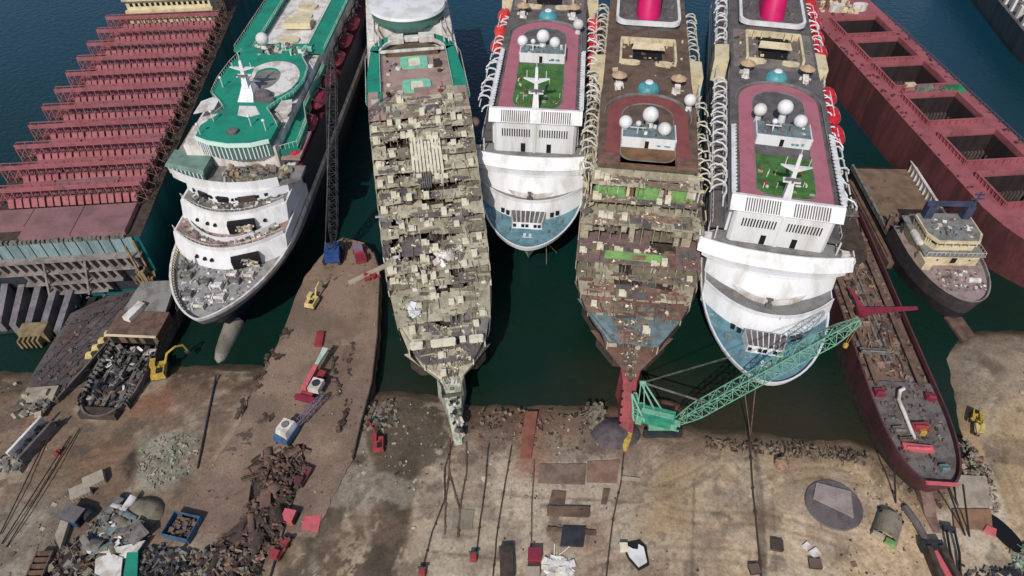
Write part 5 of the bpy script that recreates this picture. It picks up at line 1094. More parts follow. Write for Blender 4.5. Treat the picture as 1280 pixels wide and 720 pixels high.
# grid: fine where the photo looks, coarse outside
gx = np.concatenate([np.linspace(-420, -135, 40)[:-1], np.arange(-135, 172, .42), np.linspace(172, 520, 40)])
gy = np.concatenate([np.linspace(-260, 40, 36)[:-1], np.arange(40, 128, .42), np.linspace(128, 190, 30)])
X, Y = np.meshgrid(gx, gy); sd = poly_sd(X, Y, land)
sdn = sd+(fbm(X, Y, .11, 31)-.5)*7+(fbm(X, Y, .5, 32)-.5)*2.0
Z = ground_z(sd, X, Y)
base_l, base_c, base_r = L3(120, 102, 86), L3(163, 145, 123), L3(184, 160, 131)
fx_ = sstep(-60, -28, X)[..., None]; fr_ = sstep(20, 75, X)[..., None]
col = base_l*(1-fx_)+base_c*fx_; col = col*(1-fr_)+base_r*fr_
n1 = fbm(X, Y, .045, 5)[..., None]; n2 = fbm(X, Y, .22, 9)[..., None]; n3 = fbm(X, Y, .9, 12)[..., None]
col = col*(.78+.44*n1)*(.80+.40*n2)*(.76+.48*n3)
def blend(mask, c, k=1.0):
    global col
    m = np.clip(mask*k, 0, 1)[..., None]; col = col*(1-m)+c*m*(.8+.4*n2)
# wet brown margin at the water, with a pale wrack line
blend(1-sstep(4, 18, sdn), L3(98, 80, 65), .85)
blend(np.exp(-((sdn-5.5)/1.1)**2)*(fbm(X, Y, .3, 41) > .45), L3(158, 142, 118), .6)
blend(np.exp(-((sdn-8.5)/1.4)**2)*(fbm(X, Y, .25, 43) > .5), L3(74, 62, 52), .7)
blend(1-sstep(-1, 3, sdn), L3(62, 56, 44), .9)
def stain(pts, c, soft=2., k=1., z=2.2, ns=.3, na=3., seed=60):
    P = pxpoly(pts, z); d = poly_sd(X, Y, P)+(fbm(X, Y, ns, seed)-.5)*na; blend(sstep(-soft, soft, d), c, k)
def track(pts, wd, c, k=1., ns=.4, na=1.6, seed=80):
    P = pxpoly(pts); d = np.min([seg_d(X, Y, a, b) for a, b in zip(P[:-1], P[1:])], axis=0)+(fbm(X, Y, ns, seed)-.5)*na; blend(1-sstep(wd*.7, wd*1.25, d), c, k)
DK = L3(92, 82, 72); PALE = L3(170, 158, 140)
stain([(380, 520), (470, 520), (560, 490), (575, 560), (500, 570), (460, 620), (480, 690), (400, 640), (340, 700), (360, 600)], DK, 3, .75, ns=.16, na=12, seed=61)
track([(500, 560), (508, 610), (490, 650), (478, 690), (470, 760)], 2.6, L3(96, 86, 74), .95, na=3.5)
stain([(540, 490), (600, 500), (590, 550), (520, 560)], L3(86, 72, 60), 3, .85, na=6, seed=64)
stain([(545, 555), (820, 560), (800, 800), (520, 800)], L3(172, 160, 144), 4, .5, ns=.1, na=8, seed=66)
stain([(640, 510), (690, 515), (690, 600), (640, 590)], L3(128, 84, 66), 2.5, .7, na=5, seed=67)
stain([(590, 510), (640, 512), (650, 560), (600, 555)], L3(100, 84, 70), 3, .8, na=6, seed=68)
stain([(690, 520), (800, 520), (800, 575), (690, 570)], L3(118, 100, 84), 3, .7, na=7, seed=69)
stain([(830, 580), (870, 590), (860, 660), (800, 670), (810, 600)], L3(150, 124, 92), 3, .6, na=6, seed=70)
stain([(740, 650), (760, 650), (750, 800), (700, 800)], L3(138, 108, 92), 3, .6, na=5, seed=71)
stain([(170, 545), (250, 540), (240, 600), (180, 620)], L3(128, 132, 116), 2, .6, ns=.5, na=9, seed=72)
stain([(200, 500), (290, 490), (290, 540), (200, 530)], L3(112, 90, 76), 3, .6, na=6, seed=73)
stain([(160, 480), (215, 480), (215, 515), (160, 520)], L3(132, 94, 76), 2, .8, na=4, seed=74)
stain([(-20, 640), (80, 620), (80, 760), (-20, 760)], L3(128, 120, 108), 4, .7, na=7, seed=75)
stain([(90, 560), (165, 540), (140, 620), (90, 610)], L3(122, 92, 72), 4, .6, na=6, seed=76)
stain([(260, 560), (330, 540), (330, 640), (220, 690)], L3(134, 108, 88), 3, .6, na=5, seed=77)
stain([(260, 640), (340, 560), (385, 570), (360, 700), (250, 720)], L3(84, 66, 54), 2, .85, ns=.4, na=5, seed=78)
stain([(150, 580), (168, 560), (172, 580), (160, 600)], L3(60, 52, 46), .8, .9, na=2.5, seed=79)
stain([(1190, 500), (1300, 498), (1320, 640), (1240, 650)], L3(166, 144, 112), 3, .8, na=5, seed=81)
stain([(1180, 430), (1300, 415), (1300, 495), (1200, 500)], L3(138, 124, 108), 3, .8, na=7, seed=82)
stain([(1225, 440), (1262, 460), (1240, 475)], L3(98, 86, 74), 2, .8, na=5, seed=83)
stain([(900, 560), (1100, 560), (1090, 600), (900, 590)], L3(172, 152, 122), 3, .6, na=6, seed=84)
stain([(1195, 590), (1240, 588), (1262, 660), (1190, 640)], L3(186, 176, 158), 1.2, .9, na=2, seed=85)
stain([(1165, 640), (1240, 640), (1250, 690), (1160, 690)], L3(178, 166, 148), 1.5, .7, na=3, seed=86)
for px_, py_ in ((1055, 690), (945, 640), (715, 600), (585, 660), (1000, 610), (880, 690), (620, 560), (1040, 600)):
    stain([(px_-14, py_-8), (px_+14, py_-8), (px_+10, py_+9), (px_-12, py_+8)], L3(108, 96, 84), 2, .55, na=4, seed=int(px_))
for a, b in (((940, 490), (948, 600)), ((948, 600), (956, 740))): track([a, b], .55 if a[1] < 600 else .9, L3(84, 72, 60), .9, na=.8)
for a, b in (((965, 610), (972, 740)), ((868, 600), (864, 740)), ((640, 620), (800, 628)), ((320, 630), (480, 680)), ((700, 540), (690, 700)), ((540, 690), (640, 700))): track([a, b], .3, L3(112, 100, 86), .7, na=.5)
# mottled mud between the jetty and the chains: dark crust broken by scraped pale ground
mud = poly_sd(X, Y, pxpoly([(378, 510), (455, 505), (560, 500), (560, 560), (520, 600), (500, 720), (480, 800), (330, 800), (372, 640), (395, 560)]))
m_ = sstep(-1.5, 2.5, mud+(fbm(X, Y, .12, 401)-.5)*8); pat = fbm(X+4*fbm(X, Y, .2, 411), Y*.6+X*.2, .16, 403, 6)+(fbm(X, Y, .9, 413, 4)-.5)*.28
blend(m_*sstep(.435, .455, pat), L3(84, 74, 62), .92); blend(m_*(1-sstep(.385, .405, pat)), L3(158, 144, 125), .8)
track([(520, 540), (508, 600), (492, 640), (478, 690), (468, 770)], 2.6, L3(80, 70, 59), 1, ns=.25, na=3.5, seed=405)
edge = seg_d(X, Y, tuple(W(440, 572, 2)[:2]), tuple(W(395, 668, 2)[:2])); blend(np.exp(-(edge/1.5)**2)*(fbm(X, Y, .4, 407) > .4), L3(78, 66, 58), .7)
# sharper small scale breakup: scraped pale patches, oil, tyre marks
for sd_, c_, lo, hi, k_ in ((201, L3(172, 160, 143), .56, .66, .4), (203, L3(96, 84, 74), .58, .68, .45), (207, L3(124, 100, 84), .60, .66, .4), (209, L3(78, 68, 60), .70, .74, .5)):
    m_ = sstep(lo, hi, fbm(X, Y, .11, sd_, 6))*(sd > 3); blend(m_, c_, k_)
for sd_, c_ in ((211, L3(92, 80, 70)),):
    m_ = sstep(.70, .75, fbm(X, Y, .45, sd_, 4))*(sd > 3); blend(m_, c_, .5)
def ruts(pts, wd=1.3, c=L3(100, 86, 73), k=.32, seed=1):
    P = pxpoly(pts); Q = []
    for i in range(len(P)-1):          # smooth the line
        for t_ in range(6):
            p0, p1, p2, p3 = P[max(i-1, 0)], P[i], P[i+1], P[min(i+2, len(P)-1)]; u = t_/6
            Q.append(tuple(.5*((2*p1[j])+(-p0[j]+p2[j])*u+(2*p0[j]-5*p1[j]+4*p2[j]-p3[j])*u*u+(-p0[j]+3*p1[j]-3*p2[j]+p3[j])*u**3) for j in (0, 1)))
    Q.append(P[-1]); global Z
    for off in (-wd, wd):
        S = []
        for i, q_ in enumerate(Q):
            a, b = Q[max(i-1, 0)], Q[min(i+1, len(Q)-1)]; L_ = math.hypot(b[0]-a[0], b[1]-a[1])+1e-6; S.append((q_[0]-(b[1]-a[1])/L_*off, q_[1]+(b[0]-a[0])/L_*off))
        d = np.min([seg_d(X, Y, a, b) for a, b in zip(S[:-1], S[1:])], axis=0); g = np.exp(-(d/.42)**2)*(.4+.6*fbm(X, Y, .25, 500+seed))
        blend(g, c, k); Z -= g*.12; Z += np.exp(-((d-.75)/.3)**2)*.05
for i, p in enumerate(([(900, 760), (890, 680), (930, 620), (1010, 590), (1080, 600)], [(1100, 720), (1060, 680), (960, 650), (840, 640), (800, 600), (830, 570)], [(600, 760), (640, 690), (760, 640), (860, 600), (900, 575)], [(230, 760), (140, 620), (160, 560), (240, 520), (300, 505)], [(0, 600), (70, 590), (150, 570), (260, 600)], [(420, 760), (440, 680), (520, 640), (640, 640)], [(1140, 760), (1130, 690), (1090, 640), (1110, 600)], [(1270, 640), (1250, 580), (1230, 520), (1260, 470)], [(30, 740), (60, 640), (130, 600)], [(700, 760), (740, 700), (840, 690), (960, 700), (1080, 740)])): ruts(p, seed=i)
nv = X.size; me = bpy.data.meshes.new("ground"); H_, W_ = X.shape
idx = np.arange(nv).reshape(H_, W_); F = np.stack([idx[:-1,:-1], idx[:-1,1:], idx[1:,1:], idx[1:,:-1]], -1).reshape(-1, 4)
me.vertices.add(nv); me.vertices.foreach_set("co", np.stack([X, Y, Z], -1).reshape(-1).astype(np.float32))
me.loops.add(F.size); me.loops.foreach_set("vertex_index", F.reshape(-1).astype(np.int32))
me.polygons.add(len(F)); me.polygons.foreach_set("loop_start", np.arange(0, F.size, 4, dtype=np.int32)); me.polygons.foreach_set("loop_total", np.full(len(F), 4, np.int32))
me.update(); me.polygons.foreach_set("use_smooth", [True]*len(F))
ca = me.color_attributes.new("soil", 'FLOAT_COLOR', 'POINT'); ca.data.foreach_set("color", np.concatenate([np.clip(col, 0, 1), np.ones(X.shape+(1,))], -1).reshape(-1).astype(np.float32))
gm = bpy.data.materials.new("yard_soil"); gm.use_nodes = True; n = gm.node_tree.nodes; l = gm.node_tree.links; b = n["Principled BSDF"]; b.inputs["Roughness"].default_value = .9; b.inputs["Specular IOR Level"].default_value = .2
at = n.new("ShaderNodeAttribute"); at.attribute_name = "soil"; tc = n.new("ShaderNodeTexCoord")
nz = n.new("ShaderNodeTexNoise"); nz.inputs["Scale"].default_value = 1.6; nz.inputs["Detail"].default_value = 8; nz.inputs["Roughness"].default_value = .7; l.new(tc.outputs["Object"], nz.inputs["Vector"])
mr = n.new("ShaderNodeMapRange"); mr.inputs[1].default_value = .3; mr.inputs[2].default_value = .7; mr.inputs[3].default_value = .64; mr.inputs[4].default_value = 1.34; l.new(nz.outputs[0], mr.inputs[0])
vm = n.new("ShaderNodeVectorMath"); vm.operation = 'SCALE'; l.new(at.outputs["Color"], vm.inputs[0]); l.new(mr.outputs[0], vm.inputs[3]); l.new(vm.outputs[0], b.inputs["Base Color"])
bp = n.new("ShaderNodeBump"); bp.inputs["Strength"].default_value = .5; bp.inputs["Distance"].default_value = .25; l.new(nz.outputs[0], bp.inputs["Height"]); l.new(bp.outputs[0], b.inputs["Normal"])
me.materials.append(gm); go = bpy.data.objects.new("ground", me); COL.objects.link(go); go['kind'] = 'structure'

wm = bpy.data.materials.new("sea_water"); wm.use_nodes = True; n = wm.node_tree.nodes; l = wm.node_tree.links; b = n["Principled BSDF"]
b.inputs["Roughness"].default_value = .1; b.inputs["IOR"].default_value = 1.33; b.inputs["Specular IOR Level"].default_value = .5
tc = n.new("ShaderNodeTexCoord"); sp = n.new("ShaderNodeSeparateXYZ"); l.new(tc.outputs["Object"], sp.inputs[0])
nz = n.new("ShaderNodeTexNoise"); nz.inputs["Scale"].default_value = .018; nz.inputs["Detail"].default_value = 4; l.new(tc.outputs["Object"], nz.inputs["Vector"])
ad = n.new("ShaderNodeMath"); ad.operation = 'MULTIPLY_ADD'; l.new(nz.outputs[0], ad.inputs[0]); ad.inputs[1].default_value = 90; l.new(sp.outputs["Y"], ad.inputs[2])
cr = n.new("ShaderNodeValToRGB"); mr = n.new("ShaderNodeMapRange"); mr.inputs[1].default_value = 125; mr.inputs[2].default_value = 360; l.new(ad.outputs[0], mr.inputs[0]); l.new(mr.outputs[0], cr.inputs[0])
e = cr.color_ramp.elements; e[0].position = 0; e[0].color = (.030, .027, .017, 1); e[1].position = 1; e[1].color = (.004, .034, .060, 1)
x_ = e.new(.13); x_.color = (.005, .020, .013, 1); x_ = e.new(.4); x_.color = (.003, .024, .022, 1); x_ = e.new(.7); x_.color = (.004, .031, .044, 1)
l.new(cr.outputs[0], b.inputs["Base Color"])
n2_ = n.new("ShaderNodeTexNoise"); n2_.inputs["Scale"].default_value = .38; n2_.inputs["Detail"].default_value = 9; n2_.inputs["Roughness"].default_value = .62; l.new(tc.outputs["Object"], n2_.inputs["Vector"])
bp = n.new("ShaderNodeBump"); bp.inputs["Strength"].default_value = .6; bp.inputs["Distance"].default_value = .5; l.new(n2_.outputs[0], bp.inputs["Height"]); l.new(bp.outputs[0], b.inputs["Normal"])
wb = MB(); wb.add([(-2500, 60, 0), (2500, 60, 0), (2500, 4000, 0), (-2500, 4000, 0)], [(0, 1, 2, 3)]); wo_ = wb.build("sea", wm); wo_['kind'] = 'structure'

# ------------------------------------------------------------------ the long earth covered jetty
JL = [(200, 660), (240, 600), (290, 540), (320, 480), (350, 420), (380, 345), (400, 320)]; JR = [(392, 668), (412, 620), (440, 570), (450, 530), (465, 480), (472, 420), (475, 340)]
def jz(y): return 2.4+1.8*min(max((y-76)/22, 0), 1)
rows = []
for a, c in zip(JL, JR):
    p = W(*a, 4); q = W(*c, 4); rows.append((p, q))
rows += [(W(412, 306, 4), W(468, 318, 4)), (W(428, 297, 4), W(455, 304, 4))]
fine = []
for (p, q), (p2, q2) in zip(rows[:-1], rows[1:]):
    for k in range(8): fine.append((p.lerp(p2, k/8), q.lerp(q2, k/8)))
fine.append(rows[-1]); rg = random.Random(4); rings = []
for i, (p, q) in enumerate(fine):
    r = []
    for k in range(33):
        f = k/32; c = p.lerp(q, f); e_ = rg.uniform(-.28, .28) if k in (0, 32) else 0
        zz = jz(c.y)+rg.uniform(-.06, .06)+(-.5 if k == 0 else 0)
        if p.y > 96 and .55 < f < .78 and 96 < c.y < 112: zz -= .5
        r.append((c.x+e_, c.y+rg.uniform(-.1, .1), zz))
    rings.append([(r[0][0]-.4, r[0][1], -3)]+r+[(r[-1][0]+.15, r[-1][1], -3)])
j = MB(); j.loft(rings, 0, False); j.add([rings[-1][i] for i in range(len(rings[-1]))], [tuple(range(len(rings[-1])))])
jo = tag(j.build("jetty", earth), "long brown earth topped jetty running out between the teal decked and the terraced ship", "jetty")
kb = MB()
for (p, q), (p2, q2) in zip(fine[16:-8], fine[17:-7]): kb.rb(((q.x+q2.x)/2, (q.y+q2.y)/2, jz(q.y)-.6), (.25, (q2-q).length+.1, 2.0), math.atan2(q2.y-q.y, q2.x-q.x)-math.pi/2)
kb.build("sheet_pile_edge", rust_dark, jo)

# small litter strewn over the whole yard
lt = MB(); q = random.Random(77); k = 0
while k < 1500:
    x, y = q.uniform(-135, 150), q.uniform(42, 112); i = int(np.searchsorted(gx, x))-1; j_ = int(np.searchsorted(gy, y))-1
    if sd[j_, i] < 4: continue
    if fbm(np.array([x]), np.array([y]), .06, 301)[0] < q.uniform(.48, .66): continue
    k += 1; a = q.uniform(.12, .5) if q.random() < .9 else q.uniform(.5, 1.3)
    lt.rb((x, y, Z[j_, i]+.06), (a, a*q.uniform(.3, 1), q.uniform(.05, .3)), q.uniform(0, 3.1), q.uniform(-.3, .3), q.uniform(-.3, .3), q.choice((0, 0, 1, 1, 2, 3, 4)))
lo_ = lt.build("ground_litter", [rust_dark, olive_d, concrete, tan, rusty]); tag(lo_, "small scraps and stones strewn over the bare yard", "litter", kind="stuff")
# ------------------------------------------------------------------ cranes
def gz(px, py): return 2.1
crane = thing("lattice_boom_crane", "green crane on the beach with its lattice boom reaching over the white ship's bow", "crane", W(826, 533, 2.3))
cp = crane.location; c0 = (-cp.x, -cp.y, -cp.z)
tip = W(1074, 401, 40)-cp; foot = W(846, 527, 5.0)-cp
u = MB()
for sg in (-1, 1):
    u.prism(rrect(-4.6, 4.6, sg*2.4-.7, sg*2.4+.7, .6), 0, 1.3)
    for k in range(13): u.bx(-4.4+k*.7, -4.1+k*.7, sg*2.4-.75, sg*2.4+.75, 1.28, 1.4)
u.build("crawler_track", dark_steel, crane)
ub = MB(); ub.bx(-3.4, 3.4, -2, 2, 1.2, 2.2); ub.lathe([(1.9, 0), (1.9, .5)], (0, 0, 2.2), 16); ub.build("undercarriage", crane_green, crane)
hs = MB(); hs.rb((-1.6, .1, 3.9), (8.2, 3.6, 2.4), -.28); hs.build("machine_house", cab_green, crane)
hs = MB(); hs.rb((-1.6, .1, 5.2), (7.4, 1.2, .4), -.28); hs.rb((-5.2, 1.2, 3.6), (1.4, 4.2, 3.0), -.28); hs.build("counterweight", crane_green, crane)
hs = MB(); hs.rb((2.4, -2.2, 3.8), (2.0, 1.6, 2.2), -.28); cb = hs.build("cab", crane_green, crane)
hs = MB(); hs.rb((3.1, -2.4, 4.1), (.8, 1.7, 1.2), -.28); hs.build("cab_window", glass, cb)
bm_ = MB(); lattice(bm_, foot, tip, 2.7, 22, .12, up=(.4, -.5, .7), taper0=.5, taper1=.35, rr=.085); bm_.build("boom", crane_green, crane)
bp_ = MB(); bp_.loft([[tuple(foot+(tip-foot)*f+Vector((0, 0, 1.2))+a) for a in (Vector((-.25,-.45,0)), Vector((.25,.45,0)), Vector((.25,.45,.12)), Vector((-.25,-.45,.12)))] for f in (.12, .5, .93)], 0, True, True, True); bp_.build("boom_walkway", crane_green, crane)
gf = MB(); top = Vector((-4.6, 6.4, 8.6))
for sg in (-1, 1):
    gf.tube((-1+sg*.9, 1.2, 4.6), top+Vector((sg*.4, 0, 0)), .22, 6); gf.tube((-5.4+sg*.8, .5, 4.8), top+Vector((sg*.4, 0, 0)), .14, 6)
gf.tube(top-Vector((.7, 0, 0)), top+Vector((.7, 0, 0)), .5, 8); gf.tube((-4.6, -1.2, 4), (-7.6, 3, 9.0), .26, 6); gf.tube((-6.8, -.4, 3.4), (-7.6, 3, 9.0), .26, 6); lattice(gf, (-6.8, -1.2, 4.2), (-6.4, 4.6, 7.0), 1.2, 5, .12); gf.build("gantry", crane_green, crane)
pd = MB()
for sg in (-.4, .4): pd.tube(top+Vector((sg, 0, 0)), foot.lerp(tip, .18)+Vector((sg, 0, 1.2)), .1, 5); pd.tube(top+Vector((sg, 0, 0)), tip+Vector((sg, 0, .6)), .05, 4)
pd.build("pendant_rope", scrap_grey, crane)
hk = MB()
for sg in (-.5, .5): hk.tube(tip+Vector((sg, 0, -.2)), tip+Vector((sg*.4, 0, -7)), .045, 4)
hk.lathe([(.1, 0), (.5, .4), (.5, 1.2), (.1, 1.6)], tuple(tip+Vector((0, 0, -8.4))), 8); hk.build("hook_block", yellow, crane)

bl = thing("lattice_boom_crane", "blue crane at the tip of the jetty with dark lattice boom standing nearly upright", "crane", W(418, 322, 4.1)); bpz = bl.location
t2 = W(414, 66, 62)-bpz
u = MB()
for sg in (-1, 1): u.prism(rrect(sg*2.2-.6, sg*2.2+.6, -3.4, 3.4, .5), 0, 1.2)
u.build("crawler_track", dark_steel, bl)
hs = MB(); hs.rb((0, -.6, 2.7), (4.2, 5.6, 2.6), .15); hs.build("machine_house", crane_blue, bl)
hs = MB(); hs.rb((.6, -3.4, 2.6), (3.8, 1.2, 1.8), .15); hs.build("counterweight", crane_blue, bl)
hs = MB(); hs.rb((2.3, 1.8, 3.2), (1.4, 1.8, 2.0), .15); hs.build("cab", glass, bl)
bm_ = MB(); lattice(bm_, (0, 1.8, 3.2), t2, 2.3, 30, .14, up=(0, -1, .2), taper0=.4, taper1=.4); bm_.build("boom", dark_steel, bl)
gf = MB(); gf.tube((-1, -1, 4), (0, -4, 9.5), .2, 5); gf.tube((1, -1, 4), (0, -4, 9.5), .2, 5); gf.tube((0, -4, 9.5), t2, .06, 4); gf.tube((0, 2, 3), (0, -4, 9.5), .1, 4); gf.build("gantry", scrap_grey, bl)

# ------------------------------------------------------------------ machines
def excavator(label, px, py, z, rz, m, arm_rz=0., s=1.):
    o = thing("excavator", label, "excavator", W(px, py, z), rz)
    u = MB()
    for sg in (-1, 1): u.prism(rrect(sg*1.25*s-.32*s, sg*1.25*s+.32*s, -2.1*s, 2.1*s, .3*s), 0, .85*s)
    u.build("crawler_track", dark_steel, o)
    h = MB(); h.prism([(-1.4*s, -2.4*s), (1.4*s, -2.4*s), (1.4*s, 1.4*s), (-1.4*s, 1.4*s)], .95*s, 2.1*s, 0, [(-1.25*s, -2.1*s), (1.25*s, -2.1*s), (1.25*s, 1.3*s), (-1.25*s, 1.3*s)]); h.build("body", m, o)
    c = MB(); c.bx(-1.4*s, -.3*s, -.2*s, 1.7*s, 1.2*s, 2.9*s); cb = c.build("cab", m, o)
    g = MB(); g.bx(-1.43*s, -.27*s, .1*s, 1.73*s, 1.9*s, 2.7*s); g.build("cab_window", glass, cb)
    e = MB(); e.bx(-.2*s, .9*s, -1.8*s, -.6*s, 2.1*s, 2.35*s); e.tube((.6*s, -.3*s, 2.0*s), (.6*s, -.3*s, 2.8*s), .09*s, 6); e.build("engine_cover", rubber, o)
    R_ = lambda p: (p[0]*math.cos(arm_rz)-p[1]*math.sin(arm_rz), p[0]*math.sin(arm_rz)+p[1]*math.cos(arm_rz), p[2])
    a = MB(); P = [R_((.3*s, y*s, zz*s)) for y, zz in ((1.2, 1.6), (2.6, 3.9), (4.6, 4.1), (6.0, 3.2))]; a.pipe(P, .24*s, 6); a.pipe([P[-1], R_((.3*s, 6.4*s, 1.0*s))], .2*s, 6); a.build("boom", m, o)
    b = MB(); q = R_((.3*s, 6.3*s, .8*s)); b.rb(q, (1.1*s, .8*s, .8*s), arm_rz, .5); b.build("bucket", dark_steel, o)
    return o
excavator("yellow excavator on the mud between the gutted coaster and the jetty", 202, 466, 1.6, .25, yellow, -.9, 1.25)
excavator("tan excavator parked near the top of the earth jetty below the blue crane", 392, 380, 4.1, -.25, pale_yellow, 0, 1.0)
excavator("small yellow excavator on the sandy bank at the right", 1218, 524, 2.0, 2.6, yellow, .2, .8)
excavator("red excavator in the muddy corner beside the jetty wall", 474, 557, 2.0, .1, red_m, .5, .95)
# red mobile crane on the jetty
mc = thing("mobile_crane", "red mobile crane with pale folded boom parked on the jetty beside a red plate", "crane", W(393, 484, 4.1), -.28)
b = MB(); b.bx(-1.5, 1.5, -4.6, 4.2, .7, 1.7); b.build("chassis", red_m, mc)
for sg in (-1, 1):
    for y in (-3.4, -1.8, 1.2, 2.8):
        w_ = MB(); w_.tube((sg*1.15, y, .6), (sg*1.6, y, .6), .6, 10); w_.build("wheel", rubber, mc)
b = MB(); b.bx(.1, 2.9, -2.6, .8, 1.7, 3.2); k_ = b.build("cab", white_worn, mc)
b = MB(); b.lathe([(.95, 0), (.95, .25), (.5, .3)], (1.5, -.7, 3.2), 16); b.build("roof_fan", dark_steel, k_)
b = MB(); b.bx(-2.2, 2.6, -5.2, -4.0, 1.0, 2.2); b.build("rear_bumper", crimson, mc)
b = MB(); b.loft([[(-1.6,-2.6,1.9),(-.3,-2.6,1.9),(-.3,-2.6,2.9),(-1.6,-2.6,2.9)],[(-1.5,4.2,2.6),(-.4,4.2,2.6),(-.4,4.2,3.5),(-1.5,4.2,3.5)]], 0, True, True, True); bo = b.build("boom", pinkish, mc)
b = MB(); b.loft([[(-1.4,4.2,2.7),(-.5,4.2,2.7),(-.5,4.2,3.4),(-1.4,4.2,3.4)],[(-1.7,9.4,3.2),(-.2,9.4,3.2),(-.2,9.4,3.8),(-1.7,9.4,3.8)]], 0, True, True, True); b.build("boom_head", mat("pale_mint", C(176, 196, 184), C(150, 172, 160)), bo)
bc = thing("crawler_crane", "white and blue crane cab at the jetty foot above the brown scrap heap", "crane", W(361, 545, 3.2), -.35)
b = MB()
for sg in (-1, 1): b.prism(rrect(sg*1.5-.4, sg*1.5+.4, -2.4, 2.4, .4), 0, 1.0)
b.build("crawler_track", dark_steel, bc)
b = MB(); b.bx(-1.9, 1.9, -2.8, 2.2, 1.0, 2.6); b.build("lower_body", blue_m, bc)
b = MB(); b.prism([(-1.8, -1.6), (1.6, -2.2), (1.7, 2.2), (-1.7, 2.2)], 2.6, 4.2, 0, [(-1.5, -1.2), (1.3, -1.7), (1.4, 1.9), (-1.4, 1.9)]); k_ = b.build("cab", white_worn, bc)
b = MB(); b.lathe([(.85, 0), (.85, .25)], (-.1, .4, 4.2), 14); b.build("roof_fan", scrap_grey, k_)
b = MB(); lattice(b, (1.4, 2.0, 2.6), (3.4, 10.5, 3.4), 1.2, 8, .09); b.build("boom", mat("violet_grey", C(120, 104, 124)), bc)
tr = thing("tractor_unit", "red machine with violet cover at the outer right corner of the jetty", "tractor", W(450, 321, 4.1), .35)
b = MB(); b.bx(-1.4, 1.4, -3.6, 3, .7, 1.7); b.build("chassis", red_m, tr)
for sg in (-1, 1):
    for y in (-2.6, 2): w_ = MB(); w_.tube((sg*1.1, y, .6), (sg*1.55, y, .6), .6, 10); w_.build("wheel", rubber, tr)
b = MB(); b.bx(-1.3, 1.3, .4, 2.8, 1.7, 3.0); b.build("cab", mat("violet_grey", C(120, 104, 124)), tr)
b = MB(); b.bx(-1.5, 1.5, -3.8, -1.6, 1.7, 2.7); b.build("counterweight", crimson, tr)

def slab(name, label, cat, pts, z, h, m, group=None):
    P = [W(x, y, z) for x, y in pts]; c = sum(P, Vector())/len(P)
    b = MB(); b.prism([(p.x-c.x, p.y-c.y) for p in P], 0, h); o = b.build(name, m); o.location = (c.x, c.y, z-.03)
    return tag(o, label, cat, group)
rp = thing("loading_ramp", "pale beam ramp leaning at the right edge of the jetty near its tip", "ramp", W(463, 345, 4.1))
b = MB(); b.rb((0, 0, 1.1), (13, 1.5, .5), .55, 0, -.1); b.build("ramp_beam", concrete, rp); b = MB(); b.rb((2, .6, .5), (1.2, 1.2, 1.2)); b.rb((-4.2, -2.8, .4), (1, 1, .8)); b.build("ramp_block", concrete, rp)
for k, (px, py) in enumerate(((452, 353), (461, 350))):
    b = MB()
    for i in range(9): b.rb((R.uniform(-1.2, 1.2), R.uniform(-.9, .9), R.uniform(.2, 1.2)), (R.uniform(.5, 1.4), R.uniform(.4, 1), R.uniform(.4, 1)), R.uniform(0, 3), R.uniform(-.4,.4))
    o = b.build("scrap_bundle", red_m); o.location = W(px+8, py-4, 4.1); tag(o, ("red scrap bundle under the pale ramp on the jetty", "red scrap bundle beside the pale ramp at the jetty edge")[k], "scrap", "red scrap by the ramp")
slab("steel_plate", "bright red steel plate lying on the jetty between the tan excavator and the red crane", "steel plate", [(393, 434), (403, 434), (406, 417), (397, 416)], 4.2, .9, red_m)
slab("steel_plate", "flat pink plate lying on the ground beside the jetty rail", "steel plate", [(377, 662), (398, 664), (402, 644), (380, 645)], 2.45, .12, pinkish)
o = thing("skip_container", "small pink box with a dark open side at the scrap rail", "container", W(363, 648, 2.3), -.2)
b = MB(); b.bx(-1.3, 1.3, -1.4, 1.2, 0, 1.9); b.build("box_body", pinkish, o); b = MB(); b.bx(1.3, 1.7, -1.2, 1.3, 0, 1.7); b.build("open_side", dark, o)
def loader(label, px, py, z, rz, m):
    o = thing("crushed_machine", label, "scrap machine", W(px, py, z), rz)
    b = MB(); b.rb((0, 0, .9), (1.9, 4.6, 1.0), 0, .06); b.build("frame", m, o)
    b = MB(); b.rb((0, -1.6, 1.9), (1.7, 1.5, 1.2), .1); b.build("cab", m, o)
    b = MB(); clutter(b, -1, 1, -.6, 2.2, 1.3, 14, .3, .9, .9, 1, tilt=.6); b.build("wreckage", rusty, o)
    b = MB(); b.tube((-1.0, 1.4, .5), (1.0, 1.4, .5), .5, 8); b.tube((-1.0, -1.4, .5), (1.0, -1.4, .5), .5, 8); b.build("wheel_axle", rubber, o)
loader("red crushed machine at the lower end of the scrap rail, below the pink box", 352, 688, 2.3, -.35, red_m)
loader("dark red crushed machine beside the scrap rail, above the flat pink plate", 381, 598, 2.3, -.35, hull_red)
# rail lines along the scrap heap
for k, (a, b_, lab) in enumerate((((385, 560), (335, 730), "dark steel rail beside the brown scrap heap, nearer the pink plate"), ((270, 470), (247, 585), "dark cable strip running down from the water left of the jetty"))):
    t = MB(); P = [W(a[0]+(b_[0]-a[0])*i/8, a[1]+(b_[1]-a[1])*i/8, 2.5+.0*i) for i in range(9)]
    for p, q in zip(P[:-1], P[1:]): t.rb((p+q)/2, (.3, (q-p).length+.05, .45), math.atan2(q.y-p.y, q.x-p.x)-math.pi/2)
    tag(t.build("steel_rail", dark_steel), lab, "rail")

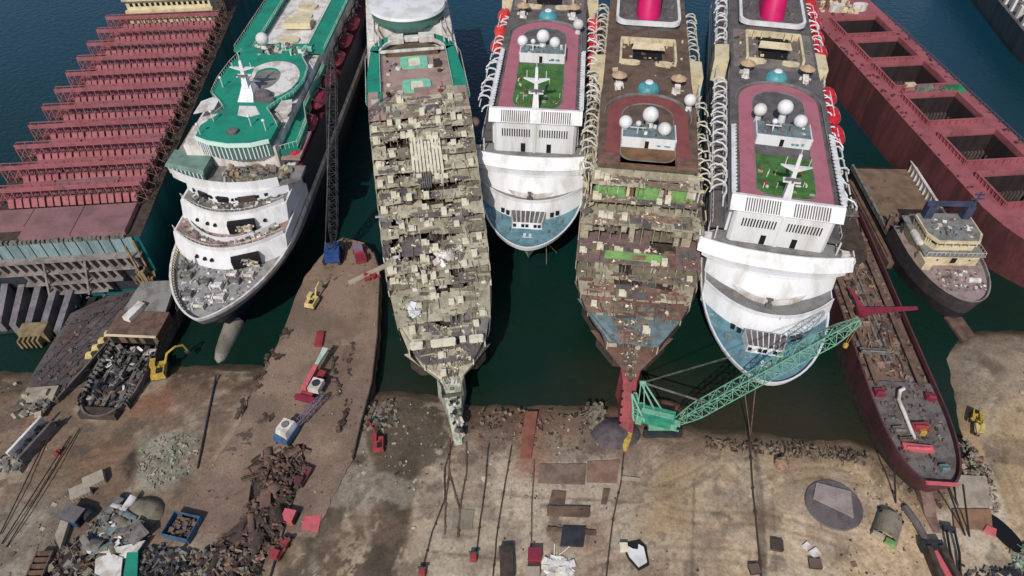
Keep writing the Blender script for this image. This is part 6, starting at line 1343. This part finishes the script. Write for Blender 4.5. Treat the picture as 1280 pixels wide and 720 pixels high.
# ------------------------------------------------------------------ scrap heaps (nobody could count the pieces)
def heap(name, label_kind, pts, n, h, smin, smax, mats, z=2.2, seed=1, tilt=.7, curl=0):
    q = random.Random(seed); b = MB(); P = [W(x, y, z) for x, y in pts]; X0 = min(p.x for p in P); X1 = max(p.x for p in P); Y0 = min(p.y for p in P); Y1 = max(p.y for p in P)
    PP = [(p.x, p.y) for p in P]
    def ins(x, y):
        c = False
        for i in range(len(PP)):
            a, d = PP[i], PP[i-1]
            if (a[1] > y) != (d[1] > y) and x < (d[0]-a[0])*(y-a[1])/(d[1]-a[1])+a[0]: c = not c
        return c
    k = 0; tries = 0
    while k < n and tries < n*8:
        tries += 1; x = q.uniform(X0, X1); y = q.uniform(Y0, Y1)
        if not ins(x, y): continue
        k += 1; ed = min(min(math.hypot(x-a, y-c) for a, c in PP)/5, 1)
        zz = z+q.random()**1.3*h*(.25+.75*ed); w_ = q.uniform(smin, smax)
        if q.random() < .25: b.tube((x, y, zz), (x+q.uniform(-2, 2)*w_, y+q.uniform(-2, 2)*w_, zz+q.uniform(-.3, .6)), q.uniform(.05, .16), 4, q.randrange(len(mats)))
        else: b.rb((x, y, zz), (w_, q.uniform(smin, smax), q.uniform(.08, .7)), q.uniform(0, 3.1), q.uniform(-tilt, tilt), q.uniform(-tilt, tilt), q.randrange(len(mats)))
    for _ in range(curl):            # big curled plates
        x = q.uniform(X0, X1); y = q.uniform(Y0, Y1)
        if not ins(x, y): continue
        r_ = q.uniform(.8, 1.9); a0 = q.uniform(0, 6.3); a1 = a0+q.uniform(1.4, 3.2); dr = q.uniform(0, 3.1); L_ = q.uniform(2, 4.5); cz = z+h*q.uniform(.3, .8); ml = q.randrange(len(mats)); A = [a0+(a1-a0)*i/8 for i in range(9)]
        P1 = [[(x+math.cos(dr)*s_-math.sin(dr)*math.cos(t_)*rr_, y+math.sin(dr)*s_+math.cos(dr)*math.cos(t_)*rr_, cz+math.sin(t_)*rr_*.6) for t_ in A] for s_, rr_ in ((-L_/2, r_), (L_/2, r_), (L_/2, r_-.12), (-L_/2, r_-.12), (-L_/2, r_))]
        b.loft(P1, ml, False)
    # core that closes the heap from below
    c = (sum(p[0] for p in PP)/len(PP), sum(p[1] for p in PP)/len(PP)); rr = []
    for f, zz in ((.98, z-.4), (.8, z+h*.28), (.5, z+h*.52), (.15, z+h*.62)): rr.append([(c[0]+(x-c[0])*f*q.uniform(.9, 1.05), c[1]+(y-c[1])*f*q.uniform(.9, 1.05), zz) for x, y in PP])
    if h > .5: b.loft(rr, 0, True, False, True)
    return tag(b.build(name, mats), label_kind[0], label_kind[1], kind="stuff")
heap("scrap_rubble", ("brown tangled scrap heap between jetty foot and rail", "scrap heap"), [(345, 560), (385, 552), (380, 590), (362, 640), (340, 690), (310, 700), (262, 712), (258, 690), (300, 660), (318, 620), (312, 590)], 900, 2.0, .25, 1.2, [rust_dark, rusty, ruin_red, rust_dark, rusty], seed=2, curl=70)
heap("scrap_rubble", ("grey brown scrap strip at the bottom edge below the blue skip", "scrap heap"), [(240, 690), (330, 690), (320, 740), (230, 745)], 380, 1.6, .3, 1.6, [rust_dark, olive_d, debris_orange, scrap_grey], seed=3)
heap("scrap_rubble", ("pale sheet metal heap with white and green pieces", "scrap heap"), [(130, 640), (150, 628), (182, 640), (176, 690), (160, 700), (115, 690), (108, 668)], 360, 2.6, .4, 1.8, [scrap_grey, white_worn, grey_blue, olive_d, scrap_grey], seed=4, curl=40)
heap("scrap_rubble", ("dark rubble heap with white lumps beside the teal panel", "scrap heap"), [(178, 690), (205, 682), (245, 695), (240, 745), (172, 745)], 330, 2.0, .4, 1.6, [dark_steel, scrap_grey, steel_grey, rust_dark, olive_d], seed=5)
heap("scrap_rubble", ("brown and grey heap at the bottom left beside the pallets", "scrap heap"), [(68, 690), (100, 676), (122, 700), (118, 745), (60, 745)], 260, 2.2, .4, 1.8, [rust_dark, scrap_grey, ruin_red, olive_d], seed=6)
heap("glass_litter", ("thin scatter of pale green broken sheets left of the jetty", "litter"), [(180, 560), (215, 540), (255, 548), (240, 590), (190, 612), (172, 590)], 210, .08, .12, .8, [mat("pale_green_sheet", C(140, 152, 138), C(116, 126, 112)), olive_d, scrap_grey, olive, concrete], seed=7, tilt=.2)
heap("mud_spoil", ("dark muddy spoil in the corner behind the red excavator", "spoil"), [(455, 505), (492, 500), (500, 530), (470, 545), (452, 540)], 70, .35, .4, 1.3, [rust_dark, scrap_grey, olive_d], seed=8)
heap("white_rubble", ("heap of white rubble blocks at the bottom edge beside the red box", "rubble"), [(680, 700), (700, 694), (716, 702), (714, 722), (682, 722)], 70, .7, .6, 1.6, [white_worn, bath, white], seed=9, tilt=.3)
heap("shore_debris", ("dark jumble of posts and junk at the water's edge left of the red stem", "debris"), [(730, 505), (756, 503), (760, 540), (735, 545)], 90, 1.2, .2, .9, [olive_d, rust_dark, rusty], seed=10)
heap("shore_wrack", ("strip of dark weed and driftwood along the waterline right of the green crane", "debris"), [(880, 548), (1000, 556), (1085, 566), (1080, 578), (980, 572), (880, 560)], 240, .05, .1, .7, [rust_dark, olive_d, rust_dark, rusty], seed=12, tilt=.2)
heap("shore_wrack", ("brown beach litter in front of the dark water left of the red stem", "debris"), [(590, 512), (730, 512), (735, 565), (590, 560)], 150, .1, .15, .9, [rust_dark, rusty, olive_d, debris_orange], seed=13, tilt=.25)

# ------------------------------------------------------------------ separate pieces lying about the yard
def boxthing(name, label, cat, px, py, rz, d, m, lid=None, z=2.2, open_top=None, group=None):
    o = thing(name, label, cat, W(px, py, z), rz, group); sx, sy, sz = d
    if open_top:
        b = MB(); ring(b, [(-sx/2,-sy/2),(sx/2,-sy/2),(sx/2,sy/2),(-sx/2,sy/2)], [(-sx/2+.15,-sy/2+.15),(sx/2-.15,-sy/2+.15),(sx/2-.15,sy/2-.15),(-sx/2+.15,sy/2-.15)], 0, sz); b.bx(-sx/2+.1, sx/2-.1, -sy/2+.1, sy/2-.1, .05, .3)
        b.build("skip_wall", m, o); c = MB(); clutter(c, -sx/2+.5, sx/2-.5, -sy/2+.5, sy/2-.5, sz*.45, 40, .3, 1.2, .9, 1, tilt=.6); c.build("load", open_top, o)
    else:
        b = MB(); b.bx(-sx/2, sx/2, -sy/2, sy/2, 0, sz)
        for k in range(max(int(sx/.6), 2)): x = -sx/2+(k+.5)*sx/max(int(sx/.6), 2); b.bx(x-.1, x+.1, -sy/2-.07, -sy/2+.02, .15, sz-.15); b.bx(x-.1, x+.1, sy/2-.02, sy/2+.07, .15, sz-.15)
        b.build("box_body", m, o)
        if lid: c = MB(); c.bx(-sx/2-.05, sx/2+.05, -sy/2-.05, sy/2+.05, sz, sz+.12); c.build("lid", lid, o)
    return o
boxthing("skip_container", "blue skip full of brown scrap standing right of the pale heap", "skip", 230, 662, -.22, (6.0, 5.2, 2.2), blue_m, open_top=rusty)
o = boxthing("shipping_container", "grey blue container tipped beside the pale slab at the lower left", "container", 96, 648, -.3, (4.4, 3.2, 2.6), blue_m, steel_grey)
b = MB(); b.bx(2.25, 2.35, -1.3, 1.3, .2, 2.4); b.build("door", dark, o)
slab("concrete_slab", "pale concrete slab leaning against the grey blue container", "slab", [(72, 672), (84, 640), (90, 652), (78, 690)], 2.5, 1.2, concrete)
o = thing("pipe_section", "short dark pipe section behind the grey blue container", "pipe", W(110, 641, 2.9)); b = MB(); b.tube((-1.4, .9, 0), (1.2, -1.0, 0), 1.3, 14); b.build("pipe_wall", dark_steel, o)
boxthing("concrete_block", "beige concrete block with dark notch, lower one of the pair", "concrete block", 103, 617, .55, (4.0, 3.0, 1.5), concrete, z=2.2)
boxthing("concrete_block", "beige concrete block of the pair, upper one with a shadowed recess", "concrete block", 120, 603, .55, (4.2, 3.0, 1.6), concrete, z=2.2)
o = thing("marker_post", "small red marker stand by the mooring wires at the left", "marker", W(72, 568, 2.2)); b = MB(); b.rb((0, 0, .7), (1.2, .9, 1.3), .4, taper=.4); b.rb((.5, .5, .9), (.7, .5, .7)); b.build("marker_body", red_m, o)
o = thing("deck_section", "cut grey ship deck section lying at the left edge", "scrap section", W(12, 585, 2.2), .3)
b = MB(); b.prism([(-6, -3), (3, -2.4), (4, 2.4), (-5, 2.6)], 0, 1.4); b.build("plate_deck", concrete, o); c = MB(); clutter(c, -5, 3, -2.2, 2.2, 1.4, 50, .3, 1.3, .7, 1); c.build("plate_scrap", scrap_grey, o)
o = thing("hull_frame_section", "dark twisted hull frame piece between the cut container ship and grey deck section", "scrap section", W(46, 555, 2.2), -.35)
for x, m in ((-1.6, white_worn), (1.8, steel_grey)):
    b = MB(); b.rb((x, 0, 1.8), (.6, 10, 3.2), 0, .05); b.build("frame_web", m, o)
b = MB(); clutter(b, -1.4, 1.6, -4, 5, .8, 60, .3, 1.6, 2, 1, tilt=.6); b.build("torn_ribs", dark_steel, o)
slab("teal_panel", "bright teal deck panel standing out of the heap at the bottom edge", "panel", [(153, 735), (172, 735), (174, 684), (160, 690)], 3.6, .5, teal_deck)
slab("white_panel", "large white curved sheet left of the teal panel", "panel", [(118, 738), (150, 738), (154, 698), (134, 690), (120, 700)], 3.4, .35, white_worn)
slab("white_panel", "white bent strip across the pale heap above the teal panel", "panel", [(104, 680), (150, 684), (182, 676), (172, 690), (110, 692)], 4.0, .3, white_worn)
o = thing("pallet_stack", "stack of dark wooden pallets at the bottom left", "pallets", W(54, 712, 2.2), .05)
for k in range(6):
    b = MB(); 
    for i in range(5): b.bx(-1.8, 1.8, -3+i*1.3, -2.2+i*1.3, k*.36, k*.36+.14)
    b.bx(-1.7, -1.4, -3, 3, k*.36+.14, k*.36+.3); b.bx(1.4, 1.7, -3, 3, k*.36+.14, k*.36+.3); b.build("pallet", rusty, o)
o = thing("rubber_mat", "grey green tarpaulin hump behind the pale heap", "tarpaulin", W(178, 642, 2.2)); b = MB(); b.lathe([(4.6, 0), (4.2, .8), (2.6, 1.6), (.1, 2.0)], (0, 0, 0), 16, sy=.8); b.build("tarpaulin_sheet", olive_d, o, True)
# mooring chains and wires on the beach
def chain(label, pts, r, m, z=2.45):
    P = []
    for (a, b_) in zip(pts[:-1], pts[1:]):
        for k in range(4): P.append(W(a[0]+(b_[0]-a[0])*k/4+R.uniform(-.4, .4), a[1]+(b_[1]-a[1])*k/4, z))
    P.append(W(*pts[-1], z)); t = MB(); t.pipe(P, r*.8, 5)
    for p in P[2:-1:3]: t.rb(p, (r*2.2, r*2.6, r*1.4), R.uniform(0, 3))
    tag(t.build("mooring_chain", m), label, "chain", "mooring chains on the beach")
chain("rust chain from the terraced ship's stem to the leftmost red shackle at the bottom", [(566, 552), (556, 585), (556, 625), (540, 665), (528, 712)], .2, rust_dark)
chain("looped rust chain below the terraced ship's stem, left loop", [(562, 548), (561, 590), (557, 630), (556, 668)], .2, rusty)
chain("looped rust chain crossing its neighbours under the terraced hull", [(560, 582), (568, 615), (575, 640), (573, 672)], .2, rusty)
chain("straight rust chain right of the looped ones below the terraced ship's stem", [(583, 552), (583, 592), (576, 625), (572, 672)], .2, rusty)
chain("dark chain running straight to the red shackle left of the dark steel box", [(611, 555), (606, 610), (599, 660), (595, 694)], .19, rust_dark)
chain("dark chain ending beside the tall dark steel box at the bottom edge", [(640, 556), (632, 600), (622, 660), (616, 722)], .18, rust_dark)
chain("dark chain along the right side of the brown steel plates", [(780, 566), (776, 605), (766, 650), (758, 722)], .22, rust_dark)
chain("chain along the left side of the brown steel plates", [(668, 575), (665, 630), (664, 680), (660, 700)], .16, rusty)
chain("long dark chain from the white ship's bow straight down the sandy beach", [(937, 545), (940, 600), (944, 640), (952, 724)], .26, rust_dark)
for k, (a, b_, lab) in enumerate((((0, 668), (62, 540), "left"), ((2, 680), (88, 545), "middle"), ((8, 684), (100, 535), "right"))):
    t = MB(); t.pipe([W(a[0]+(b_[0]-a[0])*i/6, a[1]+(b_[1]-a[1])*i/6, 2.5+.6*math.sin(i/6*3.1)) for i in range(7)], .13, 5); tag(t.build("mooring_wire", rubber), "dark mooring wire fanning out at the left edge, the %s one of three" % lab, "wire", "mooring wires at the left edge")
for k, (x, y) in enumerate(((931, 491), (944, 488))):
    t = MB(); t.tube(W(x, y, 14.5), W(938, 545, 2.6), .13, 5); tag(t.build("bow_chain", rusty), "hanging bow chain of the nearest white ship, %s strand" % ("left", "right")[k], "chain", "bow chains of the nearest white ship")
for k, (a, b_, lab) in enumerate((((683, 300), (683, 330), "short rope from the smaller white ship's bow down to the water"), ((681, 301), (696, 316), "slanting rope off the smaller white ship's bow"))):
    t = MB(); t.tube(W(*a, 15), W(*b_, 3), .1, 4); tag(t.build("mooring_rope", concrete), lab, "rope")
def shackle(label, px, py):
    o = thing("anchor_shackle", label, "shackle", W(px, py, 2.3)); b = MB(); b.rb((0, 0, .7), (1.5, 2.0, 1.2), 0, taper=.8); b.build("shackle_body", red_m, o); c = MB(); c.tube((-.9, .6, 1.2), (.9, .6, 1.2), .25, 8); c.build("pin", dark_steel, o)
shackle("red shackle at the end of the straight dark chain", 592, 697); shackle("red shackle at the bottom edge left of the others", 528, 716)
boxthing("steel_box", "tall dark steel box at the bottom edge between red shackle and red box", "box", 633, 707, .05, (2.6, 6.6, 1.8), dark_steel, rust_dark)
boxthing("steel_box", "square red box beside the white rubble", "box", 668, 696, -.05, (2.6, 2.4, 1.6), red_m, crimson)
boxthing("steel_box", "grey box in front of the red box at the bottom edge", "box", 666, 717, 0, (2.6, 1.8, 1.2), scrap_grey, concrete)
boxthing("steel_box", "small cream box left of the white torn sheet", "box", 779, 686, 0, (1.6, 1.6, 1.3), bath)
boxthing("steel_box", "half buried small dark box left of the pair of white slabs", "box", 970, 683, -.2, (2.4, 2.2, .9), brown_deck, rust_dark)
boxthing("steel_box", "small dark box below the pair of white slabs", "box", 1018, 706, -.1, (2.4, 1.8, .8), rust_dark, brown_deck)
boxthing("steel_box", "small dark box beside the long chain at the bottom edge", "box", 942, 713, .1, (2.0, 1.8, .9), rust_dark, brown_deck)
boxthing("concrete_block", "white slab, smaller upper one of the pair on the sandy beach", "concrete block", 1008, 683, .6, (1.5, 1.2, .5), white_worn)
boxthing("concrete_block", "white slab, larger lower one of the pair on the sandy beach", "concrete block", 1018, 692, .5, (2.0, 1.6, .5), white_worn)
o = thing("torn_sheet", "torn white sheet with a painted shadow rim lying on the beach at the bottom", "sheet", W(795, 694, 2.3), .15); b = MB(); b.prism([(-1.9, 2.4), (-1.5, -.2), (-.2, -2.6), (1.7, -1.9), (1.9, 1.2), (1, 2.0), (.6, .9), (-.4, 1.2)], .2, .6); b.build("sheet_panel", white, o); b = MB(); b.prism([(-2.3, 2.8), (-1.9, -.4), (-.4, -3.2), (2.1, -2.4), (2.6, 1.4), (1.6, 3.0)], 0, .2); b.build("shadow_backing", rubber, o)  # dark sheet underneath imitates the cast shadow around the white piece
P_ = [("large brown rust plate on the beach, left one of the two in a row", [(672, 604), (731, 606), (733, 580), (675, 580)], .15, mat("plate_brown", C(122, 104, 92), C(100, 84, 74), .5, .3, .9, spot=C(74, 62, 56), spot_amt=.2)),
      ("reddish brown rust plate, right one of the two in a row", [(733, 603), (771, 604), (775, 575), (734, 577)], .15, mat("plate_red_brown", C(134, 106, 92), C(114, 90, 78), .5, .3, .9)),
      ("narrow brown steel beam lying across the beach below the two big plates", [(684, 645), (737, 647), (737, 635), (684, 634)], .7, rusty),
      ("small rust plate above the narrow beam, right", [(751, 630), (758, 631), (763, 612), (754, 611)], .25, rusty), ("small square rust plate above the narrow beam, left", [(686, 630), (706, 630), (708, 614), (690, 613)], .15, rusty),
      ("dark grey steel plate on timbers near the bottom", [(700, 683), (729, 684), (732, 660), (703, 659)], .6, dark_steel), ("brown timber under the dark steel plate", [(684, 664), (745, 670), (745, 664), (684, 659)], .4, rusty),
      ("red rust plate running up to the waterline, left part of the beach", [(650, 573), (664, 573), (672, 515), (657, 515)], .3, mat("plate_rust_red", C(132, 82, 66), C(110, 70, 58), .5, .3, .9)),
      ("pale concrete strip right of the two big plates", [(775, 600), (800, 602), (800, 598), (775, 595)], .25, concrete),
      ("square worn concrete patch between the rust chains", [(565, 661), (590, 662), (593, 637), (567, 636)], .08, mat("patch_grey", C(132, 122, 106), C(118, 108, 94))),
      ("brown ground plate with pink end beside the dark oil patch at the right", [(1192, 660), (1240, 664), (1238, 637), (1190, 637)], .35, mat("plate_tan_brown", C(140, 108, 84), C(120, 92, 74), .5, .3, .9)),
      ("short pink beam at the corner of the brown ground plate", [(1228, 664), (1243, 671), (1244, 663), (1232, 658)], .7, pinkish),
      ("flat yellow pad below the small yellow excavator", [(1218, 541), (1231, 541), (1231, 530), (1217, 529)], .3, pale_yellow),
      ("pale concrete slab on the right bank next to the red bow", [(1196, 632), (1240, 633), (1232, 596), (1192, 594)], .3, concrete)]
for lab, pts, h_, m in P_: slab("steel_plate" if m not in (concrete,) else "concrete_slab", lab, "plate" if m is not concrete else "slab", pts, 2.35, h_, m)
o = thing("slate_spoil", "dark slate coloured fan of spoil left of the red stem", "spoil heap", W(768, 543, 2.0)); b = MB(); b.lathe([(6.4, -.3), (5, .8), (2.6, 1.8), (.1, 2.4)], (0, 0, 0), 18, sy=.75); b.build("spoil_mound", mat("slate_spoil_m", C(88, 80, 82), C(70, 62, 64), .5, .5, .9, bump=.5), o, True)
o = thing("earth_mound", "brown earth bank behind the green crane at the waterline", "earth bank", W(822, 512, 1.0)); b = MB(); b.lathe([(7.2, -.6), (5.4, .8), (2.8, 1.9), (.1, 2.3)], (0, 0, 0), 20, sy=.5); b.build("bank_soil", mat("bank_soil_m", C(112, 84, 68), C(92, 70, 58), .5, .4, .95, bump=.5), o, True)
o = thing("boulder", "round rusty boulder shaped scrap lump on the sandy beach", "scrap lump", W(976, 582, 2.3)); b = MB(); b.sph((0, 0, .9), 1.7, 12, 8, sz=.75)
for k in range(10): b.rb((R.uniform(-1.2, 1.2), R.uniform(-1.2, 1.2), 1.3+R.random()*.7), (.8, .6, .4), R.uniform(0, 3), .5, .3)
b.build("lump_body", debris_orange, o)
o = thing("turntable_disc", "flat dark round disc with a lighter square plate on it", "disc", W(1042, 631, 2.3)); b = MB(); b.lathe([(6.0, 0), (5.8, .35)], (0, 0, 0), 36, sx=1.02, sy=.98); b.build("disc_base", mat("disc_grey", C(100, 92, 92), C(84, 76, 78), .5, .3, .85), o)
b = MB(); b.prism([(-4.2, 1.2), (-2.4, 4.9), (4.4, 2.8), (3.0, -3.2)], .4, .75); b.build("cover_plate", mat("cover_plate_m", C(150, 138, 134), C(134, 122, 118), .5, .3, .85), o)
o = thing("tank_half", "half round cut tank with green end lying open on the sandy beach", "cut tank", W(1108, 660, 2.3), -.6); b = MB()
rr = [[(math.cos(a)*2.6, y, math.sin(a)*2.6) for a in [math.pi*i/12 for i in range(13)]] for y in (-2.8, 2.8)]; r2 = [[(math.cos(a)*2.4, y, math.sin(a)*2.4) for a in [math.pi*i/12 for i in range(13)]] for y in (2.8, -2.8)]
b.loft(rr+r2+[rr[0]], 0, False); b.build("tank_shell", olive_d, o); b = MB(); b.bx(-2.4, 2.4, 2.0, 2.6, 0, 1.6); b.build("dark_inside", dark, o); b = MB(); b.rb((1.4, -3.2, .6), (2.2, 1.0, 1.0)); b.build("end_cap", lime, o); b = MB(); b.rb((-1.2, -3.1, .7), (2.4, .8, 1.2)); b.build("end_plate", concrete, o)
# grab and oil patch at the lower right
o = thing("scrap_grab", "long dark grab with reddish jaws at the lower right edge", "grab", W(1172, 708, 2.3), .05)
for x, m in ((-1.5, rust_dark), (1.5, rust_dark)): b = MB(); b.rb((x, -.5, 1.4), (1.0, 7.5, 2.4), x*.05); b.build("jaw", m, o)
b = MB(); b.rb((0, -.5, 1.6), (1.2, 6, .6), .08); b.build("jaw_tongue", pinkish, o); b = MB(); b.rb((0, 3.6, 1.2), (4.4, 2, 1.8)); b.build("grab_head", dark_steel, o); b = MB(); b.pipe([(-.4, 4.4, 1.2), (-.7, 9, 1.0), (-1.2, 12.6, .5)], .75, 8); b.build("grab_arm", steel_grey, o)
o = thing("claw_arm", "black forked claw arm right of the dark grab", "claw", W(1190, 693, 2.3), -.2)
for sg in (-1, 1): b = MB(); b.pipe([(sg*.3, -5, .4), (sg*.9, 0, 1.2), (sg*.8, 4, 1.6), (sg*.2, 5.2, 1.0)], .28, 6); b.build("claw_arm_bar", rubber, o)
b = MB(); b.rb((0, 5, 1.2), (2.4, 1.2, .8)); b.build("claw_head", dark_steel, o)
o = thing("oil_tarpaulin", "black glossy tarpaulin patch at the right edge below the brown plate", "tarpaulin", W(1256, 668, 2.35), .4); b = MB(); b.prism(ellipse(0, 0, 2.0, 5.0, 18), 0, .25); b.build("tarpaulin_sheet", mat("oil_black", C(24, 24, 26), rough=.4, fine=.1), o)
heap("green_netting", ("pale green netting heaped at the right edge below the black tarpaulin", "netting"), [(1262, 690), (1290, 680), (1300, 715), (1270, 715)], 120, 1.0, .3, 1.4, [mat("net_green", C(130, 156, 130), C(100, 128, 104)), olive_d, scrap_grey], seed=21)
heap("dark_gravel", ("dark strip of wet rubble along the bottom right edge", "rubble"), [(1200, 716), (1300, 704), (1300, 740), (1195, 740)], 200, .4, .3, 1.2, [rust_dark, dark_steel, scrap_grey], seed=22, tilt=.3)
heap("bank_rubble", ("line of pale rubble at the foot of the right bank beside the red bow", "rubble"), [(1196, 560), (1206, 545), (1240, 590), (1250, 640), (1236, 640), (1222, 596), (1200, 590)], 130, .3, .2, 1.0, [concrete, olive_d, rusty], seed=23, tilt=.4)
# red crane jib fallen across the hulk
o = thing("crane_jib", "crimson crane jib lying across the rusty hulk and over the water", "crane jib", W(1092, 394, 9.4)); a = W(1146, 386, 9.6)-o.location
b = MB(); b.loft([[tuple(Vector((-4, 1.0, -.2))+v) for v in (Vector((0,-1.0,0)), Vector((0,1.0,0)), Vector((0,1.0,1.2)), Vector((0,-1.0,1.2)))], [tuple(a+v) for v in (Vector((0,-.4,0)), Vector((0,.4,0)), Vector((0,.4,.5)), Vector((0,-.4,.5)))]], 0, True, True, True); b.build("jib_arm", crimson, o)
b = MB(); b.rb((-2.5, .5, .4), (2.6, 2.0, 1.2), .4); b.tube((-3, 1.5, .5), (-4.2, 7.5, 2.2), .35, 6); b.tube((-2, 1.5, .5), (-4.2, 7.5, 2.2), .35, 6); b.build("jib_root", crimson, o)
# scrap and plates lying on the jetty
slab("steel_plate", "dark sunk plate outline on the right half of the jetty", "plate", [(424, 478), (452, 474), (456, 432), (430, 432)], 3.95, .1, mat("jetty_plate", C(116, 94, 82), C(96, 78, 68), .5, .3, .9))
for k, (px, py, lab) in enumerate(((357, 416, "dark flat scrap piece on the left half of the jetty"), (345, 446, "small brown scrap lump near the left edge of the jetty"), (324, 470, "dark forked scrap at the left edge of the jetty foot"), (335, 522, "low dark scrap lump in the middle of the jetty foot"))):
    b = MB()
    for i in range(7): b.rb((R.uniform(-1.2, 1.2), R.uniform(-.8, .8), R.uniform(.05, .4)), (R.uniform(.6, 2), R.uniform(.3, 1), R.uniform(.2, .5)), R.uniform(0, 3))
    o = b.build("scrap_piece", rust_dark); o.location = W(px, py, 4.1 if py < 480 else 3.4); tag(o, lab, "scrap")

JS = [("dark bent scrap strip along the left edge of the jetty", (338, 440), (322, 486)), ("dark ridge of scrap down the middle of the jetty right half", (412, 436), (424, 492)), ("second dark ridge beside the sunk plate on the jetty", (440, 428), (436, 470)), ("line of dark scrap at the jetty's right foot", (436, 500), (424, 540)), ("short dark scrap row at the left foot of the jetty", (306, 500), (296, 520))]
for k, (lab, a, b_) in enumerate(JS):
    m = MB(); q = random.Random(500+k)
    for i in range(15):
        p = W(a[0]+(b_[0]-a[0])*i/14, a[1]+(b_[1]-a[1])*i/14, 3.9); m.rb((p.x+q.uniform(-.6, .6), p.y+q.uniform(-.5, .5), p.z+q.uniform(0, .3)), (q.uniform(.4, 1.5), q.uniform(.3, 1.0), q.uniform(.2, .6)), q.uniform(0, 3), q.uniform(-.3, .3), 0, q.randrange(2))
    tag(m.build("scrap_ridge", [rust_dark, rusty]), lab, "scrap", kind="stuff")
m = MB(); q = random.Random(600); k = 0
while k < 260:
    t = q.random(); i = int(t*(len(fine)-1)); p, c = fine[i]; f = q.uniform(.03, .97); w_ = p.lerp(c, f); k += 1; a = q.uniform(.1, .55)
    m.rb((w_.x, w_.y, jz(w_.y)+.08), (a, a*.6, q.uniform(.05, .25)), q.uniform(0, 3), q.uniform(-.3, .3), 0, q.randrange(4))
tag(m.build("jetty_litter", [rust_dark, olive_d, rusty, concrete]), "small scraps strewn over the jetty top", "litter", kind="stuff")
# ------------------------------------------------------------------ loose pieces of one kind that nobody could count
LOOSE = {"cabin_partitions", "wall_stubs", "deck_fittings", "platform_equipment", "funnel_equipment", "radar_house_clutter", "aft_clutter", "roof_fittings", "load", "deck_cargo", "plate_scrap", "torn_ribs", "torn_side_plates", "torn_end", "torn_hatch_edge", "deck_crane_wreck", "wreckage", "wall_painting"}
for o in bpy.data.objects:
    if o.type == 'MESH' and o.parent and o.name.split('.')[0] in LOOSE: o['kind'] = 'stuff'
